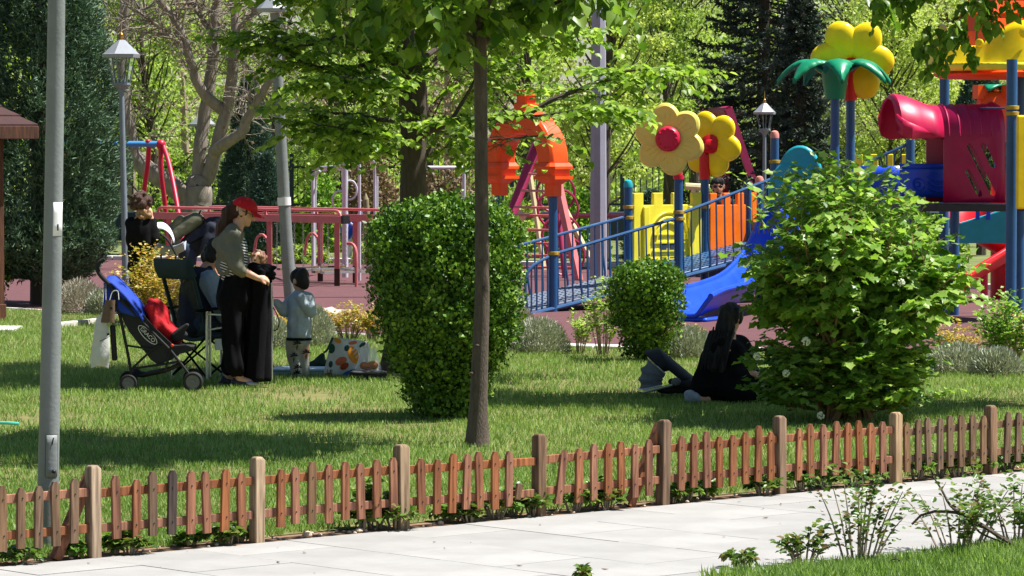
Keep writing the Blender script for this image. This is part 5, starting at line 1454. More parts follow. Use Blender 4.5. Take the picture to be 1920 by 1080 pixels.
for a_, r_, z_ in ((4.62, .07, .42), (5.0, .045, .30), (4.1, .05, .3)):
    p = rc + V((RR - .02) * math.cos(a_), (RR - .02) * math.sin(a_), zr0 + z_); d_ = V(math.cos(a_), math.sin(a_), .1).normalized()
    mb = MB(); mb.lathe([(r_, 0), (r_, .02), (r_ * .7, .03), (0, .03)], p, 16, d_.to_track_quat('Z', 'Y').to_matrix(), cap=False); mb.build('roof_boss', pl_yel, roof)

# magenta tunnel hood
hx = V(-.985, -.17, 0).normalized(); hy = V(hx.y * -1, hx.x, 0); hy = V(.17, -.985, 0)   # hy faces the camera
D = 42.4
hb = P(1883, 380, D); Lh = X(1765, D) - X(1883, D); Lh = -Lh
zb, zt = Z(380, D), Z(197, D)
HW = .36
def hood_sec(off, zbase, top, hw, cyl=True):
    pts = []; zarc = top - hw * .9
    pts.append((-hw, zbase)); pts.append((-hw, zarc))
    for a in np.linspace(math.pi, 0, 12)[1:-1]: pts.append((hw * math.cos(a), zarc + hw * .9 * math.sin(a)))
    pts.append((hw, zarc)); pts.append((hw, zbase))
    return [hb + hx * off - hy * (HW - x - HW) + UP * (z - hb.z) for x, z in [(-p[0], p[1]) for p in pts]]
hc = hb - hy * HW
def sec(off, zbase, top, hw, shift=0.0):
    za_ = top - hw
    pr_ = [(hw, zbase), (hw, za_ * .5 + zbase * .5), (hw, za_)] + [(hw * math.cos(a), za_ + hw * math.sin(a)) for a in np.linspace(0, math.pi, 12)[1:-1]] + [(-hw, za_), (-hw, za_ * .5 + zbase * .5), (-hw, zbase)]
    return [V(hc.x, hc.y, 0) + hx * off + hy * (x + shift) + UP * z for x, z in pr_]
def loft(mb, secs):
    k = len(secs[0]); vs = [p for s_ in secs for p in s_]
    mb.add(vs, [(i * k + j, i * k + j + 1, (i + 1) * k + j + 1, (i + 1) * k + j) for i in range(len(secs) - 1) for j in range(k - 1)])
mb = MB(); loft(mb, [sec(0, zb, Z(196, D), HW), sec(.06, zb, Z(192, D), HW + .02), sec(.12, zb, Z(197, D), HW), sec(Lh, zb, Z(199, D), HW)])
hood = mb.build('slide_hood', pl_mag, ps, solid=.035, label='magenta tunnel hood of the high slide')
cut = MB()
for (x0, y0, x1, y1) in ((1803, 273, 1848, 362), (1830, 272, 1848, 310), (1801, 322, 1823, 364)):
    a, b_ = P(x0, y0, D), P(x1, y1, D); t = (b_ - a).normalized(); n2 = V(t.z, 0, -t.x); w_ = .032
    pr_ = [a + n2 * w_, a - n2 * w_, a - t * .02, b_ - n2 * w_, b_ + t * .02, b_ + n2 * w_]
    ring = [a + n2 * w_, a + n2 * w_ * .5 - t * .03, a - n2 * w_ * .5 - t * .03, a - n2 * w_, b_ - n2 * w_, b_ - n2 * w_ * .5 + t * .03, b_ + n2 * w_ * .5 + t * .03, b_ + n2 * w_]
    k = 8; vs = [p + hy * .35 for p in ring] + [p + V(.13, .99, 0) * 1.2 for p in ring]
    cut.add(vs, [tuple(range(k)), tuple(range(2 * k - 1, k - 1, -1))] + [((q_ + 1) % k, q_, k + q_, k + (q_ + 1) % k) for q_ in range(k)])
cme = cut.mesh('cutter', pl_mag, (0, 0, 0), False); bmc = bmesh.new(); bmc.from_mesh(cme); bmesh.ops.recalc_face_normals(bmc, faces=bmc.faces); bmc.to_mesh(cme); bmc.free()
cob = bpy.data.objects.new('cutter', cme); COL.objects.link(cob)
md = hood.modifiers.new('cut', 'BOOLEAN'); md.operation = 'DIFFERENCE'; md.solver = 'EXACT'; md.object = cob
dg = bpy.context.evaluated_depsgraph_get(); dg.update()
nme = bpy.data.meshes.new_from_object(hood.evaluated_get(dg)); hood.modifiers.clear(); hood.data = nme; bpy.data.objects.remove(cob)
for off in np.linspace(.16, Lh - .06, 5):      # moulded ribs over the vault
    mb = MB(); mb.tube(sec(off, Z(248, D), Z(197, D) + .012, HW + .012)[1:-1], .012, 6); mb.build('rib', pl_mag, hood)
zm = Z(262, D); pl_lip = M('plastic_magenta_lip', lin(186, 16, 70), 0.4, 0.1, 3)
mb = MB(); loft(mb, [sec(Lh, zm, Z(199, D), HW), sec(Lh + .12, Z(255, D), Z(198, D), HW + .02), sec(Lh + .28, Z(240, D), Z(188, D), HW + .07), sec(Lh + .42, Z(232, D), Z(180, D), HW + .13), sec(Lh + .52, Z(224, D), Z(178, D), HW + .10), sec(Lh + .57, Z(214, D), Z(184, D), HW + .02)])
mb.build('hood_lip', pl_lip, hood, solid=.035)
mb = MB(); dkc = V(hc.x, hc.y, 0) + hx * .3; q = [dkc + hx * -.5 + hy * .5 + UP * (zb - .02), dkc + hx * .75 + hy * .5 + UP * (zb - .02), dkc + hx * .75 - hy * .9 + UP * (zb - .02), dkc - hx * .5 - hy * .9 + UP * (zb - .02)]
mb.add(q + [p - UP * .08 for p in q], [(3, 2, 1, 0), (4, 5, 6, 7), (0, 1, 5, 4), (1, 2, 6, 5), (2, 3, 7, 6), (3, 0, 4, 7)]); mb.build('tower_deck', m_black, ps)
# stair under the hood
for k in range(5):
    mb = MB(); mb.box(dkc + hx * (.7 - .0 * k) + hx * (.22 * k) - hy * .2 + UP * (zb - .1 - .22 * (k + 1)), (.26, .8, .04), Matrix.Rotation(math.atan2(hx.y, hx.x), 3, 'Z')); mb.build('tread', pl_deck, ps)
# curved blue panel below the hood lip
D = 43.0
def ship(u, v):
    x = 1688 + 100 * u; y = 311 + 58 * v; bul = .16 * math.sin(math.pi * u); return P(x, y, D - .1 - bul * (1 - .4 * v))
mb = MB(); mb.surf(ship, 18, 6); sp_ = mb.build('bow_panel', pl_sky, ps, solid=.04, label='blue curved bow panel left of the magenta hood')
mb = MB(); mb.tube([ship(u, .0) + V(0, -.03, 0) for u in np.linspace(0, 1, 14)], .028, 8); mb.build('bow_rim', pl_sky, sp_)
mb = MB(); c = ship(.32, .6); mb.tube([c + V(.07 * math.cos(a), -.035, .07 * math.sin(a)) for a in np.linspace(0, 6.283, 17)[:-1]], .014, 6, closed=True); mb.ell(c + V(0, -.03, 0), (.035, .02, .035)); mb.build('bow_ring', pl_sky, sp_)
for k in range(3):
    mb = MB(); mb.tube(curve([ship(.5, .35 + .18 * k) + V(0, -.03, 0), ship(.7, .5 + .16 * k) + V(0, -.03, 0), ship(.92, .45 + .15 * k) + V(0, -.03, 0)], 10), .011, 6); mb.build('bow_wave', pl_sky, sp_)
mb = MB(); mb.surf(lambda u, v: P(1612 + 90 * u, 311 + 50 * v, 46.5), 4, 4); mb.build('side_panel', pl_sky, ps, solid=.04)
balustrade(P(1618, 400, 48.5) * 1, P(1712, 400, 48.5) * 1, 0, 0, 0, 0, 0) if False else None
hr0, hr1 = P(1618, 308, 48.5), P(1712, 266, 48.5)
mb = MB(); mb.tube([hr0, hr1], .02, 8); hr = mb.build('handrail', pl_navy, ps)
for k in range(7):
    p = hr0.lerp(hr1, (k + .3) / 7); mb = MB(); mb.tube([p, p - UP * .55], .011, 6); mb.build('baluster', pl_navy, hr)
post(V(X(1706, 48.5), 48.5, 0), Z(262, 48.5), r=.06)
# turquoise panel and red spiral slide
D = 45.0
mb = MB(); mb.prism([(0, 0), (X(1895, D) - X(1798, D), 0), (X(1895, D) - X(1798, D), Z(388, D) - Z(456, D)), (0, Z(418, D) - Z(456, D))], P(1798, 456, D), (1, 0, 0), UP, .05); tp_ = mb.build('side_panel', pl_tur, ps, smooth=False, bevel=.015, label='turquoise side panel under the magenta hood')
for px in (1833, 1853):
    mb = MB(); mb.box(P(px, 404, D - .03), (.05, .02, .10)); mb.build('panel_slot', pl_sky, tp_)
D = 49.5
sc_ = V(X(1885, D), D, 0)
def spiral(u, v):
    a = 2.0 + 4.3 * u; r0, r1 = .22, .82; e = v; prof_ = .22 * (2 * e - 1) ** 2
    rr_ = r0 + (r1 - r0) * e; z = 1.25 - 1.12 * u + prof_
    return sc_ + V(rr_ * math.cos(a), rr_ * math.sin(a), z)
mb = MB(); mb.surf(spiral, 44, 9); ss = mb.build('spiral_slide', pl_red, ps, solid=.035, label='red spiral slide under the tower')
mb = MB(); mb.tube([sc_, sc_ + UP * 1.7], .2, 16); mb.build('spiral_core', pl_red, ss)
mb = MB(); a = P(1790, 520, 48.0); rsl = curve([P(1900, 466, 48.6), P(1868, 486, 48.3), P(1835, 506, 47.9), P(1806, 530, 47.5), P(1786, 562, 47.1), P(1776, 590, 46.8)], 20)
mb.surf(lambda u, v: at_poly(rsl, u)[0] + V(.12 * (v - .5), .62 * (v - .5), -.10 + .62 * (v - .5) ** 2), 20, 9); mb.build('slide_chute', pl_red, ss, solid=.05)
mb = MB(); mb.tube([P(1846, 500, 48.4), V(X(1846, 48.4), 48.4, 0)], .05, 10); mb.build('slide_leg', pl_crim, ss)
mb = MB(); D = 40.6
mb.prism([(0, 0), (.5, 0), (.5, 1.05), (0, 1.05)], P(1905, 392, D), V(.98, .2, 0).normalized(), UP, .05); mb.build('side_panel', pl_yel, ps, smooth=False, bevel=.02, label='yellow panel at the right picture edge')
# orange pumpkin top with green leaf, further back
D = 53.0; c = V(X(1870, D), D, 0); zc = Z(260, D)
post(c, zc + .02)
mb = MB(); mb.lathe([(.18, zc - .05), (.30, zc + .1), (.36, zc + .35), (.30, zc + .6), (.22, zc + .68), (.0, zc + .7)], c, 10, cap=False); tu = mb.build('turret', pl_or, ps, label='orange turret top with a green leaf, behind the tower')
for j in range(5):
    a = 2 * math.pi * j / 5 + .5; d_ = V(math.cos(a), math.sin(a), 0)
    mb = MB(); mb.surf(lambda u, v, d_=d_: c + d_ * (.05 + .38 * u) + V(-d_.y, d_.x, 0) * ((v - .5) * .26 * math.sin(math.pi * (.15 + .8 * u))) + UP * (zc + .72 + .1 * math.sin(2.5 * u) - .08 * u), 8, 4); mb.build('leaf_top', pl_grn, tu, solid=.03)
for j in range(4):
    a = 2 * math.pi * j / 4 + .4; mb = MB(); mb.box(c + V(.3 * math.cos(a), .3 * math.sin(a), zc + .68), (.16, .16, .2), Matrix.Rotation(a, 3, 'Z')); mb.build('merlon', pl_or, tu, smooth=False)
# turquoise slide entrance (two rounded cheeks) and the blue slide
D = 47.0
for (px, py, w, h, dd) in ((1500, 352, 46, 80, .35), (1478, 362, 38, 56, -.35)):
    c0 = P(px, py, D + dd); sx = w * D / F; sz = h * D / F
    poly = [(-sx, -sz * .45), (sx, -sz * .45)] + [(sx * math.cos(a), sz * .1 + sz * .9 * math.sin(a)) for a in np.linspace(0, math.pi, 18)]
    mb = MB(); mb.prism(poly, c0, V(.95, -.3, 0).normalized(), UP, .10); mb.build('slide_cheek', pl_tur, ps, bevel=.03, label='turquoise rounded cheek at the top of the blue slide')
scl = curve([P(1492, 372, 46.9), P(1470, 425, 46.4), P(1438, 492, 45.4), P(1400, 534, 44.5), P(1355, 554, 43.7), P(1315, 565, 43.1), P(1290, 577, 42.7)], 40)
def slide(u, v):
    # u along, v across (open trough with raised rims)
    p, t = at_poly(scl, u); th = V(t.x, t.y, 0).normalized(); sd_ = V(-th.y, th.x, 0)
    e = (v - .5) * 2; rim = .24 * max(0, abs(e) - .4) / .6
    return p + sd_ * (e * .27 * (1 + .12 * max(0, abs(e) - .5))) + UP * (rim - .10)
mb = MB(); mb.surf(slide, 40, 13)
sl_ = mb.build('blue_slide', pl_sky, ps, solid=.05, label='blue slide running down to the lawn side')
for e in (0, 1):
    mb = MB(); mb.tube([slide(u, e) for u in np.linspace(0, 1, 26)], .035, 8); mb.build('slide_rim', pl_sky, sl_)
mb = MB(); e0 = slide(.97, .5); 
mb.surf(lambda u, v: slide(.72 + .28 * u, .06 if v < .5 else .94) * 1 if False else slide(.70 + .30 * u, v) * 1 - UP * 0, 3, 3) if False else None
ft = [slide(.80, .08), slide(1, .08), slide(1, .92), slide(.80, .92)]
mb.add([V(p.x, p.y, 0) for p in ft] + [V(p.x, p.y, slide(.97, .5).z - .03) for p in ft], [(3, 2, 1, 0), (4, 5, 6, 7), (0, 1, 5, 4), (1, 2, 6, 5), (2, 3, 7, 6), (3, 0, 4, 7)]); mb.build('slide_foot', pl_sky, sl_, bevel=.03)
# high deck slab and inner legs
mb = MB(); dk = [p6, p6 + UU * 1.6, p6 + UU * 1.6 + VV, p6 + VV]; mb.add([p + UP * 1.05 for p in dk] + [p + UP * .97 for p in dk], [(0, 1, 2, 3), (7, 6, 5, 4), (0, 4, 5, 1), (1, 5, 6, 2), (2, 6, 7, 3), (3, 7, 4, 0)]); mb.build('high_deck', pl_deck, ps)
for p in (p6 + VV, p6 + UU * 1.6, p6 + UU * 1.6 + VV): post(p, 1.6)
mb = MB(); mb.ell(P(1690, 545, 44), (.09, .09, .16)); mb.build('play_knob', pl_yel, ps)

# ------------------------------------------------------------------ pink chain bridge
D0 = 54.0
cb = thing('chain_bridge', 'pink metal chain bridge with long overhead rails at the back left', 'play equipment', (X(480, D0), D0, 0))
bd = V(.985, -.12, 0).normalized(); bn = V(.12, .985, 0)
b1 = V(X(645, 53.6), 53.6, 0); b0 = V(X(290, 57), 57, 0); bd = (b1 - b0).normalized(); bn = V(-bd.y, bd.x, 0)
zbm = Z(411, 54)
for off in (0, 1.0):
    mb = MB(); a, b_ = b0 + bn * off, b1 + bn * off; mb.tube([a + UP * zbm, b_ + UP * zbm], .075, 4, twist=math.pi / 4); mb.build('beam', pl_rose, cb, smooth=False)
    mb = MB(); mb.box(b_ + UP * zbm + bd * .03, (.06, .12, .12), Matrix.Rotation(math.atan2(bd.y, bd.x), 3, 'Z')); mb.build('beam_cap', m_black, cb)
    for (s0, s1) in ((.0, .62), (.42, 1.0)):
        A_, B_ = a.lerp(b_, s0 + .02), a.lerp(b_, s1 - .02); zr = zbm + .13; mb = MB()
        mb.tube(curve([A_ + UP * zbm, A_ + UP * (zr - .02) + bd * .02, A_ + UP * zr + bd * .12], 6) + curve([B_ + UP * zr - bd * .12, B_ + UP * (zr - .02) - bd * .02, B_ + UP * zbm + bd * .03], 6), .022, 8); mb.build('top_rail', pl_rose, cb)
    for u in (.08, .62, .80 if off else .965, ):
        p = a.lerp(b_, u); mb = MB(); mb.tube([p - UP * .02, p + UP * zbm], .055, 4, twist=math.pi / 4); lg = mb.build('leg', pl_rose, cb, smooth=False)
        mb = MB(); mb.tube([p - UP * .01, p + UP * .26], .058, 4, twist=math.pi / 4); mb.build('rusty_foot', m_rust, lg, smooth=False)
    p = b_ + bd * .08; mb = MB(); mb.tube(curve([p + UP * (zbm - .35), p + bd * .12 + UP * (zbm - .36), p + bd * .2 + UP * (zbm - .5), p + bd * .2 + UP * 0], 10), .024, 8); mb.build('loop_leg', pl_rose, cb)
    p = a.lerp(b_, .62); mb = MB(); mb.tube(curve([p + UP * .25, p + bd * .02 + UP * .5, p - bd * .12 + UP * .72, p - bd * .3 + UP * .68, p - bd * .38 + UP * .4], 12), .022, 8); mb.build('hoop', pl_rose, cb)
def chain(a, b, sag=0.0, r=.007, n=None):
    n = n or max(6, int((b - a).length / .035)); mb = MB()
    for i in range(n):
        u = (i + .5) / n; p = a.lerp(b, u) - UP * (sag * 4 * u * (1 - u)); t = (b - a).normalized(); s_, w_ = perp(t); ax = s_ if i % 2 else w_
        mb.tube([p + t * (.026 * math.cos(g)) + ax * (.012 * math.sin(g)) for g in np.linspace(0, 6.283, 7)[:-1]], r * .6, 3, closed=True)
    return mb
for i in range(6):
    u = .66 + .045 * i; zst = .22 + .03 * math.sin(i)
    A_, B_ = b0.lerp(b1, u), b0.lerp(b1, u) + bn * 1.0
    mb = MB(); mb.box((A_ + B_) / 2 + UP * zst, (.09, .95, .035), Matrix.Rotation(math.atan2(bd.y, bd.x), 3, 'Z')); stp = mb.build('step', m_steel if i % 2 else w_grey, cb)
    for e in (A_, B_): chain(e + UP * (zbm - .05), e + UP * zst).build('chain', m_steel, stp, smooth=False)['kind'] = 'stuff'
for off in (0, 1.0): chain(b0.lerp(b1, .64) + bn * off + UP * .5, b0.lerp(b1, .96) + bn * off + UP * .5, .28).build('chain', m_steel, cb, smooth=False)['kind'] = 'stuff'

# ------------------------------------------------------------------ red swing
D = 61.0
sw = thing('swing_frame', 'red swing frame with a blue top bar beside the lantern on the left', 'swing', (X(260, D), D, 0))
zt = Z(270, D)
mb = MB(); mb.tube([P(120, 270, D), P(300, 270, D)], .05, 12); mb.build('top_bar', M('bar_blue', lin(70, 140, 196), .4, .08, 8), sw)
mb = MB(); mb.ell(P(302, 271, D), (.085, .085, .085)); mb.ell(P(278, 266, D), (.05, .05, .05)); mb.build('joint', pl_sred, sw)
for pts in ([(302, 272, 0), (303, 330, .0), (310, 390, .1), (318, 512, .2)], [(306, 272, 0), (318, 310, -.3), (334, 395, -.9), (350, 525, -1.5)], [(280, 270, 0), (277, 310, .3), (270, 360, .6), (255, 498, 1.4)]):
    mb = MB(); mb.tube(curve([V(X(a, D + c_), D + c_, max(0, Z(b_, D + c_))) for a, b_, c_ in pts], 14), .042, 10); mb.build('leg', pl_sred, sw)
mb = MB(); mb.tube(curve([V(X(120, D), D, zt), V(X(110, D), D - .5, 1.2), V(X(104, D), D - 1.0, 0)], 8), .042, 10); mb.build('leg', pl_sred, sw)
for px in (150, 185):
    for dx in (-.2, .2):
        chain(P(px, 272, D) + V(dx, 0, 0), P(px, 272, D) + V(dx, 0, -1.6), n=40).build('chain', m_steel, sw, smooth=False)['kind'] = 'stuff'
    mb = MB(); mb.box(P(px, 272, D) + V(0, 0, -1.62), (.46, .2, .04)); mb.build('seat', m_black, sw, bevel=.01)

# ------------------------------------------------------------------ grey exercise frames
D = 56.0
ex = thing('exercise_frame', 'light grey tubular pull-up frame with round rungs behind the pink bridge', 'exercise frame', (X(640, D), D, 0))
def gt(pts, r=.024, nm='tube', par=ex, mat=m_tubegrey, n=14):
    mb = MB(); mb.tube(curve([P(a, b_, D + c_) if b_ is not None else V(X(a, D + c_), D + c_, 0) for a, b_, c_ in pts], n), r, 10); return mb.build(nm, mat, par)
gt([(587, 500, 2.2), (587, 400, 2.2), (587, 330, 2.2), (590, 318, 2.2), (600, 315, 2.0), (646, 312, 0)], .03)
gt([(590, 500, 2.4), (591, 400, 2.4), (592, 335, 2.4), (598, 322, 2.3), (612, 318, 2.2), (640, 317, .2)], .02)
gt([(647, 520, 0), (647, 400, 0), (647, 300, 0)], .05, 'post')
gt([(674, 526, -.3), (674, 400, -.3), (674, 308, -.3)], .024, 'post')
gt([(703, 500, 2.5), (703, 400, 2.5), (702, 315, 2.5), (696, 300, 2.0), (684, 298, 1.0), (662, 298, 0)], .026)
gt([(707, 500, 3), (707, 400, 3), (707, 330, 3)], .022)
gt([(650, 339, 0), (662, 340, 0), (669, 352, 0), (667, 366, 0), (660, 373, 0), (650, 374, 0)], .016, 'rung', n=20)
gt([(643, 358, 0), (632, 359, 0), (624, 370, 0), (625, 384, 0), (631, 393, 0)], .016, 'rung', n=20)
gt([(657, 418, 0), (668, 428, 0), (671, 440, 0), (667, 451, 0), (660, 456, 0), (650, 455, 0)], .016, 'rung', n=20)
gt([(666, 298, 0), (680, 292, .5), (700, 288, 1)], .022)
D = 60.0
ex2 = thing('exercise_frame', 'light grey square pull-up frame partly behind the large linden trunk', 'exercise frame', (X(800, D), D, 0))
gt([(757, 505, 0), (757, 400, 0), (757, 312, 0)], .03, 'post', ex2); gt([(870, 500, .5), (870, 400, .5), (870, 312, .5)], .03, 'post', ex2)
mb = MB(); mb.tube([P(755, 314, D), P(872, 314, D + .5)], .03, 10); mb.build('top_bar', m_tubegrey, ex2)
# wooden stake, blue bin
mb = MB(); D = 60; mb.tube([V(X(694, D), D, 0), P(686, 374, D)], [.07, .05], 10); mb.lathe([(.05, 0), (0, .12)], P(686, 374, D), 10, cap=False); o = mb.build('wooden_stake', M('stake_wood', lin(140, 128, 96), .85, .2, 10), None, (X(692, D), D, 0)); tag(o, 'pointed weathered wooden stake behind the grey exercise frame', 'stake')
D = 66
bn_ = thing('rocking_toy', 'small blue plastic seat near the wooden stake at the back', 'play equipment', (X(655, D), D, 0))
mb = MB(); mb.surf(lambda u, v: V(X(640, D) + .35 * u, D + .5 * (v - .5), .35 + .3 * u ** 2 + .25 * (2 * v - 1) ** 2), 8, 8); mb.build('seat', pl_sky, bn_, solid=.04); mb = MB(); mb.tube([V(X(655, D), D, 0), V(X(655, D), D, .42)], .05, 8); mb.build('spring', m_steel, bn_)

# ------------------------------------------------------------------ magenta climber
D = 60.0
cl = thing('climbing_frame', 'magenta climbing frame with rungs and rings behind the orange arch', 'play equipment', (X(1010, D), D, 0))
def beam(a, b, r, nm, mat=pl_mgf, par=cl, seg=10, tw=0):
    mb = MB(); mb.tube([a, b], r, seg, twist=tw); return mb.build(nm, mat, par, smooth=seg > 4)
Pg = lambda px, d: V(X(px, d), d, 0)
beam(P(1010, 262, D), Pg(918, 59), .09, 'leg'); beam(P(1012, 262, D), P(1045, 450, D), .05, 'leg')
beam(P(1045, 340, 56.5), Pg(1085, 56.0), .075, 'leg', pl_rose, seg=4); beam(P(1040, 335, 57.5), Pg(1060, 57), .05, 'leg'); beam(P(1046, 345, 56.6), P(1010, 262, D), .06, 'beam')
for y_, xa, xb in ((326, 992, 1050), (357, 978, 1050), (388, 965, 1055), (403, 958, 1060), (430, 950, 1060), (455, 942, 1065), (478, 935, 1070), (500, 928, 1075)): beam(P(xa, y_, 58.6), P(xb, y_ + 2, 57.2), .020, 'rung', pl_rose)
for (x_, y_, r_) in ((1042, 362, 36), (1046, 392, 38), (1052, 440, 36), (1060, 480, 36)):
    mb = MB(); c = P(x_, y_, 58.2); R_ = r_ * 58 / F; mb.tube([c + V(R_ * math.cos(a), .25 * R_ * math.cos(a), R_ * math.sin(a)) for a in np.linspace(0, 6.283, 25)[:-1]], .022, 6, closed=True); mb.build('ring', pl_mgf, cl)
beam(P(994, 328, 61), Pg(1020, 61), .045, 'slat', pl_cream, seg=4); beam(P(1050, 372, 59.5), Pg(1120, 59.5), .045, 'slat', pl_cream, seg=4); beam(P(968, 396, 60), P(985, 410, 60), .06, 'slat', pl_cream, seg=4)
beam(P(960, 404, 62), P(1170, 404, 62), .045, 'beam', pl_rose, seg=4)
D = 60
sf = thing('swing_frame', 'tall magenta swing post leaning behind the yellow flowers', 'swing', (X(1400, D), D, 0))
mb = MB(); mb.tube([P(1366, 205, D), Pg(1470, D - .5)], .085, 4, twist=.78); mb.build('leg', pl_mgf, sf, smooth=False)
mb = MB(); mb.tube([P(1366, 205, D), Pg(1352, D + 3.0)], .085, 4, twist=.78); mb.build('leg', pl_mgf, sf, smooth=False)
mb = MB(); mb.tube([P(1366, 208, D), P(1350, 208, D) + V(-.1, 3.2, 0)], .08, 8); mb.build('top_bar', pl_mgf, sf)
mb = MB(); mb.tube([P(1285, 349, 57.5), P(1330, 352, 57.5)], .055, 8); mb.build('cross_bar', pl_cream, sf)
beam(Pg(1300, 57.5), P(1300, 349, 57.5), .04, 'leg', pl_cream, sf)
# ------------------------------------------------------------------ people and their belongings
skin = M('skin', lin(214, 164, 136), 0.55, 0.06, 20, spec=.3)
skin2 = M('skin_tan', lin(196, 142, 112), 0.55, 0.06, 20, spec=.3)
c_black = M('cloth_black', (0.0055, 0.0055, 0.0065), 0.95, 0.35, 30, 0.3, 120, spec=.12)
c_navy = M('cloth_navy', lin(30, 34, 48), 0.9, 0.25, 30, 0.3, 120)
c_olive = M('cloth_olive_grey', lin(112, 110, 92), 0.9, 0.12, 25, 0.3, 120)
c_grblue = M('cloth_greyblue', lin(128, 146, 164), 0.9, 0.10, 25, 0.3, 120)
c_mint = M('cloth_pale_blue', lin(168, 180, 188), 0.9, 0.10, 25, 0.35, 90)
c_cream = M('cloth_cream', lin(176, 172, 160), 0.9, 0.08, 25, 0.3, 90)
c_red = M('cloth_red', lin(190, 14, 26), 0.8, 0.12, 20, 0.3, 90)
c_jean = M('cloth_denim', lin(40, 52, 76), 0.9, 0.2, 30, 0.3, 120)
c_pink = M('cloth_pink', lin(226, 150, 150), 0.9, 0.1, 20)
h_brown = M('hair_brown', lin(74, 48, 36), 0.55, 0.4, 30, 0.7, 60, stretch=(14, 14, 1.5))
h_black = M('hair_black', lin(24, 19, 18), 0.5, 0.35, 30, 0.7, 60, stretch=(14, 14, 2))
h_red = M('hair_auburn', lin(150, 92, 58), 0.55, 0.3, 30, 0.7, 60, stretch=(14, 14, 2))
h_blond = M('hair_blond', lin(140, 106, 70), 0.55, 0.3, 30, 0.7, 60)
m_olive = M('bag_olive', lin(92, 92, 70), 0.85, 0.15, 14, 0.3, 60)
m_chairg = M('chair_green', lin(30, 52, 52), 0.8, 0.25, 9, 0.3, 90)
m_alu = M('aluminium', (0.62, 0.62, 0.62), 0.3, 0.08, 20, metal=0.85)
m_tote = M('canvas_white', lin(204, 204, 200), 0.9, 0.08, 14, 0.35, 60)
m_brownb = M('leather_brown', lin(104, 82, 66), 0.6, 0.15, 20, 0.2, 60)
m_strb = M('stroller_blue', lin(24, 62, 168), 0.75, 0.15, 14, 0.3, 70)
m_strk = M('stroller_black', (0.014, 0.014, 0.016), 0.7, 0.25, 20, 0.25, 70)
m_foam = M('foam_black', (0.02, 0.02, 0.022), 0.85, 0.2, 30, 0.4, 120)
m_tyre = M('tyre', (0.02, 0.02, 0.02), 0.8, 0.15, 30)
m_hub = M('hub_grey', (0.16, 0.16, 0.17), 0.5, 0.1, 20)
m_lens = M('lens_dark', (0.008, 0.008, 0.01), 0.12, 0.05, 10, spec=.7)
def stripes(name, a, b, freq):
    m = bpy.data.materials.new(name); m.use_nodes = True; nt = m.node_tree; N = nt.nodes; L = nt.links
    tc = N.new('ShaderNodeTexCoord'); sx = N.new('ShaderNodeSeparateXYZ'); L.new(tc.outputs['Object'], sx.inputs[0])
    mt = N.new('ShaderNodeMath'); mt.operation = 'MULTIPLY'; mt.inputs[1].default_value = freq; fr = N.new('ShaderNodeMath'); fr.operation = 'FRACT'
    ad = N.new('ShaderNodeMath'); ad.operation = 'MULTIPLY_ADD'; ad.inputs[1].default_value = .35; L.new(sx.outputs['X'], ad.inputs[0]); L.new(sx.outputs['Z'], ad.inputs[2])
    L.new(ad.outputs[0], mt.inputs[0]); L.new(mt.outputs[0], fr.inputs[0])
    gt_ = N.new('ShaderNodeMath'); gt_.operation = 'GREATER_THAN'; gt_.inputs[1].default_value = .55; L.new(fr.outputs[0], gt_.inputs[0])
    mx = N.new('ShaderNodeMix'); mx.data_type = 'RGBA'; mx.inputs['A'].default_value = (*a, 1); mx.inputs['B'].default_value = (*b, 1)
    L.new(gt_.outputs[0], mx.inputs['Factor']); L.new(mx.outputs['Result'], N['Principled BSDF'].inputs['Base Color']); N['Principled BSDF'].inputs['Roughness'].default_value = .9
    return m
c_stripe = stripes('cloth_stripes', (.012, .012, .014), (.62, .62, .60), 42)

def hand(w, d, up_, s=1.0, curl=.6):
    """palm, four unequal bent fingers, thumb from the palm side; w wrist, d pointing direction, up_ back of the hand"""
    d = d.normalized(); sd_ = d.cross(up_).normalized(); up_ = sd_.cross(d).normalized()
    out = [('c', w, .026 * s, w + d * .035 * s, .030 * s)]
    palm = w + d * .065 * s
    out += [('c', w + d * .03 * s + sd_ * .018 * s, .020 * s, palm + sd_ * .02 * s, .019 * s), ('c', w + d * .03 * s - sd_ * .018 * s, .020 * s, palm - sd_ * .022 * s, .018 * s)]
    for k, L_ in enumerate((.066, .076, .070, .054)):
        b = palm + sd_ * ((1.5 - k) * .0195 * s) + d * .012 * s
        m_ = b + (d * math.cos(curl * .7) - up_ * math.sin(curl * .7)) * L_ * .5 * s
        e = m_ + (d * math.cos(curl * 1.9) - up_ * math.sin(curl * 1.9)) * L_ * .5 * s
        out += [('c', b, .0092 * s, m_, .0085 * s), ('c', m_, .0085 * s, e, .0075 * s)]
    t0 = w + d * .028 * s + sd_ * .026 * s; t1 = t0 + (d * .6 + sd_ * .7 - up_ * .3).normalized() * .032 * s
    out += [('c', t0, .012 * s, t1, .010 * s), ('c', t1, .010 * s, t1 + (d * .9 + sd_ * .1 - up_ * .4).normalized() * .028 * s, .0085 * s)]
    return out
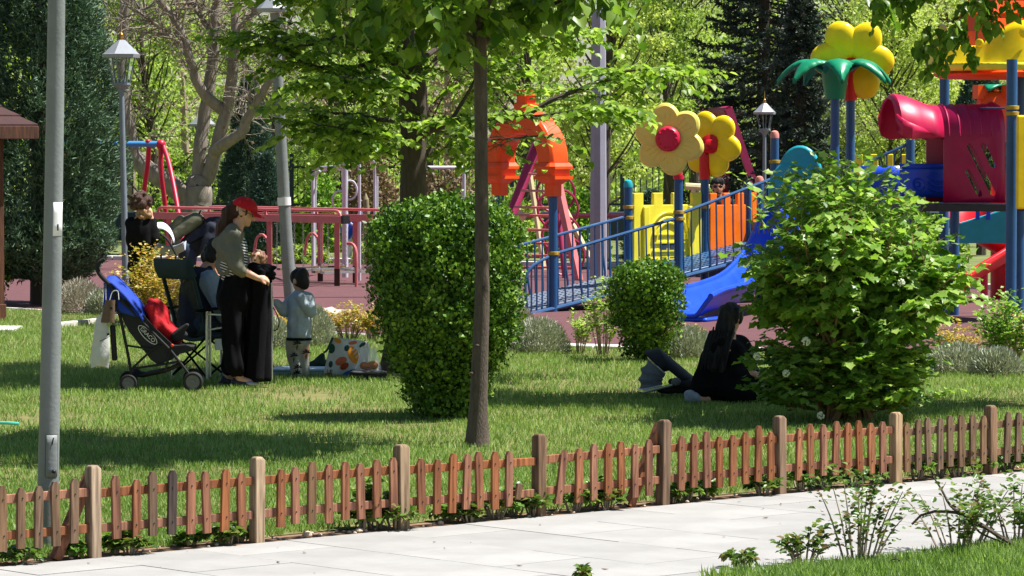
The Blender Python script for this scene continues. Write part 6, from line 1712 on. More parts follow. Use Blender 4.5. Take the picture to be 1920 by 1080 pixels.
def head(c, f, s=1.0, up_=V(0, 0, 1)):
    """skull, jaw, nose, ears; f = facing direction"""
    f = f.normalized(); sd_ = f.cross(up_).normalized(); up_ = sd_.cross(f)
    R_ = Matrix((f, -sd_, up_)).transposed()
    q = lambda a, b, c_: c + f * (a * s) + sd_ * (b * s) + up_ * (c_ * s)
    out = [('e', q(-.012, 0, .022), (.098 * s, .078 * s, .092 * s), R_), ('e', q(.022, 0, -.035), (.066 * s, .060 * s, .078 * s), R_), ('c', q(.05, 0, -.085), .03 * s, q(.068, 0, -.09), .022 * s),
           ('c', q(.086, 0, .005), .010 * s, q(.104, 0, -.028), .013 * s), ('c', q(.078, .03, .022), .012 * s, q(.078, -.03, .022), .012 * s), ('c', q(.076, .015, -.062), .011 * s, q(.076, -.015, -.062), .011 * s),
           ('e', q(-.008, .078, -.01), (.022 * s, .010 * s, .032 * s), R_), ('e', q(-.008, -.078, -.01), (.022 * s, .010 * s, .032 * s), R_)]
    return out, q, R_
def eyes(q, root, s=1.0):
    for b in (.032, -.032):
        mb = MB(); mb.ell(q(.078, b, .004), .0115 * s, None, 8, 6); mb.build('eye', M('eye_dark', (.03, .02, .018), .25), root)
def curls(name, c, r, n, mat, root, seed, size=.03, squash=(1, 1, 1)):
    rr_ = random.Random(seed); mb = MB()
    sh = [('e', c, (r * squash[0] * .9, r * squash[1] * .9, r * squash[2] * .9))]
    for i in range(n):
        d_ = rvec(rr_); p = c + V(d_.x * squash[0], d_.y * squash[1], d_.z * squash[2]) * r
        sh.append(('e', p, (size * rr_.uniform(.6, 1.2),) * 3))
    return blob(sh, .012, 2, mat, name, root)

# ---- standing woman with the red cap
D = 31.1
w = thing('person', 'woman standing in a red cap, olive hooded top and black trousers, with a ponytail', 'person', (X(440, D), D, 0))
q = lambda px, py, dy=0.0: P(px, py, D + dy)
fdir = V(.93, -.10, -.36)
hs, hq, hR = head(q(458, 397), fdir, 1.0)
body = hs + [('c', q(449, 414), .052, q(441, 440), .056), ('c', q(440, 444, -.1), .075, q(440, 444, .1), .075), ('c', q(437, 465), .115, q(438, 515), .105), ('c', q(438, 515), .105, q(439, 545), .13),
  ('c', q(437, 455, -.15), .052, q(446, 503, -.24), .042), ('c', q(446, 503, -.24), .040, q(482, 521, -.25), .026),
  ('c', q(440, 455, .15), .052, q(460, 505, .17), .042), ('c', q(460, 505, .17), .040, q(486, 520, .06), .026),
  ('c', q(434, 550, -.09), .085, q(432, 630, -.10), .058), ('c', q(432, 630, -.10), .056, q(448, 704, -.10), .034), ('c', q(444, 550, .09), .085, q(440, 630, .1), .058), ('c', q(440, 630, .1), .056, q(426, 702, .10), .034),
  ('c', q(447, 712, -.10), .036, q(474, 719, -.11), .030), ('c', q(426, 708, .10), .036, q(446, 714, .1), .030)]
body += hand(q(483, 521.5, -.25), V(.9, .35, -.1), V(.1, -.6, .8), .95, .8) + hand(q(486, 520, .06), V(.9, -.2, -.2), V(.2, .5, .8), .95, .8)
blob(body, .0075, 4, skin, 'body', w)
blob([('c', q(436, 462, -.05), .125, q(437, 520, -.03), .120), ('c', q(436, 462, .05), .125, q(437, 520, .03), .120), ('c', q(440, 520), .13, q(441, 540), .132)], .012, 4, c_stripe, 'striped_shirt', w)
blob([('c', q(436, 452, -.11), .078, q(436, 452, .11), .078), ('c', q(432, 462, -.06), .128, q(430, 500, -.05), .112), ('c', q(432, 462, .06), .128, q(430, 500, .05), .112),
      ('c', q(435, 456, -.15), .074, q(444, 500, -.24), .068), ('c', q(444, 498, -.24), .066, q(453, 507, -.245), .058), ('c', q(438, 446, -.10), .086, q(438, 446, .10), .086), ('c', q(436, 434, -.05), .074, q(436, 434, .05), .074), ('c', q(446, 440, -.08), .06, q(446, 440, .08), .06), ('c', q(436, 450, -.14), .076, q(434, 470, -.14), .08), ('c', q(440, 456, .16), .068, q(458, 503, .18), .062),
      ('c', q(412, 462), .05, q(424, 448, -.1), .045), ('c', q(412, 462), .05, q(424, 448, .1), .045), ('c', q(425, 440, -.09), .04, q(448, 436, -.07), .03), ('c', q(425, 440, .09), .04, q(448, 436, .07), .03), ('c', q(408, 458, 0), .05, q(420, 440, 0), .05)], .011, 4, c_olive, 'hooded_top', w)
blob([('c', q(439, 532, -.03), .150, q(439, 560, -.03), .165), ('c', q(439, 532, .03), .150, q(439, 560, .03), .165), ('c', q(436, 555, -.08), .115, q(434, 630, -.10), .098), ('c', q(434, 630, -.10), .098, q(440, 688, -.10), .094), ('c', q(443, 555, .08), .115, q(440, 630, .09), .098), ('c', q(440, 630, .09), .098, q(430, 686, .09), .092)], .017, 4, c_black, 'trousers', w)
blob([('e', hq(-.025, 0, .02), (.10, .084, .094), hR), ('c', hq(-.085, 0, .03), .050, q(430, 395), .060), ('c', q(430, 395), .060, q(417, 425), .062), ('c', q(417, 425), .062, q(411, 446), .040), ('c', q(411, 446), .040, q(409, 458), .014), ('c', hq(-.03, .05, -.02), .035, hq(-.07, .03, -.06), .03)], .010, 3, h_brown, 'hair', w)
mb = MB(); tilt = hR
def capdome(u, v):
    a = 2 * math.pi * u; th = (math.pi / 2) * v
    return hq(-.008, 0, .030) + hR @ V(.112 * math.cos(a) * math.cos(th), .094 * math.sin(a) * math.cos(th), .095 * math.sin(th) + .0)
mb.surf(capdome, 28, 9, wrapu=True); cp_ = mb.build('cap', c_red, w, solid=.006)
mb = MB(); mb.surf(lambda u, v: hq(-.008, 0, .030) + hR @ V(.112 * math.cos((u - .5) * 1.9) + (.082 * v) * (1 - (2 * u - 1) ** 2 * .35), .094 * math.sin((u - .5) * 1.9) * (1 - .06 * v), .002 - .022 * v - .012 * (2 * u - 1) ** 2 * v), 14, 5); mb.build('brim', c_red, cp_, solid=.005)
mb = MB(); mb.ell(hq(-.105, 0, .05), (.022, .03, .022)); mb.build('hair_tie', c_pink, w)
mb = MB()
for b in (.034, -.034): mb.ell(hq(.090, b, .004), (.008, .028, .020), hR, 10, 6)
mb.tube([hq(.09, .07, .008), hq(-.01, .085, .008)], .004, 5); mb.tube([hq(.09, -.07, .008), hq(-.01, -.085, .008)], .004, 5); mb.tube([hq(.094, .05, .01), hq(.094, -.05, .01)], .004, 5)
mb.build('sunglasses', m_lens, w)
for (a, b_) in ((q(440, 717, -.10), q(476, 720, -.11)), (q(420, 712, .10), q(448, 716, .10))):
    s_ = blob([('c', a, .038, b_, .030), ('e', (a + b_) / 2 + V(.0, 0, -.012), (.125, .046, .022))], .008, 3, M('shoe_dark', lin(44, 46, 56), .5, .2, 20), 'shoe', w)
    mb = MB(); mb.ell((a + b_) / 2 + V(.055, 0, -.004), (.07, .047, .03)); mb.build('toe_cap', M('shoe_silver', lin(150, 160, 178), .35, .1, 20, metal=.3), s_)

# ---- tall black cloth over a folded chair, held by the woman
D = 31.08
bk = thing('black_cover', 'tall black cloth cover draped over a folded chair in front of the standing woman', 'cover', (X(488, D), D, 0))
def drape(u, v):
    a = 2 * math.pi * u; f = .11 + .012 * v * 3; z = Z(499 + 216 * v, D)
    cx = X(487 - 4 * v + 6 * math.sin(v * 5) * .3, D); rx = .082 + .026 * v + (.006 + .012 * v) * math.sin(6 * a + v * 3) + .006 * math.sin(11 * a); ry = .09 + .03 * v + (.008 + .014 * v) * math.sin(5 * a + 1 + 2 * v)
    if v < .04: rx *= .55 + v * 10; ry *= .55 + v * 10
    return V(cx + rx * math.cos(a), D + ry * math.sin(a), z + .012 * math.sin(3 * a) * (1 - v))
mb = MB(); mb.surf(drape, 40, 26, wrapu=True); mb.build('cloth', c_black, bk, solid=.008)
blob([('c', P(470, 500, D), .04, P(505, 505, D), .045), ('c', P(495, 503, D - .05), .035, P(514, 512, D - .06), .02), ('c', P(478, 503, D - .05), .035, P(506, 512, D - .05), .03), ('c', P(505, 500, D), .03, P(516, 502, D), .016), ('c', P(500, 508, D), .03, P(512, 520, D), .018)], .009, 2, c_black, 'folded_top', bk)
mb = MB(); mb.tube([P(510, 560, D), P(511, 640, D)], .009, 8); mb.tube([P(508, 530, D), P(509, 712, D)], .010, 8); mb.build('tube', m_alu, bk)
mb = MB(); mb.tube(curve([P(511, 575, D), P(519, 590, D), P(523, 605, D), P(519, 618, D), P(511, 620, D)], 14), .005, 6); mb.build('strap', c_black, bk)

# ---- toddler
D = 32.3
b = thing('person', 'toddler seen from behind in a pale blue hoodie and cream palm-printed trousers', 'person', (X(561, D), D, 0))
q = lambda px, py, dy=0.0: P(px, py, D + dy)
hs, hq, hR = head(q(562, 526), V(-.62, .75, -.12), .88)
body = hs + [('c', q(562, 545), .042, q(562, 556), .045), ('c', q(561, 565), .088, q(560, 630), .10), ('c', q(545, 562, .04), .038, q(535, 580, .04), .032), ('c', q(535, 582, .02), .03, q(516, 565, -.02), .022), ('c', q(575, 565, -.05), .038, q(572, 600, .08), .032), ('c', q(572, 600, .08), .030, q(548, 596, .16), .022),
             ('c', q(553, 635, 0), .06, q(553, 672, 0), .048), ('c', q(553, 672), .046, q(556, 705, 0), .034), ('c', q(568, 635, .02), .06, q(569, 672, .02), .048), ('c', q(569, 672, .02), .046, q(571, 703, .03), .034), ('c', q(556, 706), .03, q(548, 709, .03), .026), ('c', q(571, 705, .03), .03, q(568, 708, .08), .026)]
body += hand(q(517, 566, -.02), V(-.8, .1, .35), V(.2, .2, .9), .62, .7) + hand(q(548, 596, .16), V(-.8, .1, .35), V(.2, .2, .9), .62, .7)
blob(body, .007, 4, skin, 'body', b)
blob([('e', hq(-.012, 0, .038), (.092, .078, .082), hR), ('e', hq(-.04, 0, -.01), (.066, .068, .074), hR)], .008, 3, h_black, 'hair', b)
blob([('c', q(548, 560, 0), .055, q(574, 560, 0), .055), ('c', q(560, 570), .105, q(560, 622), .112), ('c', q(560, 622), .112, q(560, 630), .108), ('c', q(546, 562, .03), .055, q(534, 583, .03), .048), ('c', q(534, 583, .03), .048, q(519, 568, -.01), .034), ('c', q(577, 564, -.03), .055, q(575, 600, .07), .05), ('c', q(575, 600, .07), .05, q(552, 597, .15), .036),
      ('c', q(556, 553, -.02), .04, q(580, 556, -.05), .045), ('c', q(580, 560, -.08), .048, q(588, 585, -.09), .045), ('c', q(565, 560, -.09), .045, q(584, 588, -.10), .045)], .009, 4, c_mint, 'hoodie', b)
blob([('c', q(560, 630), .105, q(560, 638), .105), ('c', q(552, 640, 0), .070, q(552, 672, 0), .058), ('c', q(552, 672), .058, q(556, 698, 0), .050), ('c', q(569, 640, .02), .070, q(570, 672, .02), .056), ('c', q(570, 672, .02), .056, q(571, 697, .03), .048)], .009, 3, c_cream, 'trousers', b)
mb = MB(); mb.surf(lambda u, v: q(560, 633 + 5 * v) + V(.113 * math.cos(6.283 * u), .113 * math.sin(6.283 * u), 0), 26, 3, wrapu=True); mb.build('waistband', c_black, b, solid=.004)
mpal = M('print_black', (.012, .012, .014), .9)
for (px, py, fy) in ((557, 645, -.115), (551, 668, -.072), (558, 690, -.062), (574, 662, -.05), (556, 701, -.06)):     # printed palm motif: trunk and six fronds
    c = q(px, py, fy); mb = MB()
    for a in (.2, .75, 1.4, 1.9, 2.6, 3.2, 4.6):
        L_ = .046 if a < 4 else .06; d_ = V(math.cos(a), 0, math.sin(a)); n2 = V(-d_.z, 0, d_.x)
        mb.add([c, c + d_ * L_ * .5 + n2 * .006, c + d_ * L_ - V(0, 0, .006), c + d_ * L_ * .5 - n2 * .006], [(0, 1, 2, 3)])
    mb.build('palm_print', mpal, b, smooth=False, solid=.004)['kind'] = 'stuff'
for (px, py, dy) in ((552, 708, .0), (571, 707, .04)):
    blob([('c', q(px + 4, py, dy), .036, q(px - 6, py + 1, dy + .02), .032), ('e', q(px, py + 3, dy), (.06, .04, .016))], .007, 2, M('shoe_blue', lin(96, 110, 130), .7, .15, 20), 'shoe', b)

# ---- camping chair and the person sitting in it
D = 32.1; C = V(X(398, D), D, 0); f_ = V(.80, .60, 0); r_ = V(.60, -.80, 0)
ch = thing('camping_chair', 'dark green folding camping chair with a padded headrest and silver tube legs', 'chair', C)
K = lambda a, b_, z: C + f_ * a + r_ * b_ + UP * z
bk0, bk1 = (-.20, .40), (-.40, 1.06)
lerp2 = lambda v: (bk0[0] + (bk1[0] - bk0[0]) * v, bk0[1] + (bk1[1] - bk0[1]) * v)
for s_ in (-1, 1):
    mb = MB(); mb.tube([K(*(lerp2(0)[0], s_ * .25), lerp2(0)[1]), K(lerp2(1)[0], s_ * .25, lerp2(1)[1])], .03, 10, squash=.6); mb.build('back_frame', m_chairg, ch)
mb = MB(); mb.surf(lambda u, v: K(lerp2(.78 + .25 * v)[0] - .02 * math.sin(math.pi * v), (u - .5) * .56, lerp2(.78 + .25 * v)[1]), 12, 6); mb.build('headrest', m_chairg, ch, solid=.07, bevel=.01)
# see-through mesh window in the back
mm = bpy.data.materials.new('mesh_fabric'); mm.use_nodes = True; nt = mm.node_tree; tb = nt.nodes.new('ShaderNodeBsdfTransparent'); mxs = nt.nodes.new('ShaderNodeMixShader'); mxs.inputs[0].default_value = .42
nt.nodes['Principled BSDF'].inputs['Base Color'].default_value = (.03, .04, .03, 1); nt.links.new(tb.outputs[0], mxs.inputs[1]); nt.links.new(nt.nodes['Principled BSDF'].outputs[0], mxs.inputs[2]); nt.links.new(mxs.outputs[0], nt.nodes['Material Output'].inputs['Surface'])
mb = MB(); mb.surf(lambda u, v: K(lerp2(.16 + .64 * v)[0], (u - .5) * .46, lerp2(.16 + .64 * v)[1]), 6, 6); mb.build('mesh_back', mm, ch)
mb = MB(); mb.surf(lambda u, v: K(lerp2(.0 + .18 * v)[0], (u - .5) * .5, lerp2(.18 * v)[1]), 6, 3); mb.build('back_panel', m_chairg, ch, solid=.02)
mb = MB(); mb.surf(lambda u, v: K(-.22 + .5 * v, (u - .5) * .5, .40 + .03 * v - .04 * math.sin(math.pi * u)), 8, 8); mb.build('seat', m_chairg, ch, solid=.03)
for s_ in (-1, 1):
    mb = MB(); mb.surf(lambda u, v: K(-.34 + .68 * u, s_ * .29 + (v - .5) * .08, .63 + .02 * math.sin(math.pi * u)), 10, 3); mb.build('armrest', c_black, ch, solid=.02)
    for a in (-.24, .27):
        mb = MB(); mb.tube([K(a, s_ * .29, 0), K(a, s_ * .29, .64)], .012, 10); mb.tube([K(a + .03, s_ * .29, .05), K(a + .03, s_ * .29, .62)], .010, 10); mb.build('leg', m_alu, ch)
    mb = MB(); mb.tube([K(-.24, s_ * .28, .04), K(.27, s_ * .28, .40)], .010, 8); mb.tube([K(.27, s_ * .28, .04), K(-.24, s_ * .28, .40)], .010, 8); mb.build('cross_brace', c_black, ch)
    mb = MB(); mb.tube([K(-.24, s_ * .30, .60), K(.27, s_ * .30, .56)], .009, 8); mb.tube([K(-.24, s_ * .30, .46), K(.27, s_ * .30, .52)], .009, 8); mb.build('side_bar', m_alu, ch)
mb = MB(); mb.tube([K(-.24, .28, .04), K(-.24, -.28, .40)], .010, 8); mb.tube([K(-.24, -.28, .04), K(-.24, .28, .40)], .010, 8); mb.build('cross_brace', c_black, ch)
mb = MB(); mb.box(K(-.1, .30, .33), (.13, .01, .10), Matrix.Rotation(math.atan2(f_.y, f_.x), 3, 'Z')); mb.build('tag', m_tote, ch)

pe = thing('person', 'person seated in the camping chair in a dark vest with grey-blue sleeves, mostly hidden', 'person', C)
K0 = K
K = lambda a, b_, z: K0(a - .04, b_, z + (.09 if z > .7 else 0))
hs, hq, hR = head(K(.06, 0, 1.03), V(.8, .55, -.45), 1.0)
bd_ = hs + [('c', K(.02, 0, .95), .052, K(-.06, 0, .86), .06), ('c', K(-.10, -.1, .80), .10, K(-.10, .1, .80), .10), ('c', K(-.11, 0, .76), .15, K(-.12, 0, .54), .15), ('c', K(-.1, .19, .80), .06, K(.02, .24, .58), .05), ('c', K(.02, .24, .58), .048, K(.25, .17, .56), .032),
            ('c', K(-.1, -.19, .80), .06, K(.02, -.24, .58), .05), ('c', K(.02, -.24, .58), .048, K(.25, -.15, .56), .032), ('c', K(-.08, .1, .53), .085, K(.33, .1, .50), .065), ('c', K(.33, .1, .50), .06, K(.36, .1, .10), .04), ('c', K(-.08, -.1, .53), .085, K(.33, -.1, .50), .065), ('c', K(.33, -.1, .50), .06, K(.36, -.1, .10), .04),
            ('c', K(.36, .1, .06), .04, K(.50, .1, .04), .035), ('c', K(.36, -.1, .06), .04, K(.50, -.1, .04), .035)]
bd_ += hand(K(.25, .17, .56), f_, UP, 1.0, .8) + hand(K(.25, -.15, .56), f_, UP, 1.0, .8)
blob(bd_, .014, 3, skin2, 'body', pe)
blob([('c', K(-.1, .17, .80), .095, K(.03, .245, .58), .082), ('c', K(.03, .245, .58), .08, K(.24, .18, .56), .056)], .010, 3, c_grblue, 'sleeve', pe)
blob([('c', K(-.1, -.17, .80), .078, K(.03, -.245, .58), .068), ('c', K(.03, -.245, .58), .066, K(.22, -.16, .56), .048)], .010, 3, c_grblue, 'sleeve', pe)
blob([('c', K(-.10, -.08, .80), .115, K(-.10, .08, .80), .115), ('c', K(-.10, 0, .76), .168, K(-.12, 0, .54), .165), ('c', K(-.02, 0, .88), .07, K(-.06, 0, .84), .09)], .016, 3, c_navy, 'vest', pe)
blob([('c', K(-.1, .1, .53), .105, K(.33, .1, .50), .082), ('c', K(.33, .1, .50), .08, K(.36, .1, .14), .062), ('c', K(-.1, -.1, .53), .105, K(.33, -.1, .50), .082), ('c', K(.33, -.1, .50), .08, K(.36, -.1, .14), .062), ('c', K(-.12, -.08, .52), .12, K(-.12, .08, .52), .12)], .017, 3, c_jean, 'trousers', pe)
blob([('e', hq(-.02, 0, .03), (.105, .088, .095), hR), ('e', hq(-.05, 0, -.03), (.07, .08, .09), hR)], .010, 3, h_black, 'hair', pe)
for s_ in (.1, -.1): blob([('c', K(.36, s_, .05), .045, K(.50, s_, .04), .04)], .010, 2, c_black, 'shoe', pe)

K = K0
# ---- blue stroller
D = 30.75
st = thing('stroller', 'black umbrella stroller with a blue canopy standing on the shaded grass', 'stroller', (X(300, D), D, 0))
S = lambda px, py, dy=0.0: P(px, py, D + dy)
for (px, py, rr_) in ((240, 717, .074), (361, 719, .084)):
    for dy in (-.24, .24):
        mb = MB(); c = S(px, 0, dy); c.z = rr_
        RX = Matrix.Rotation(math.pi / 2, 3, 'X')
        for o2 in (-.028, .028):
            mb.lathe([(rr_ * .70, -.014), (rr_ * .9, -.016), (rr_, -.008), (rr_, .008), (rr_ * .9, .016), (rr_ * .70, .014)], c + V(0, o2, 0), 22, RX, cap=False)
        wh = mb.build('wheel', m_tyre, st)
        mb = MB()
        for o2 in (-.028, .028):
            mb.lathe([(0, -.012), (rr_ * .25, -.016), (rr_ * .28, -.008), (rr_ * .62, -.006), (rr_ * .72, -.013), (rr_ * .72, .013), (rr_ * .62, .006), (rr_ * .28, .008), (rr_ * .25, .016), (0, .012)], c + V(0, o2, 0), 18, RX, cap=False)
        mb.build('rim', m_hub, wh)
for dy in (-.22, .22):
    mb = MB(); mb.tube([S(207, 535, dy), S(226, 600, dy), S(238, 660, dy), S(246, 705, dy)], .013, 10); mb.build('rear_tube', m_strk, st)
    mb = MB(); mb.tube([S(213, 548, dy), S(262, 600, dy), S(318, 656, dy), S(352, 700, dy), S(358, 712, dy)], .012, 10); mb.build('front_tube', m_strk, st)
    mb = MB(); mb.tube([S(244, 692, dy), S(300, 684, dy), S(338, 678, dy)], .010, 8); mb.tube([S(236, 648, dy), S(283, 655, dy)], .009, 8); mb.tube([S(248, 690, dy), S(285, 655, dy), S(300, 648, dy)], .010, 8); mb.tube([S(318, 660, dy), S(308, 700, dy)], .009, 8); mb.build('side_strut', m_strk, st)
    mb = MB(); hp = curve([S(196, 486, dy), S(186, 492, dy), S(182, 503, dy), S(187, 515, dy), S(198, 527, dy), S(209, 538, dy)], 18); mb.tube(hp, .019, 10); mb.build('handle', m_foam, st)
for (px, py) in ((244, 695), (300, 684), (338, 678), (268, 655)):
    mb = MB(); mb.tube([S(px, py, -.22), S(px, py, .22)], .009, 8); mb.build('cross_bar', m_strk, st)
# seat sling with side panels
poly = [(222, 572), (240, 556), (262, 575), (292, 610), (330, 646), (352, 644), (364, 648), (362, 656), (338, 662), (326, 672), (300, 682), (286, 672), (268, 648), (246, 620)]
for dy in (-.205, .205):
    mb = MB(); mb.prism([(X(a, D) - X(280, D), Z(b_, D)) for a, b_ in poly], V(X(280, D), D + dy, 0), (1, 0, 0), UP, .012); sd_p = mb.build('side_panel', m_strk, st, smooth=False, bevel=.003)
    if dy < 0:
        c = S(276, 628, dy - .010); u1 = V(.70, 0, -.71); u2 = V(.71, 0, .70)
        mb = MB(); mb.tube([c + u1 * (.105 * math.cos(a)) + u2 * (.036 * math.sin(a)) for a in np.linspace(0, 6.283, 33)[:-1]], .0035, 6, closed=True); mb.build('logo_oval', m_white, sd_p)
        text_mesh('logo', 'GRACO', .046, m_white, c + V(0, -.003, 0), u1, u2, sd_p)
mb = MB(); mb.surf(lambda u, v: (lambda a: V(a.x, D + (v - .5) * .41, a.z))(at_poly([S(228, 575), S(258, 620), S(300, 668), S(312, 674)], u)[0]), 12, 8); mb.build('seat_back', m_strk, st, solid=.015)
mb = MB(); mb.surf(lambda u, v: (lambda a: V(a.x, D + (v - .5) * .41, a.z))(at_poly([S(300, 668), S(330, 662), S(352, 652)], u)[0]), 8, 8); mb.build('seat', m_strk, st, solid=.03)
mb = MB(); mb.box(S(344, 648, 0), (.19, .34, .022), Matrix.Rotation(.05, 3, 'Y')); mb.build('footrest', m_strk, st, bevel=.008)
mb = MB(); mb.surf(lambda u, v: (lambda a: V(a.x, D + (v - .5) * .40, a.z - .03 * math.sin(math.pi * v)))(at_poly([S(246, 690), S(262, 702), S(310, 692), S(338, 680)], u)[0]), 12, 8); mb.build('basket', m_strk, st, solid=.006)
mb = MB(); mb.ell(S(322, 648, -.225), (.014, .008, .014)); mb.build('reflector', M('reflector_red', lin(236, 70, 30), .3), st)
def canopy(u, v):
    a = (v - .5) * 2 * 1.25; p, t = at_poly([S(202, 536), S(205, 516), S(218, 517), S(243, 542), S(266, 570), S(276, 588)], u); nrm_ = V(-t.z, 0, t.x)
    if nrm_.z < 0: nrm_ = -nrm_
    drop = .105 * (1 - math.cos(a)); return p + V(0, .235 * math.sin(a) / math.sin(1.25), 0) + V(-.2, 0, -.75) * drop * 1.1
mb = MB(); mb.surf(canopy, 22, 14); mb.build('canopy', m_strb, st, solid=.008)
mb = MB(); mb.surf(lambda u, v: (lambda a: V(a.x, D - .215 + .012 * math.sin(6 * v), a.z))(S(199 + 72 * u, 528 + 52 * u ** 1.1 + (50 - 34 * u) * v)), 12, 6); mb.build('canopy_side', m_strb, st, solid=.006)
mb = MB(); mb.surf(lambda u, v: (lambda a: V(a.x, D + .215, a.z))(S(199 + 72 * u, 528 + 52 * u ** 1.1 + (50 - 34 * u) * v)), 12, 6); mb.build('canopy_side', m_strb, st, solid=.006)
mb = MB(); mb.box(S(212, 643, -.2), (.045, .05, .30), Matrix.Rotation(-.06, 3, 'Y')); mb.build('folded_strap', m_strk, st, bevel=.012)
rj = blob([('c', S(284, 568, 0), .045, S(300, 600, 0), .09), ('c', S(300, 600, -.06), .08, S(326, 632, -.04), .06), ('c', S(300, 600, .06), .08, S(326, 632, .04), .06), ('c', S(280, 580, -.1), .04, S(290, 610, -.1), .05), ('c', S(290, 572, .05), .05, S(306, 592, .05), .06), ('c', S(320, 622, -.08), .03, S(336, 634, -.05), .03)], .012, 3, c_red, 'red_jacket', None)
tag(rj, 'crumpled red jacket lying in the seat of the blue stroller', 'jacket')
sh_ = blob([('c', S(326, 630, -.10), .038, S(350, 610, -.12), .020), ('c', S(330, 634, -.10), .04, S(345, 628, -.1), .03)], .008, 3, m_foam, 'black_shoe', None); tag(sh_, 'black shoe resting on the front of the stroller seat', 'shoe')
# bags hanging from the stroller
tb_ = thing('tote_bag', 'white canvas tote bag hanging from the stroller handle', 'bag', S(194, 690, -.26)); 
def tote(u, v):
    a = 2 * math.pi * u; w0 = np.interp(v, [0, .12, .4, .8, 1], [.035, .05, .068, .082, .074]); dp = np.interp(v, [0, .3, .8, 1], [.02, .035, .055, .045])
    cx = X(np.interp(v, [0, 1], [196, 193]), D); z = Z(588 + 97 * v, D) - .012 * math.cos(2 * a) * v
    return V(cx + w0 * math.cos(a) * (1 + .07 * math.sin(3 * a + 4 * v)), D - .26 + dp * math.sin(a) * (1 + .15 * math.sin(4 * a + 9 * v)), z)
mb = MB(); mb.surf(tote, 30, 16, wrapu=True); mb.add([tote(i / 30, 1) for i in range(30)], [tuple(range(30))]); mb.build('bag', m_tote, tb_)
for dx in (0, 5):
    mb = MB(); mb.tube([S(191 + dx, 592, -.26), S(193 + dx, 560, -.25), S(196 + dx * .4, 522, -.22)], .007, 6, squash=.3); mb.build('strap', m_tote, tb_)
mb = MB(); mb.box(S(202, 627, -.315), (.022, .003, .018)); mb.tube([S(186, 640, -.315), S(200, 634, -.318), S(207, 628, -.31)], .003, 5); mb.build('print', m_black, tb_)
hb_ = thing('handbag', 'brown leather handbag hanging behind the stroller canopy', 'bag', S(208, 602, -.26))
mb = MB(); mb.surf(lambda u, v: V(X(np.interp(v, [0, 1], [213, 207]), D) + (.045 + .022 * v) * math.cos(6.283 * u) * (1 - .1 * math.cos(12.566 * u)), D - .27 + .035 * math.sin(6.283 * u), Z(560 + 42 * v, D)), 24, 8, wrapu=True); mb.add([V(X(207, D) + .067 * math.cos(a), D - .27 + .035 * math.sin(a), Z(602, D)) for a in np.linspace(0, 6.283, 25)[:-1]], [tuple(range(24))]); mb.build('bag', m_brownb, hb_)
mb = MB(); mb.tube(curve([S(204, 566, -.27), S(210, 548, -.25), S(220, 546, -.24), S(222, 562, -.27)], 10), .009, 8, squash=.4); mb.build('strap', m_tote, hb_)
mb = MB(); mb.box(S(208, 578, -.308), (.02, .008, .02)); mb.build('clasp', m_black, hb_)

# ---- things on the picnic spot
D = 33.0
def gz_(px, py): return G(px, py)
c = gz_(560, 707); lid = thing('cool_box_lid', 'pale blue flat box lying on the grass behind the toddler', 'box', c)
mb = MB(); mb.box(c + V(0, .2, .035), (.50, .42, .07)); mb.build('box', M('plastic_iceblue', lin(176, 206, 224), .4, .05, 8), lid, bevel=.012)
mb = MB(); mb.box(c + V(-.06, -.012, .028), (.035, .01, .02)); mb.build('latch', m_black, lid)
mb = MB(); mb.box(c + V(0, -.012, .052), (.46, .008, .006)); mb.build('seam', m_hub, lid)
c = G(644, 709); pb = thing('shopping_bag', 'white shopping bag printed with orange bread and dark leaves on the grass', 'bag', c); D = c.y
B = lambda px, py, dy=0.0: P(px, py, D + dy)
fr4 = [B(606, 703), B(668, 712), B(688, 640, .05), B(622, 632, .05)]
def bagf(u, v): return fr4[0].lerp(fr4[1], u).lerp(fr4[3].lerp(fr4[2], u), v) + V(0, -.05 * math.sin(math.pi * u) * math.sin(math.pi * v * .9 + .1) - .012 * math.sin(9 * u + 5 * v), 0)
mb = MB(); mb.surf(bagf, 18, 14); mb.surf(lambda u, v: (bagf(1, v)).lerp(B(692, 700, .3).lerp(B(692, 645, .3), v), u), 6, 10); mb.surf(lambda u, v: (bagf(0, v)).lerp(B(612, 696, .3).lerp(B(626, 636, .3), v), u), 6, 10); mb.surf(lambda u, v: B(612, 696, .3).lerp(B(692, 700, .3), u).lerp(B(626, 636, .3).lerp(B(692, 645, .3), u), v), 6, 6)
mb.build('bag', m_tote, pb, solid=.004)
def patch(cu, cv, ru, rv, rot, mat, nm, seed=0):
    rr2 = random.Random(seed); N_ = 18; vs = []
    for k in range(N_):
        a = 2 * math.pi * k / N_; x_, y_ = ru * math.cos(a), rv * math.sin(a); vs.append((cu + x_ * math.cos(rot) - y_ * math.sin(rot), cv + x_ * math.sin(rot) + y_ * math.cos(rot)))
    mb = MB(); cc = bagf(cu, cv) + V(0, -.004, 0)
    ring = [bagf(min(1, max(0, a)), min(1, max(0, b2))) + V(0, -.005, 0) for a, b2 in vs]
    mid = [p.lerp(cc, .5) + V(0, -.004, 0) for p in ring]
    n = N_; mb.add(ring + mid + [cc + V(0, -.003, 0)], [(i, (i + 1) % n, n + (i + 1) % n, n + i) for i in range(n)] + [(n + i, n + (i + 1) % n, 2 * n) for i in range(n)]); return mb.build(nm, mat, pb)
m_po = M('print_orange', lin(222, 140, 40), .9, .1, 20); m_pt = M('print_terracotta', lin(206, 110, 78), .9, .1, 20); m_pg = M('print_green', lin(38, 74, 62), .9, .1, 20); m_pbl = M('print_blue', lin(40, 96, 170), .9, .1, 20); m_pr = M('print_rust', lin(170, 72, 36), .9, .1, 20)
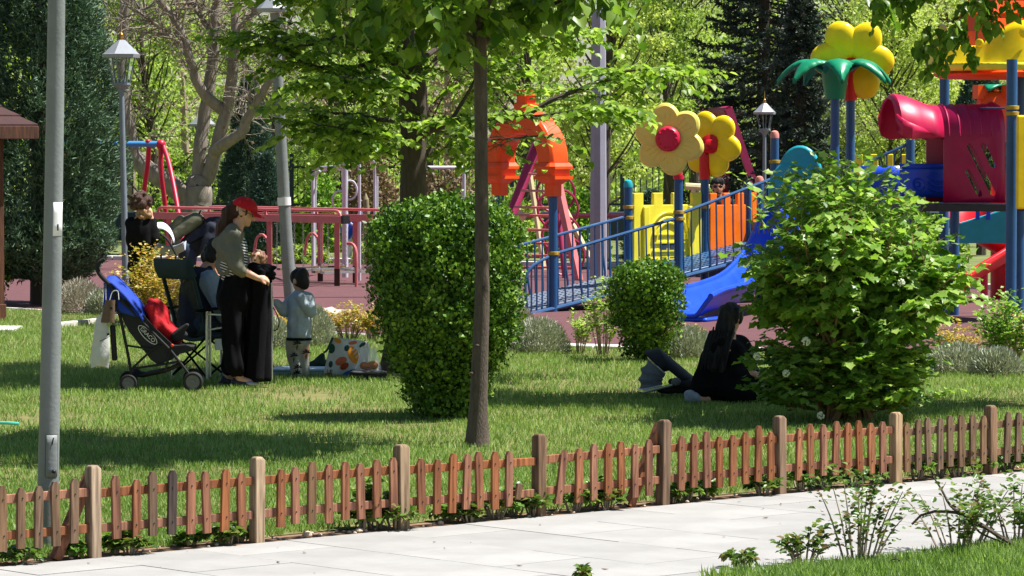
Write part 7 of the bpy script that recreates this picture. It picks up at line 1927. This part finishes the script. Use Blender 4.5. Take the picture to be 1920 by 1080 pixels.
patch(.72, .62, .26, .13, -.9, m_po, 'print_bread'); patch(.42, .42, .17, .11, .45, m_pt, 'print_patch'); patch(.55, .30, .13, .09, .6, m_pr, 'print_patch'); patch(.06, .70, .10, .13, .4, m_pg, 'print_leaf'); patch(.49, .77, .07, .08, .2, m_pg, 'print_leaf'); patch(.14, .30, .06, .09, .2, m_pg, 'print_leaf')
patch(.18, .93, .12, .06, -.3, m_po, 'print_patch'); patch(.72, .10, .26, .10, .55, m_pbl, 'print_patch'); patch(.15, .02, .12, .06, .2, m_pr, 'print_patch'); patch(.62, .92, .12, .05, .2, m_pt, 'print_patch'); patch(.90, .90, .10, .05, .7, m_pg, 'print_leaf')
for k in range(3):
    a_, b_ = bagf(.66 + .07 * k, .72 - .09 * k), bagf(.72 + .07 * k, .80 - .09 * k); mb = MB(); mb.tube([a_ + V(0, -.014, 0), b_ + V(0, -.014, 0)], .005, 6); mb.build('print_score', m_tote, pb)
text_mesh('print_letters', 'LF', .055, m_black, bagf(.16, .10) + V(0, -.008, 0), bagf(.3, .1) - bagf(.1, .1), UP, pb)
mb = MB(); mb.tube(curve([bagf(.02, .98), B(614, 655, -.03), B(606, 662, -.04)], 8), .013, 6, squash=.35); mb.build('handle', m_pg, pb)
c = G(598, 695); gbg = blob([('c', c + V(-.06, 0, .04), .05, c + V(.06, .02, .04), .06), ('c', c + V(.0, 0, .07), .06, c + V(.03, 0, .14), .02)], .009, 3, M('bag_green', lin(30, 56, 46), .8, .2, 14, .3, 40), 'green_bag', None); tag(gbg, 'small dark green cloth bag between the toddler and the printed bag', 'bag')
c = G(690, 712); tr_ = thing('black_tray', 'round black food container on the grass left of the big hedge foot', 'container', c)
mb = MB(); mb.lathe([(.0, 0), (.13, 0), (.15, .035), (.155, .055), (.14, .06), (.0, .06)], c, 24, cap=False, sx=1.1); mb.build('bowl', m_foam, tr_)
mb = MB(); mb.lathe([(.0, .06), (.15, .062), (.152, .072), (.12, .08), (0, .082)], c, 24, cap=False, sx=1.1); mb.build('lid', M('lid_grey', (.10, .10, .11), .25, .1, 10), tr_)
br = blob([('c', c + V(-.04, .02, .12), .038, c + V(.05, .02, .125), .040)], .008, 2, M('bread', lin(176, 116, 80), .8, .2, 25, .4, 60), 'bread_roll', None); tag(br, 'brown bread roll in a clear bag on the black container', 'bread')
m_film = bpy.data.materials.new('clear_film'); m_film.use_nodes = True; nt = m_film.node_tree; tb2 = nt.nodes.new('ShaderNodeBsdfTransparent'); mx2 = nt.nodes.new('ShaderNodeMixShader'); mx2.inputs[0].default_value = .35
nt.nodes['Principled BSDF'].inputs['Base Color'].default_value = (.8, .82, .85, 1); nt.nodes['Principled BSDF'].inputs['Roughness'].default_value = .2; nt.links.new(tb2.outputs[0], mx2.inputs[1]); nt.links.new(nt.nodes['Principled BSDF'].outputs[0], mx2.inputs[2]); nt.links.new(mx2.outputs[0], nt.nodes['Material Output'].inputs['Surface'])
rr3 = random.Random(3); fl_ = MB(); fl_.surf(lambda u, v: c + V((.10 + .02 * math.sin(7 * u * 6.283)) * math.cos(6.283 * u) * (1 - .45 * v), .07 * math.sin(6.283 * u) * (1 - .4 * v) + .06, .08 + .20 * v + .015 * math.sin(19 * u)), 40, 10, wrapu=True)
o = fl_.build('plastic_bag', m_film, None, c + V(0, 0, .08)); tag(o, 'crumpled clear plastic bag standing on the black container', 'bag')

# ---- woman in black sitting on the grass, with a carrycot hood beside her
D = 29.3
wb = thing('person', 'woman in black with long dark hair sitting on the grass beside the loose bush', 'person', (X(1365, D), D, 0))
q = lambda px, py, dy=0.0: P(px, py, D + dy)
hs, hq, hR = head(q(1371, 597), V(.62, .74, -.25), 1.02)
bd_ = hs + [('c', q(1369, 620), .055, q(1366, 642), .06), ('c', q(1352, 655, -.1), .09, q(1384, 655, .1), .09), ('c', q(1368, 670), .135, q(1366, 720), .14), ('c', q(1366, 725), .17, q(1366, 735), .17), ('c', q(1340, 655, -.14), .058, q(1346, 705, -.16), .048), ('c', q(1346, 705, -.16), .045, q(1404, 702, -.10), .028),
            ('c', q(1392, 655, .13), .058, q(1410, 700, .2), .046), ('c', q(1410, 700, .2), .044, q(1420, 705, .05), .028), ('c', q(1380, 740, -.1), .09, q(1432, 735, -.05), .065), ('c', q(1432, 735, -.05), .06, q(1330, 748, -.16), .045), ('c', q(1385, 738, .15), .09, q(1440, 725, .25), .065), ('c', q(1440, 725, .25), .06, q(1390, 748, .3), .045), ('c', q(1325, 748, -.17), .04, q(1302, 748, -.2), .034)]
bd_ += hand(q(1405, 702, -.10), V(.8, .3, .1), V(0, -.4, .9), .95, .8) + hand(q(1420, 705, .05), V(.6, .2, .2), V(0, -.2, .9), .95, .8)
blob(bd_, .014, 3, skin, 'body', wb)
blob([('c', q(1350, 652, -.1), .10, q(1386, 652, .1), .10), ('c', q(1367, 668), .155, q(1365, 725), .185), ('c', q(1365, 728), .2, q(1366, 738), .21), ('c', q(1338, 726, -.1), .15, q(1400, 732, -.02), .16), ('c', q(1345, 690, -.05), .13, q(1392, 695, .05), .13), ('c', q(1338, 662, -.12), .085, q(1324, 728, -.13), .115), ('c', q(1345, 645, -.08), .08, q(1390, 645, .1), .08), ('c', q(1338, 655, -.14), .075, q(1344, 705, -.17), .066), ('c', q(1344, 705, -.17), .062, q(1396, 702, -.11), .046), ('c', q(1392, 655, .13), .075, q(1412, 700, .2), .062), ('c', q(1412, 700, .2), .06, q(1420, 704, .08), .04)], .016, 3, c_black, 'tunic', wb)
blob([('c', q(1372, 738, -.1), .12, q(1436, 736, -.05), .09), ('c', q(1436, 736, -.05), .085, q(1332, 747, -.16), .06), ('c', q(1382, 738, .15), .115, q(1442, 727, .25), .085), ('c', q(1442, 727, .25), .08, q(1392, 747, .3), .06), ('c', q(1340, 735, -.1), .1, q(1366, 738, .1), .14)], .017, 3, c_black, 'trousers', wb)
blob([('e', hq(-.015, 0, .03), (.11, .094, .10), hR), ('c', hq(-.06, 0, 0), .076, q(1358, 626, -.05), .072), ('c', q(1358, 626, -.05), .072, q(1347, 655, -.14), .07), ('c', q(1345, 655, -.16), .062, q(1338, 688, -.20), .045), ('c', q(1332, 660, -.12), .055, q(1322, 688, -.15), .028), ('c', q(1352, 670, -.16), .05, q(1350, 695, -.19), .03)], .010, 2, h_black, 'hair', wb)
for i in range(26):
    rr2 = random.Random(i); x0 = rr2.uniform(1312, 1366); mb = MB(); mb.tube(curve([q(x0 + 14, 612 + rr2.uniform(0, 12), -.13), q(x0 + 4, 650, -.20), q(x0 - 4, 690 + rr2.uniform(-8, 8), -.235)], 8), [.007, .008, .008, .008, .007, .006, .004, .002], 5); mb.build('hair_strand', h_black, wb)
blob([('c', q(1304, 747, -.2), .05, q(1292, 741, -.2), .042), ('e', q(1295, 745, -.2), (.05, .055, .06))], .008, 3, M('shoe_grey', lin(150, 160, 172), .7, .15, 18), 'shoe', wb)

D = 29.9
cc = thing('carrycot', 'grey pram hood with a silver rim lying on the grass beside the seated woman', 'pram', (X(1258, D), D, 0))
pv = P(1262, 714, D)
def hoodp(ang, v, R_=1.0):
    a = math.pi * v; L_ = R_ * .255 * (.35 + .65 * math.sin(a) ** .6); return pv + V(math.cos(ang) * L_ * 1.12, -.20 * math.cos(a), math.sin(ang) * L_)
ribs = [2.35, 2.75, 3.1, 3.42]
mh = M('hood_grey', lin(98, 104, 112), .8, .12, 14, .3, 70); mh2 = M('hood_dark', lin(30, 33, 42), .8, .15, 14, .3, 70)
for i in range(3):
    mb = MB(); a0, a1 = ribs[i], ribs[i + 1]
    mb.surf(lambda u, v: hoodp(a0 + (a1 - a0) * u, v, 1 - .08 * math.sin(math.pi * u)), 8, 22); mb.build('hood_panel', mh, cc, solid=.006)
mb = MB(); px2m = D / F; va, vb, vc = V(-55, 0, 54), V(-26, 0, 61), V(40, 0, 6)
vis = lambda u: (va.lerp(vb, u / .3) if u < .3 else vb.lerp(vc, (u - .3) / .7)) * px2m
mb.surf(lambda u, v: pv + vis(u) * (.35 + .65 * math.sin(math.pi * v) ** .6) + V(0, -.20 * math.cos(math.pi * v), 0), 14, 22); mb.build('hood_visor', mh2, cc, solid=.006)
mb = MB(); mb.tube([hoodp(2.33, v, 1.02) for v in np.linspace(0, 1, 26)], .013, 8, squash=.6); mb.build('rim', m_alu, cc)
mb = MB(); mb.tube([hoodp(3.42, v, 1.02) for v in np.linspace(0, 1, 26)], .011, 8, squash=.6); mb.tube([P(1204, 737, D - .2), P(1262, 722, D - .2)], .012, 8); mb.build('base_rail', m_alu, cc)
blob([('c', P(1260, 716, D - .18), .035, P(1292, 722, D - .18), .05), ('c', P(1260, 716, D + .18), .035, P(1292, 722, D + .18), .05), ('c', P(1280, 728, D - .15), .05, P(1280, 728, D + .15), .05), ('c', P(1290, 725, D - .12), .06, P(1302, 728, D + .12), .06), ('c', P(1235, 733, D - .14), .02, P(1275, 730, D - .14), .04), ('c', P(1235, 733, D + .14), .02, P(1275, 730, D + .14), .04)], .012, 3, m_strk, 'cot_body', cc)
mb = MB(); mb.ell(P(1268, 716, D - .222), (.04, .012, .035)); mb.build('hinge', m_hub, cc)

# ---- people further back
D = 42.0
wl = thing('person', 'woman in black with curly dark hair, hand to her face, beside the juniper', 'person', (X(265, D), D, 0)); q = lambda px, py, dy=0.0: P(px, py, D + dy)
hs, hq, hR = head(q(266, 383), V(.5, .85, 0), 1.0)
blob(hs + [('c', q(266, 400), .05, q(265, 412), .055), ('c', q(252, 418, 0), .06, q(280, 418, .05), .06), ('c', q(265, 425), .125, q(264, 470), .12), ('c', q(264, 470), .12, q(264, 500), .14), ('c', q(283, 420, -.02), .05, q(292, 446, -.05), .042), ('c', q(292, 446, -.05), .04, q(283, 405, -.02), .028), ('c', q(250, 420), .05, q(245, 455), .042), ('c', q(245, 455), .04, q(250, 485, .1), .028),
           ('c', q(258, 505), .085, q(258, 555), .06), ('c', q(258, 555), .06, q(256, 605), .035), ('c', q(272, 505), .085, q(272, 555), .06), ('c', q(272, 555), .06, q(272, 605), .035), ('c', q(256, 608), .035, q(256, 610, .12), .03), ('c', q(272, 608), .035, q(274, 610, .12), .03)] + hand(q(283, 404, -.02), V(-.2, .2, 1), V(.8, -.5, 0), .95, .5) + hand(q(250, 486, .1), V(.2, .2, -1), V(-.8, -.5, 0), .95, .5), .014, 3, skin, 'body', wl)
curls('hair', q(265, 378), .108, 60, h_brown, wl, 4, .028, (1.05, 1, 1.0)); curls('hair_ends', q(268, 403, -.06), .085, 26, h_blond, wl, 5, .026, (1.1, .6, .8))
blob([('c', q(250, 418, 0), .08, q(281, 418, .05), .08), ('c', q(265, 425), .145, q(264, 475), .15), ('c', q(264, 475), .15, q(264, 500), .16), ('c', q(283, 420, -.02), .065, q(294, 446, -.06), .06), ('c', q(294, 446, -.06), .058, q(286, 414, -.03), .045), ('c', q(249, 420), .065, q(244, 455), .058), ('c', q(244, 455), .056, q(249, 482, .08), .042)], .016, 3, c_black, 'jacket', wl)
blob([('c', q(258, 503), .105, q(258, 555), .08), ('c', q(258, 555), .08, q(256, 600), .06), ('c', q(272, 503), .105, q(272, 555), .08), ('c', q(272, 555), .08, q(272, 600), .06)], .017, 3, c_black, 'trousers', wl)
for px in (256, 273): blob([('c', q(px, 609, -.02), .04, q(px, 611, .13), .035)], .010, 2, c_black, 'shoe', wl)

D = 43.0
bp_ = thing('person', 'person in a black hoodie bending forward with an olive backpack', 'person', (X(352, D), D, 0)); q = lambda px, py, dy=0.0: P(px, py, D + dy)
hs, hq, hR = head(q(424, 438), V(.7, .1, -.7), 1.0)
blob(hs + [('c', q(352, 470), .13, q(375, 440), .12), ('c', q(375, 440), .13, q(402, 425), .12), ('c', q(404, 425), .06, q(418, 434), .055), ('c', q(396, 428, -.16), .055, q(388, 470, -.2), .045), ('c', q(388, 470, -.2), .042, q(396, 500, -.12), .028), ('c', q(398, 428, .16), .055, q(398, 470, .18), .045), ('c', q(398, 470, .18), .042, q(402, 500, .1), .028),
           ('c', q(350, 475, -.09), .09, q(356, 545, -.1), .062), ('c', q(356, 545, -.1), .06, q(350, 602, -.1), .036), ('c', q(350, 475, .09), .09, q(352, 545, .1), .062), ('c', q(352, 545, .1), .06, q(345, 602, .1), .036), ('c', q(350, 605, -.1), .036, q(368, 606, -.1), .03), ('c', q(345, 605, .1), .036, q(362, 606, .1), .03)] + hand(q(396, 500, -.12), V(.2, .1, -1), V(-.8, 0, 0), .95, .6) + hand(q(402, 500, .1), V(.2, .1, -1), V(-.8, 0, 0), .95, .6), .014, 3, skin2, 'body', bp_)
blob([('c', q(356, 464), .15, q(376, 440), .145), ('c', q(376, 440), .15, q(402, 426), .14), ('c', q(396, 428, -.16), .075, q(386, 468, -.2), .066), ('c', q(386, 468, -.2), .064, q(394, 490, -.14), .045), ('c', q(398, 428, .16), .075, q(398, 468, .18), .066), ('c', q(398, 468, .18), .064, q(401, 490, .12), .045), ('c', q(408, 416, -.06), .07, q(408, 416, .06), .07)], .016, 3, c_navy, 'hoodie', bp_)
blob([('c', q(350, 470, -.09), .115, q(357, 545, -.1), .082), ('c', q(357, 545, -.1), .08, q(351, 596, -.1), .062), ('c', q(350, 470, .09), .115, q(353, 545, .1), .082), ('c', q(353, 545, .1), .08, q(346, 596, .1), .062)], .017, 3, c_jean, 'trousers', bp_)
for px, dy in ((350, -.1), (345, .1)): blob([('c', q(px, 606, dy), .042, q(px + 20, 607, dy), .036)], .010, 2, c_black, 'shoe', bp_)
bkp = thing('backpack', 'olive green backpack worn by the bending person', 'backpack', q(355, 430)); bkd = V(.62, 0, .34).normalized(); bku = V(-.48, 0, .88)
bsh = lambda a, b_, dy: q(356, 430) + bkd * a + bku * b_ + V(0, dy, 0)
blob([('c', bsh(-.16, .04, -.10), .085, bsh(.14, .06, -.09), .075), ('c', bsh(-.16, .04, .10), .085, bsh(.14, .06, .09), .075), ('c', bsh(-.16, .08, 0), .08, bsh(.12, .09, 0), .07)], .012, 2, m_olive, 'pack', bkp)
blob([('c', bsh(-.18, .10, -.09), .06, bsh(-.04, .15, -.09), .055), ('c', bsh(-.18, .10, .09), .06, bsh(-.04, .15, .09), .055)], .012, 2, m_olive, 'pocket', bkp)
mb = MB(); mb.tube(curve([bsh(.18, .08, -.08), bsh(.22, .02, -.12), bsh(.16, -.14, -.16), bsh(-.05, -.15, -.16)], 10), .014, 6, squash=.5); mb.tube(curve([bsh(.18, .10, -.03), bsh(.22, .14, 0), bsh(.18, .10, .03)], 6), .008, 6); mb.build('strap', c_black, bkp)
D = 42.6
wp = thing('pram', 'white pram with a black handle between the curly-haired woman and the bending person', 'pram', (X(303, D), D, 0))
mb = MB(); mb.surf(lambda u, v: P(300, 455, D) + V(.17 * math.cos(math.pi * u) * (1 - .1 * v), .19 * (2 * v - 1), .24 * math.sin(math.pi * u) * math.sqrt(max(.02, 1 - (2 * v - 1) ** 2 * .5))), 16, 10); mb.build('hood', M('pram_white', lin(226, 226, 232), .7, .05, 14), wp, solid=.008)
mb = MB(); mb.surf(lambda u, v: P(318, 470, D) + V(.30 * (u - .5) * 1.2, .17 * (2 * v - 1), .10 * (2 * v - 1) ** 2 + .06 * (2 * u - 1) ** 2 - .05), 12, 10); mb.build('cot', M('pram_grey', lin(150, 156, 164), .7, .08, 14), wp, solid=.01)
for dy in (-.2, .2):
    mb = MB(); mb.tube(curve([P(286, 432, D + dy), P(300, 438, D + dy), P(316, 452, D + dy), P(330, 478, D + dy)], 12), .013, 8); mb.tube([P(330, 478, D + dy), P(300, 600, D + dy)], .012, 8); mb.tube([P(300, 475, D + dy), P(336, 600, D + dy)], .012, 8); mb.build('frame', m_strk, wp)
    for px in (298, 337):
        mb = MB(); c = P(px, 0, D + dy); c.z = .1; mb.lathe([(.04, -.015), (.09, -.018), (.1, 0), (.09, .018), (.04, .015)], c, 18, Matrix.Rotation(math.pi / 2, 3, 'X')); mb.build('wheel', m_tyre, wp)
D = 39.0
gl = thing('person', 'small girl with light brown hair and a pink top, half hidden behind the standing woman', 'person', (X(487, D), D, 0)); q = lambda px, py, dy=0.0: P(px, py, D + dy)
q = lambda px, py, dy=0.0: P(px - 4, py + 5, D + dy)
hs, hq, hR = head(q(488, 482), V(-.7, -.6, -.1), .8)
blob(hs + [('c', q(488, 496), .04, q(488, 506), .042), ('c', q(488, 515), .09, q(488, 560), .09), ('c', q(475, 512), .036, q(470, 540), .03), ('c', q(470, 540), .028, q(476, 562, -.06), .022), ('c', q(501, 512), .036, q(506, 540), .03), ('c', q(506, 540), .028, q(503, 564), .022), ('c', q(482, 565), .055, q(482, 600), .042), ('c', q(482, 600), .04, q(481, 630), .028), ('c', q(494, 565), .055, q(494, 600), .042), ('c', q(494, 600), .04, q(495, 630), .028), ('c', q(481, 631), .026, q(478, 633, -.07), .024), ('c', q(495, 631), .026, q(494, 633, -.07), .024)] + hand(q(476, 563, -.06), V(0, -.2, -1), V(-1, 0, 0), .6, .5) + hand(q(503, 565), V(0, -.2, -1), V(1, 0, 0), .6, .5), .009, 4, skin, 'body', gl)
eyes(hq, gl, .85)
curls('hair', q(489, 478, .02), .080, 40, M('hair_light_brown', lin(118, 82, 58), .55, .3, 30), gl, 7, .018, (1, 1, 1.05))
blob([('c', q(477, 512), .05, q(499, 512), .05), ('c', q(488, 520), .105, q(488, 565), .115)], .010, 3, c_pink, 'top', gl)
blob([('c', q(482, 562), .07, q(482, 620), .05), ('c', q(494, 562), .07, q(494, 620), .05)], .010, 3, c_jean, 'trousers', gl)
D = 52.5
mn = thing('person', 'man with short dark hair and sunglasses standing behind the orange castle panel', 'person', (X(1347, D), D, 0)); q = lambda px, py, dy=0.0: P(px, py, D + dy)
hs, hq, hR = head(q(1347, 350), V(-.15, -1, -.05), 1.08)
blob(hs + [('c', q(1347, 362), .06, q(1347, 374), .065), ('c', q(1328, 382), .075, q(1366, 382), .075), ('c', q(1347, 390), .15, q(1347, 440), .14), ('c', q(1325, 384), .06, q(1320, 425), .048), ('c', q(1320, 425), .045, q(1324, 455), .03), ('c', q(1369, 384), .06, q(1374, 425), .048), ('c', q(1374, 425), .045, q(1370, 455), .03), ('c', q(1338, 450), .09, q(1338, 500), .065), ('c', q(1338, 500), .06, q(1337, 540), .04), ('c', q(1356, 450), .09, q(1356, 500), .065), ('c', q(1356, 500), .06, q(1357, 540), .04), ('c', q(1337, 541), .038, q(1336, 542, -.15), .034), ('c', q(1357, 541), .038, q(1358, 542, -.15), .034)] + hand(q(1324, 456), V(0, -.1, -1), V(-1, 0, 0), 1, .4) + hand(q(1370, 456), V(0, -.1, -1), V(1, 0, 0), 1, .4), .014, 3, skin2, 'body', mn)
blob([('e', hq(-.012, 0, .062), (.105, .092, .078), hR), ('e', hq(-.05, 0, .0), (.065, .092, .065), hR)], .009, 2, h_black, 'hair', mn)
blob([('e', hq(.055, 0, -.075), (.04, .045, .03), hR)], .008, 2, M('stubble', lin(110, 82, 68), .8), 'beard', mn)
mb = MB()
for b_ in (.036, -.036): mb.ell(hq(.098, b_, .008), (.008, .032, .022), hR, 10, 6)
mb.tube([hq(.09, .08, .014), hq(-.01, .092, .014)], .004, 5); mb.tube([hq(.09, -.08, .014), hq(-.01, -.092, .014)], .004, 5); mb.tube([hq(.10, .05, .016), hq(.10, -.05, .016)], .005, 5); mb.build('sunglasses', m_lens, mn)
blob([('c', q(1327, 382), .09, q(1367, 382), .09), ('c', q(1347, 390), .17, q(1347, 445), .16), ('c', q(1325, 384), .075, q(1320, 425), .062), ('c', q(1369, 384), .075, q(1374, 425), .062)], .016, 3, c_navy, 'shirt', mn)
blob([('c', q(1338, 448), .11, q(1338, 530), .07), ('c', q(1356, 448), .11, q(1356, 530), .07)], .017, 3, c_jean, 'trousers', mn)
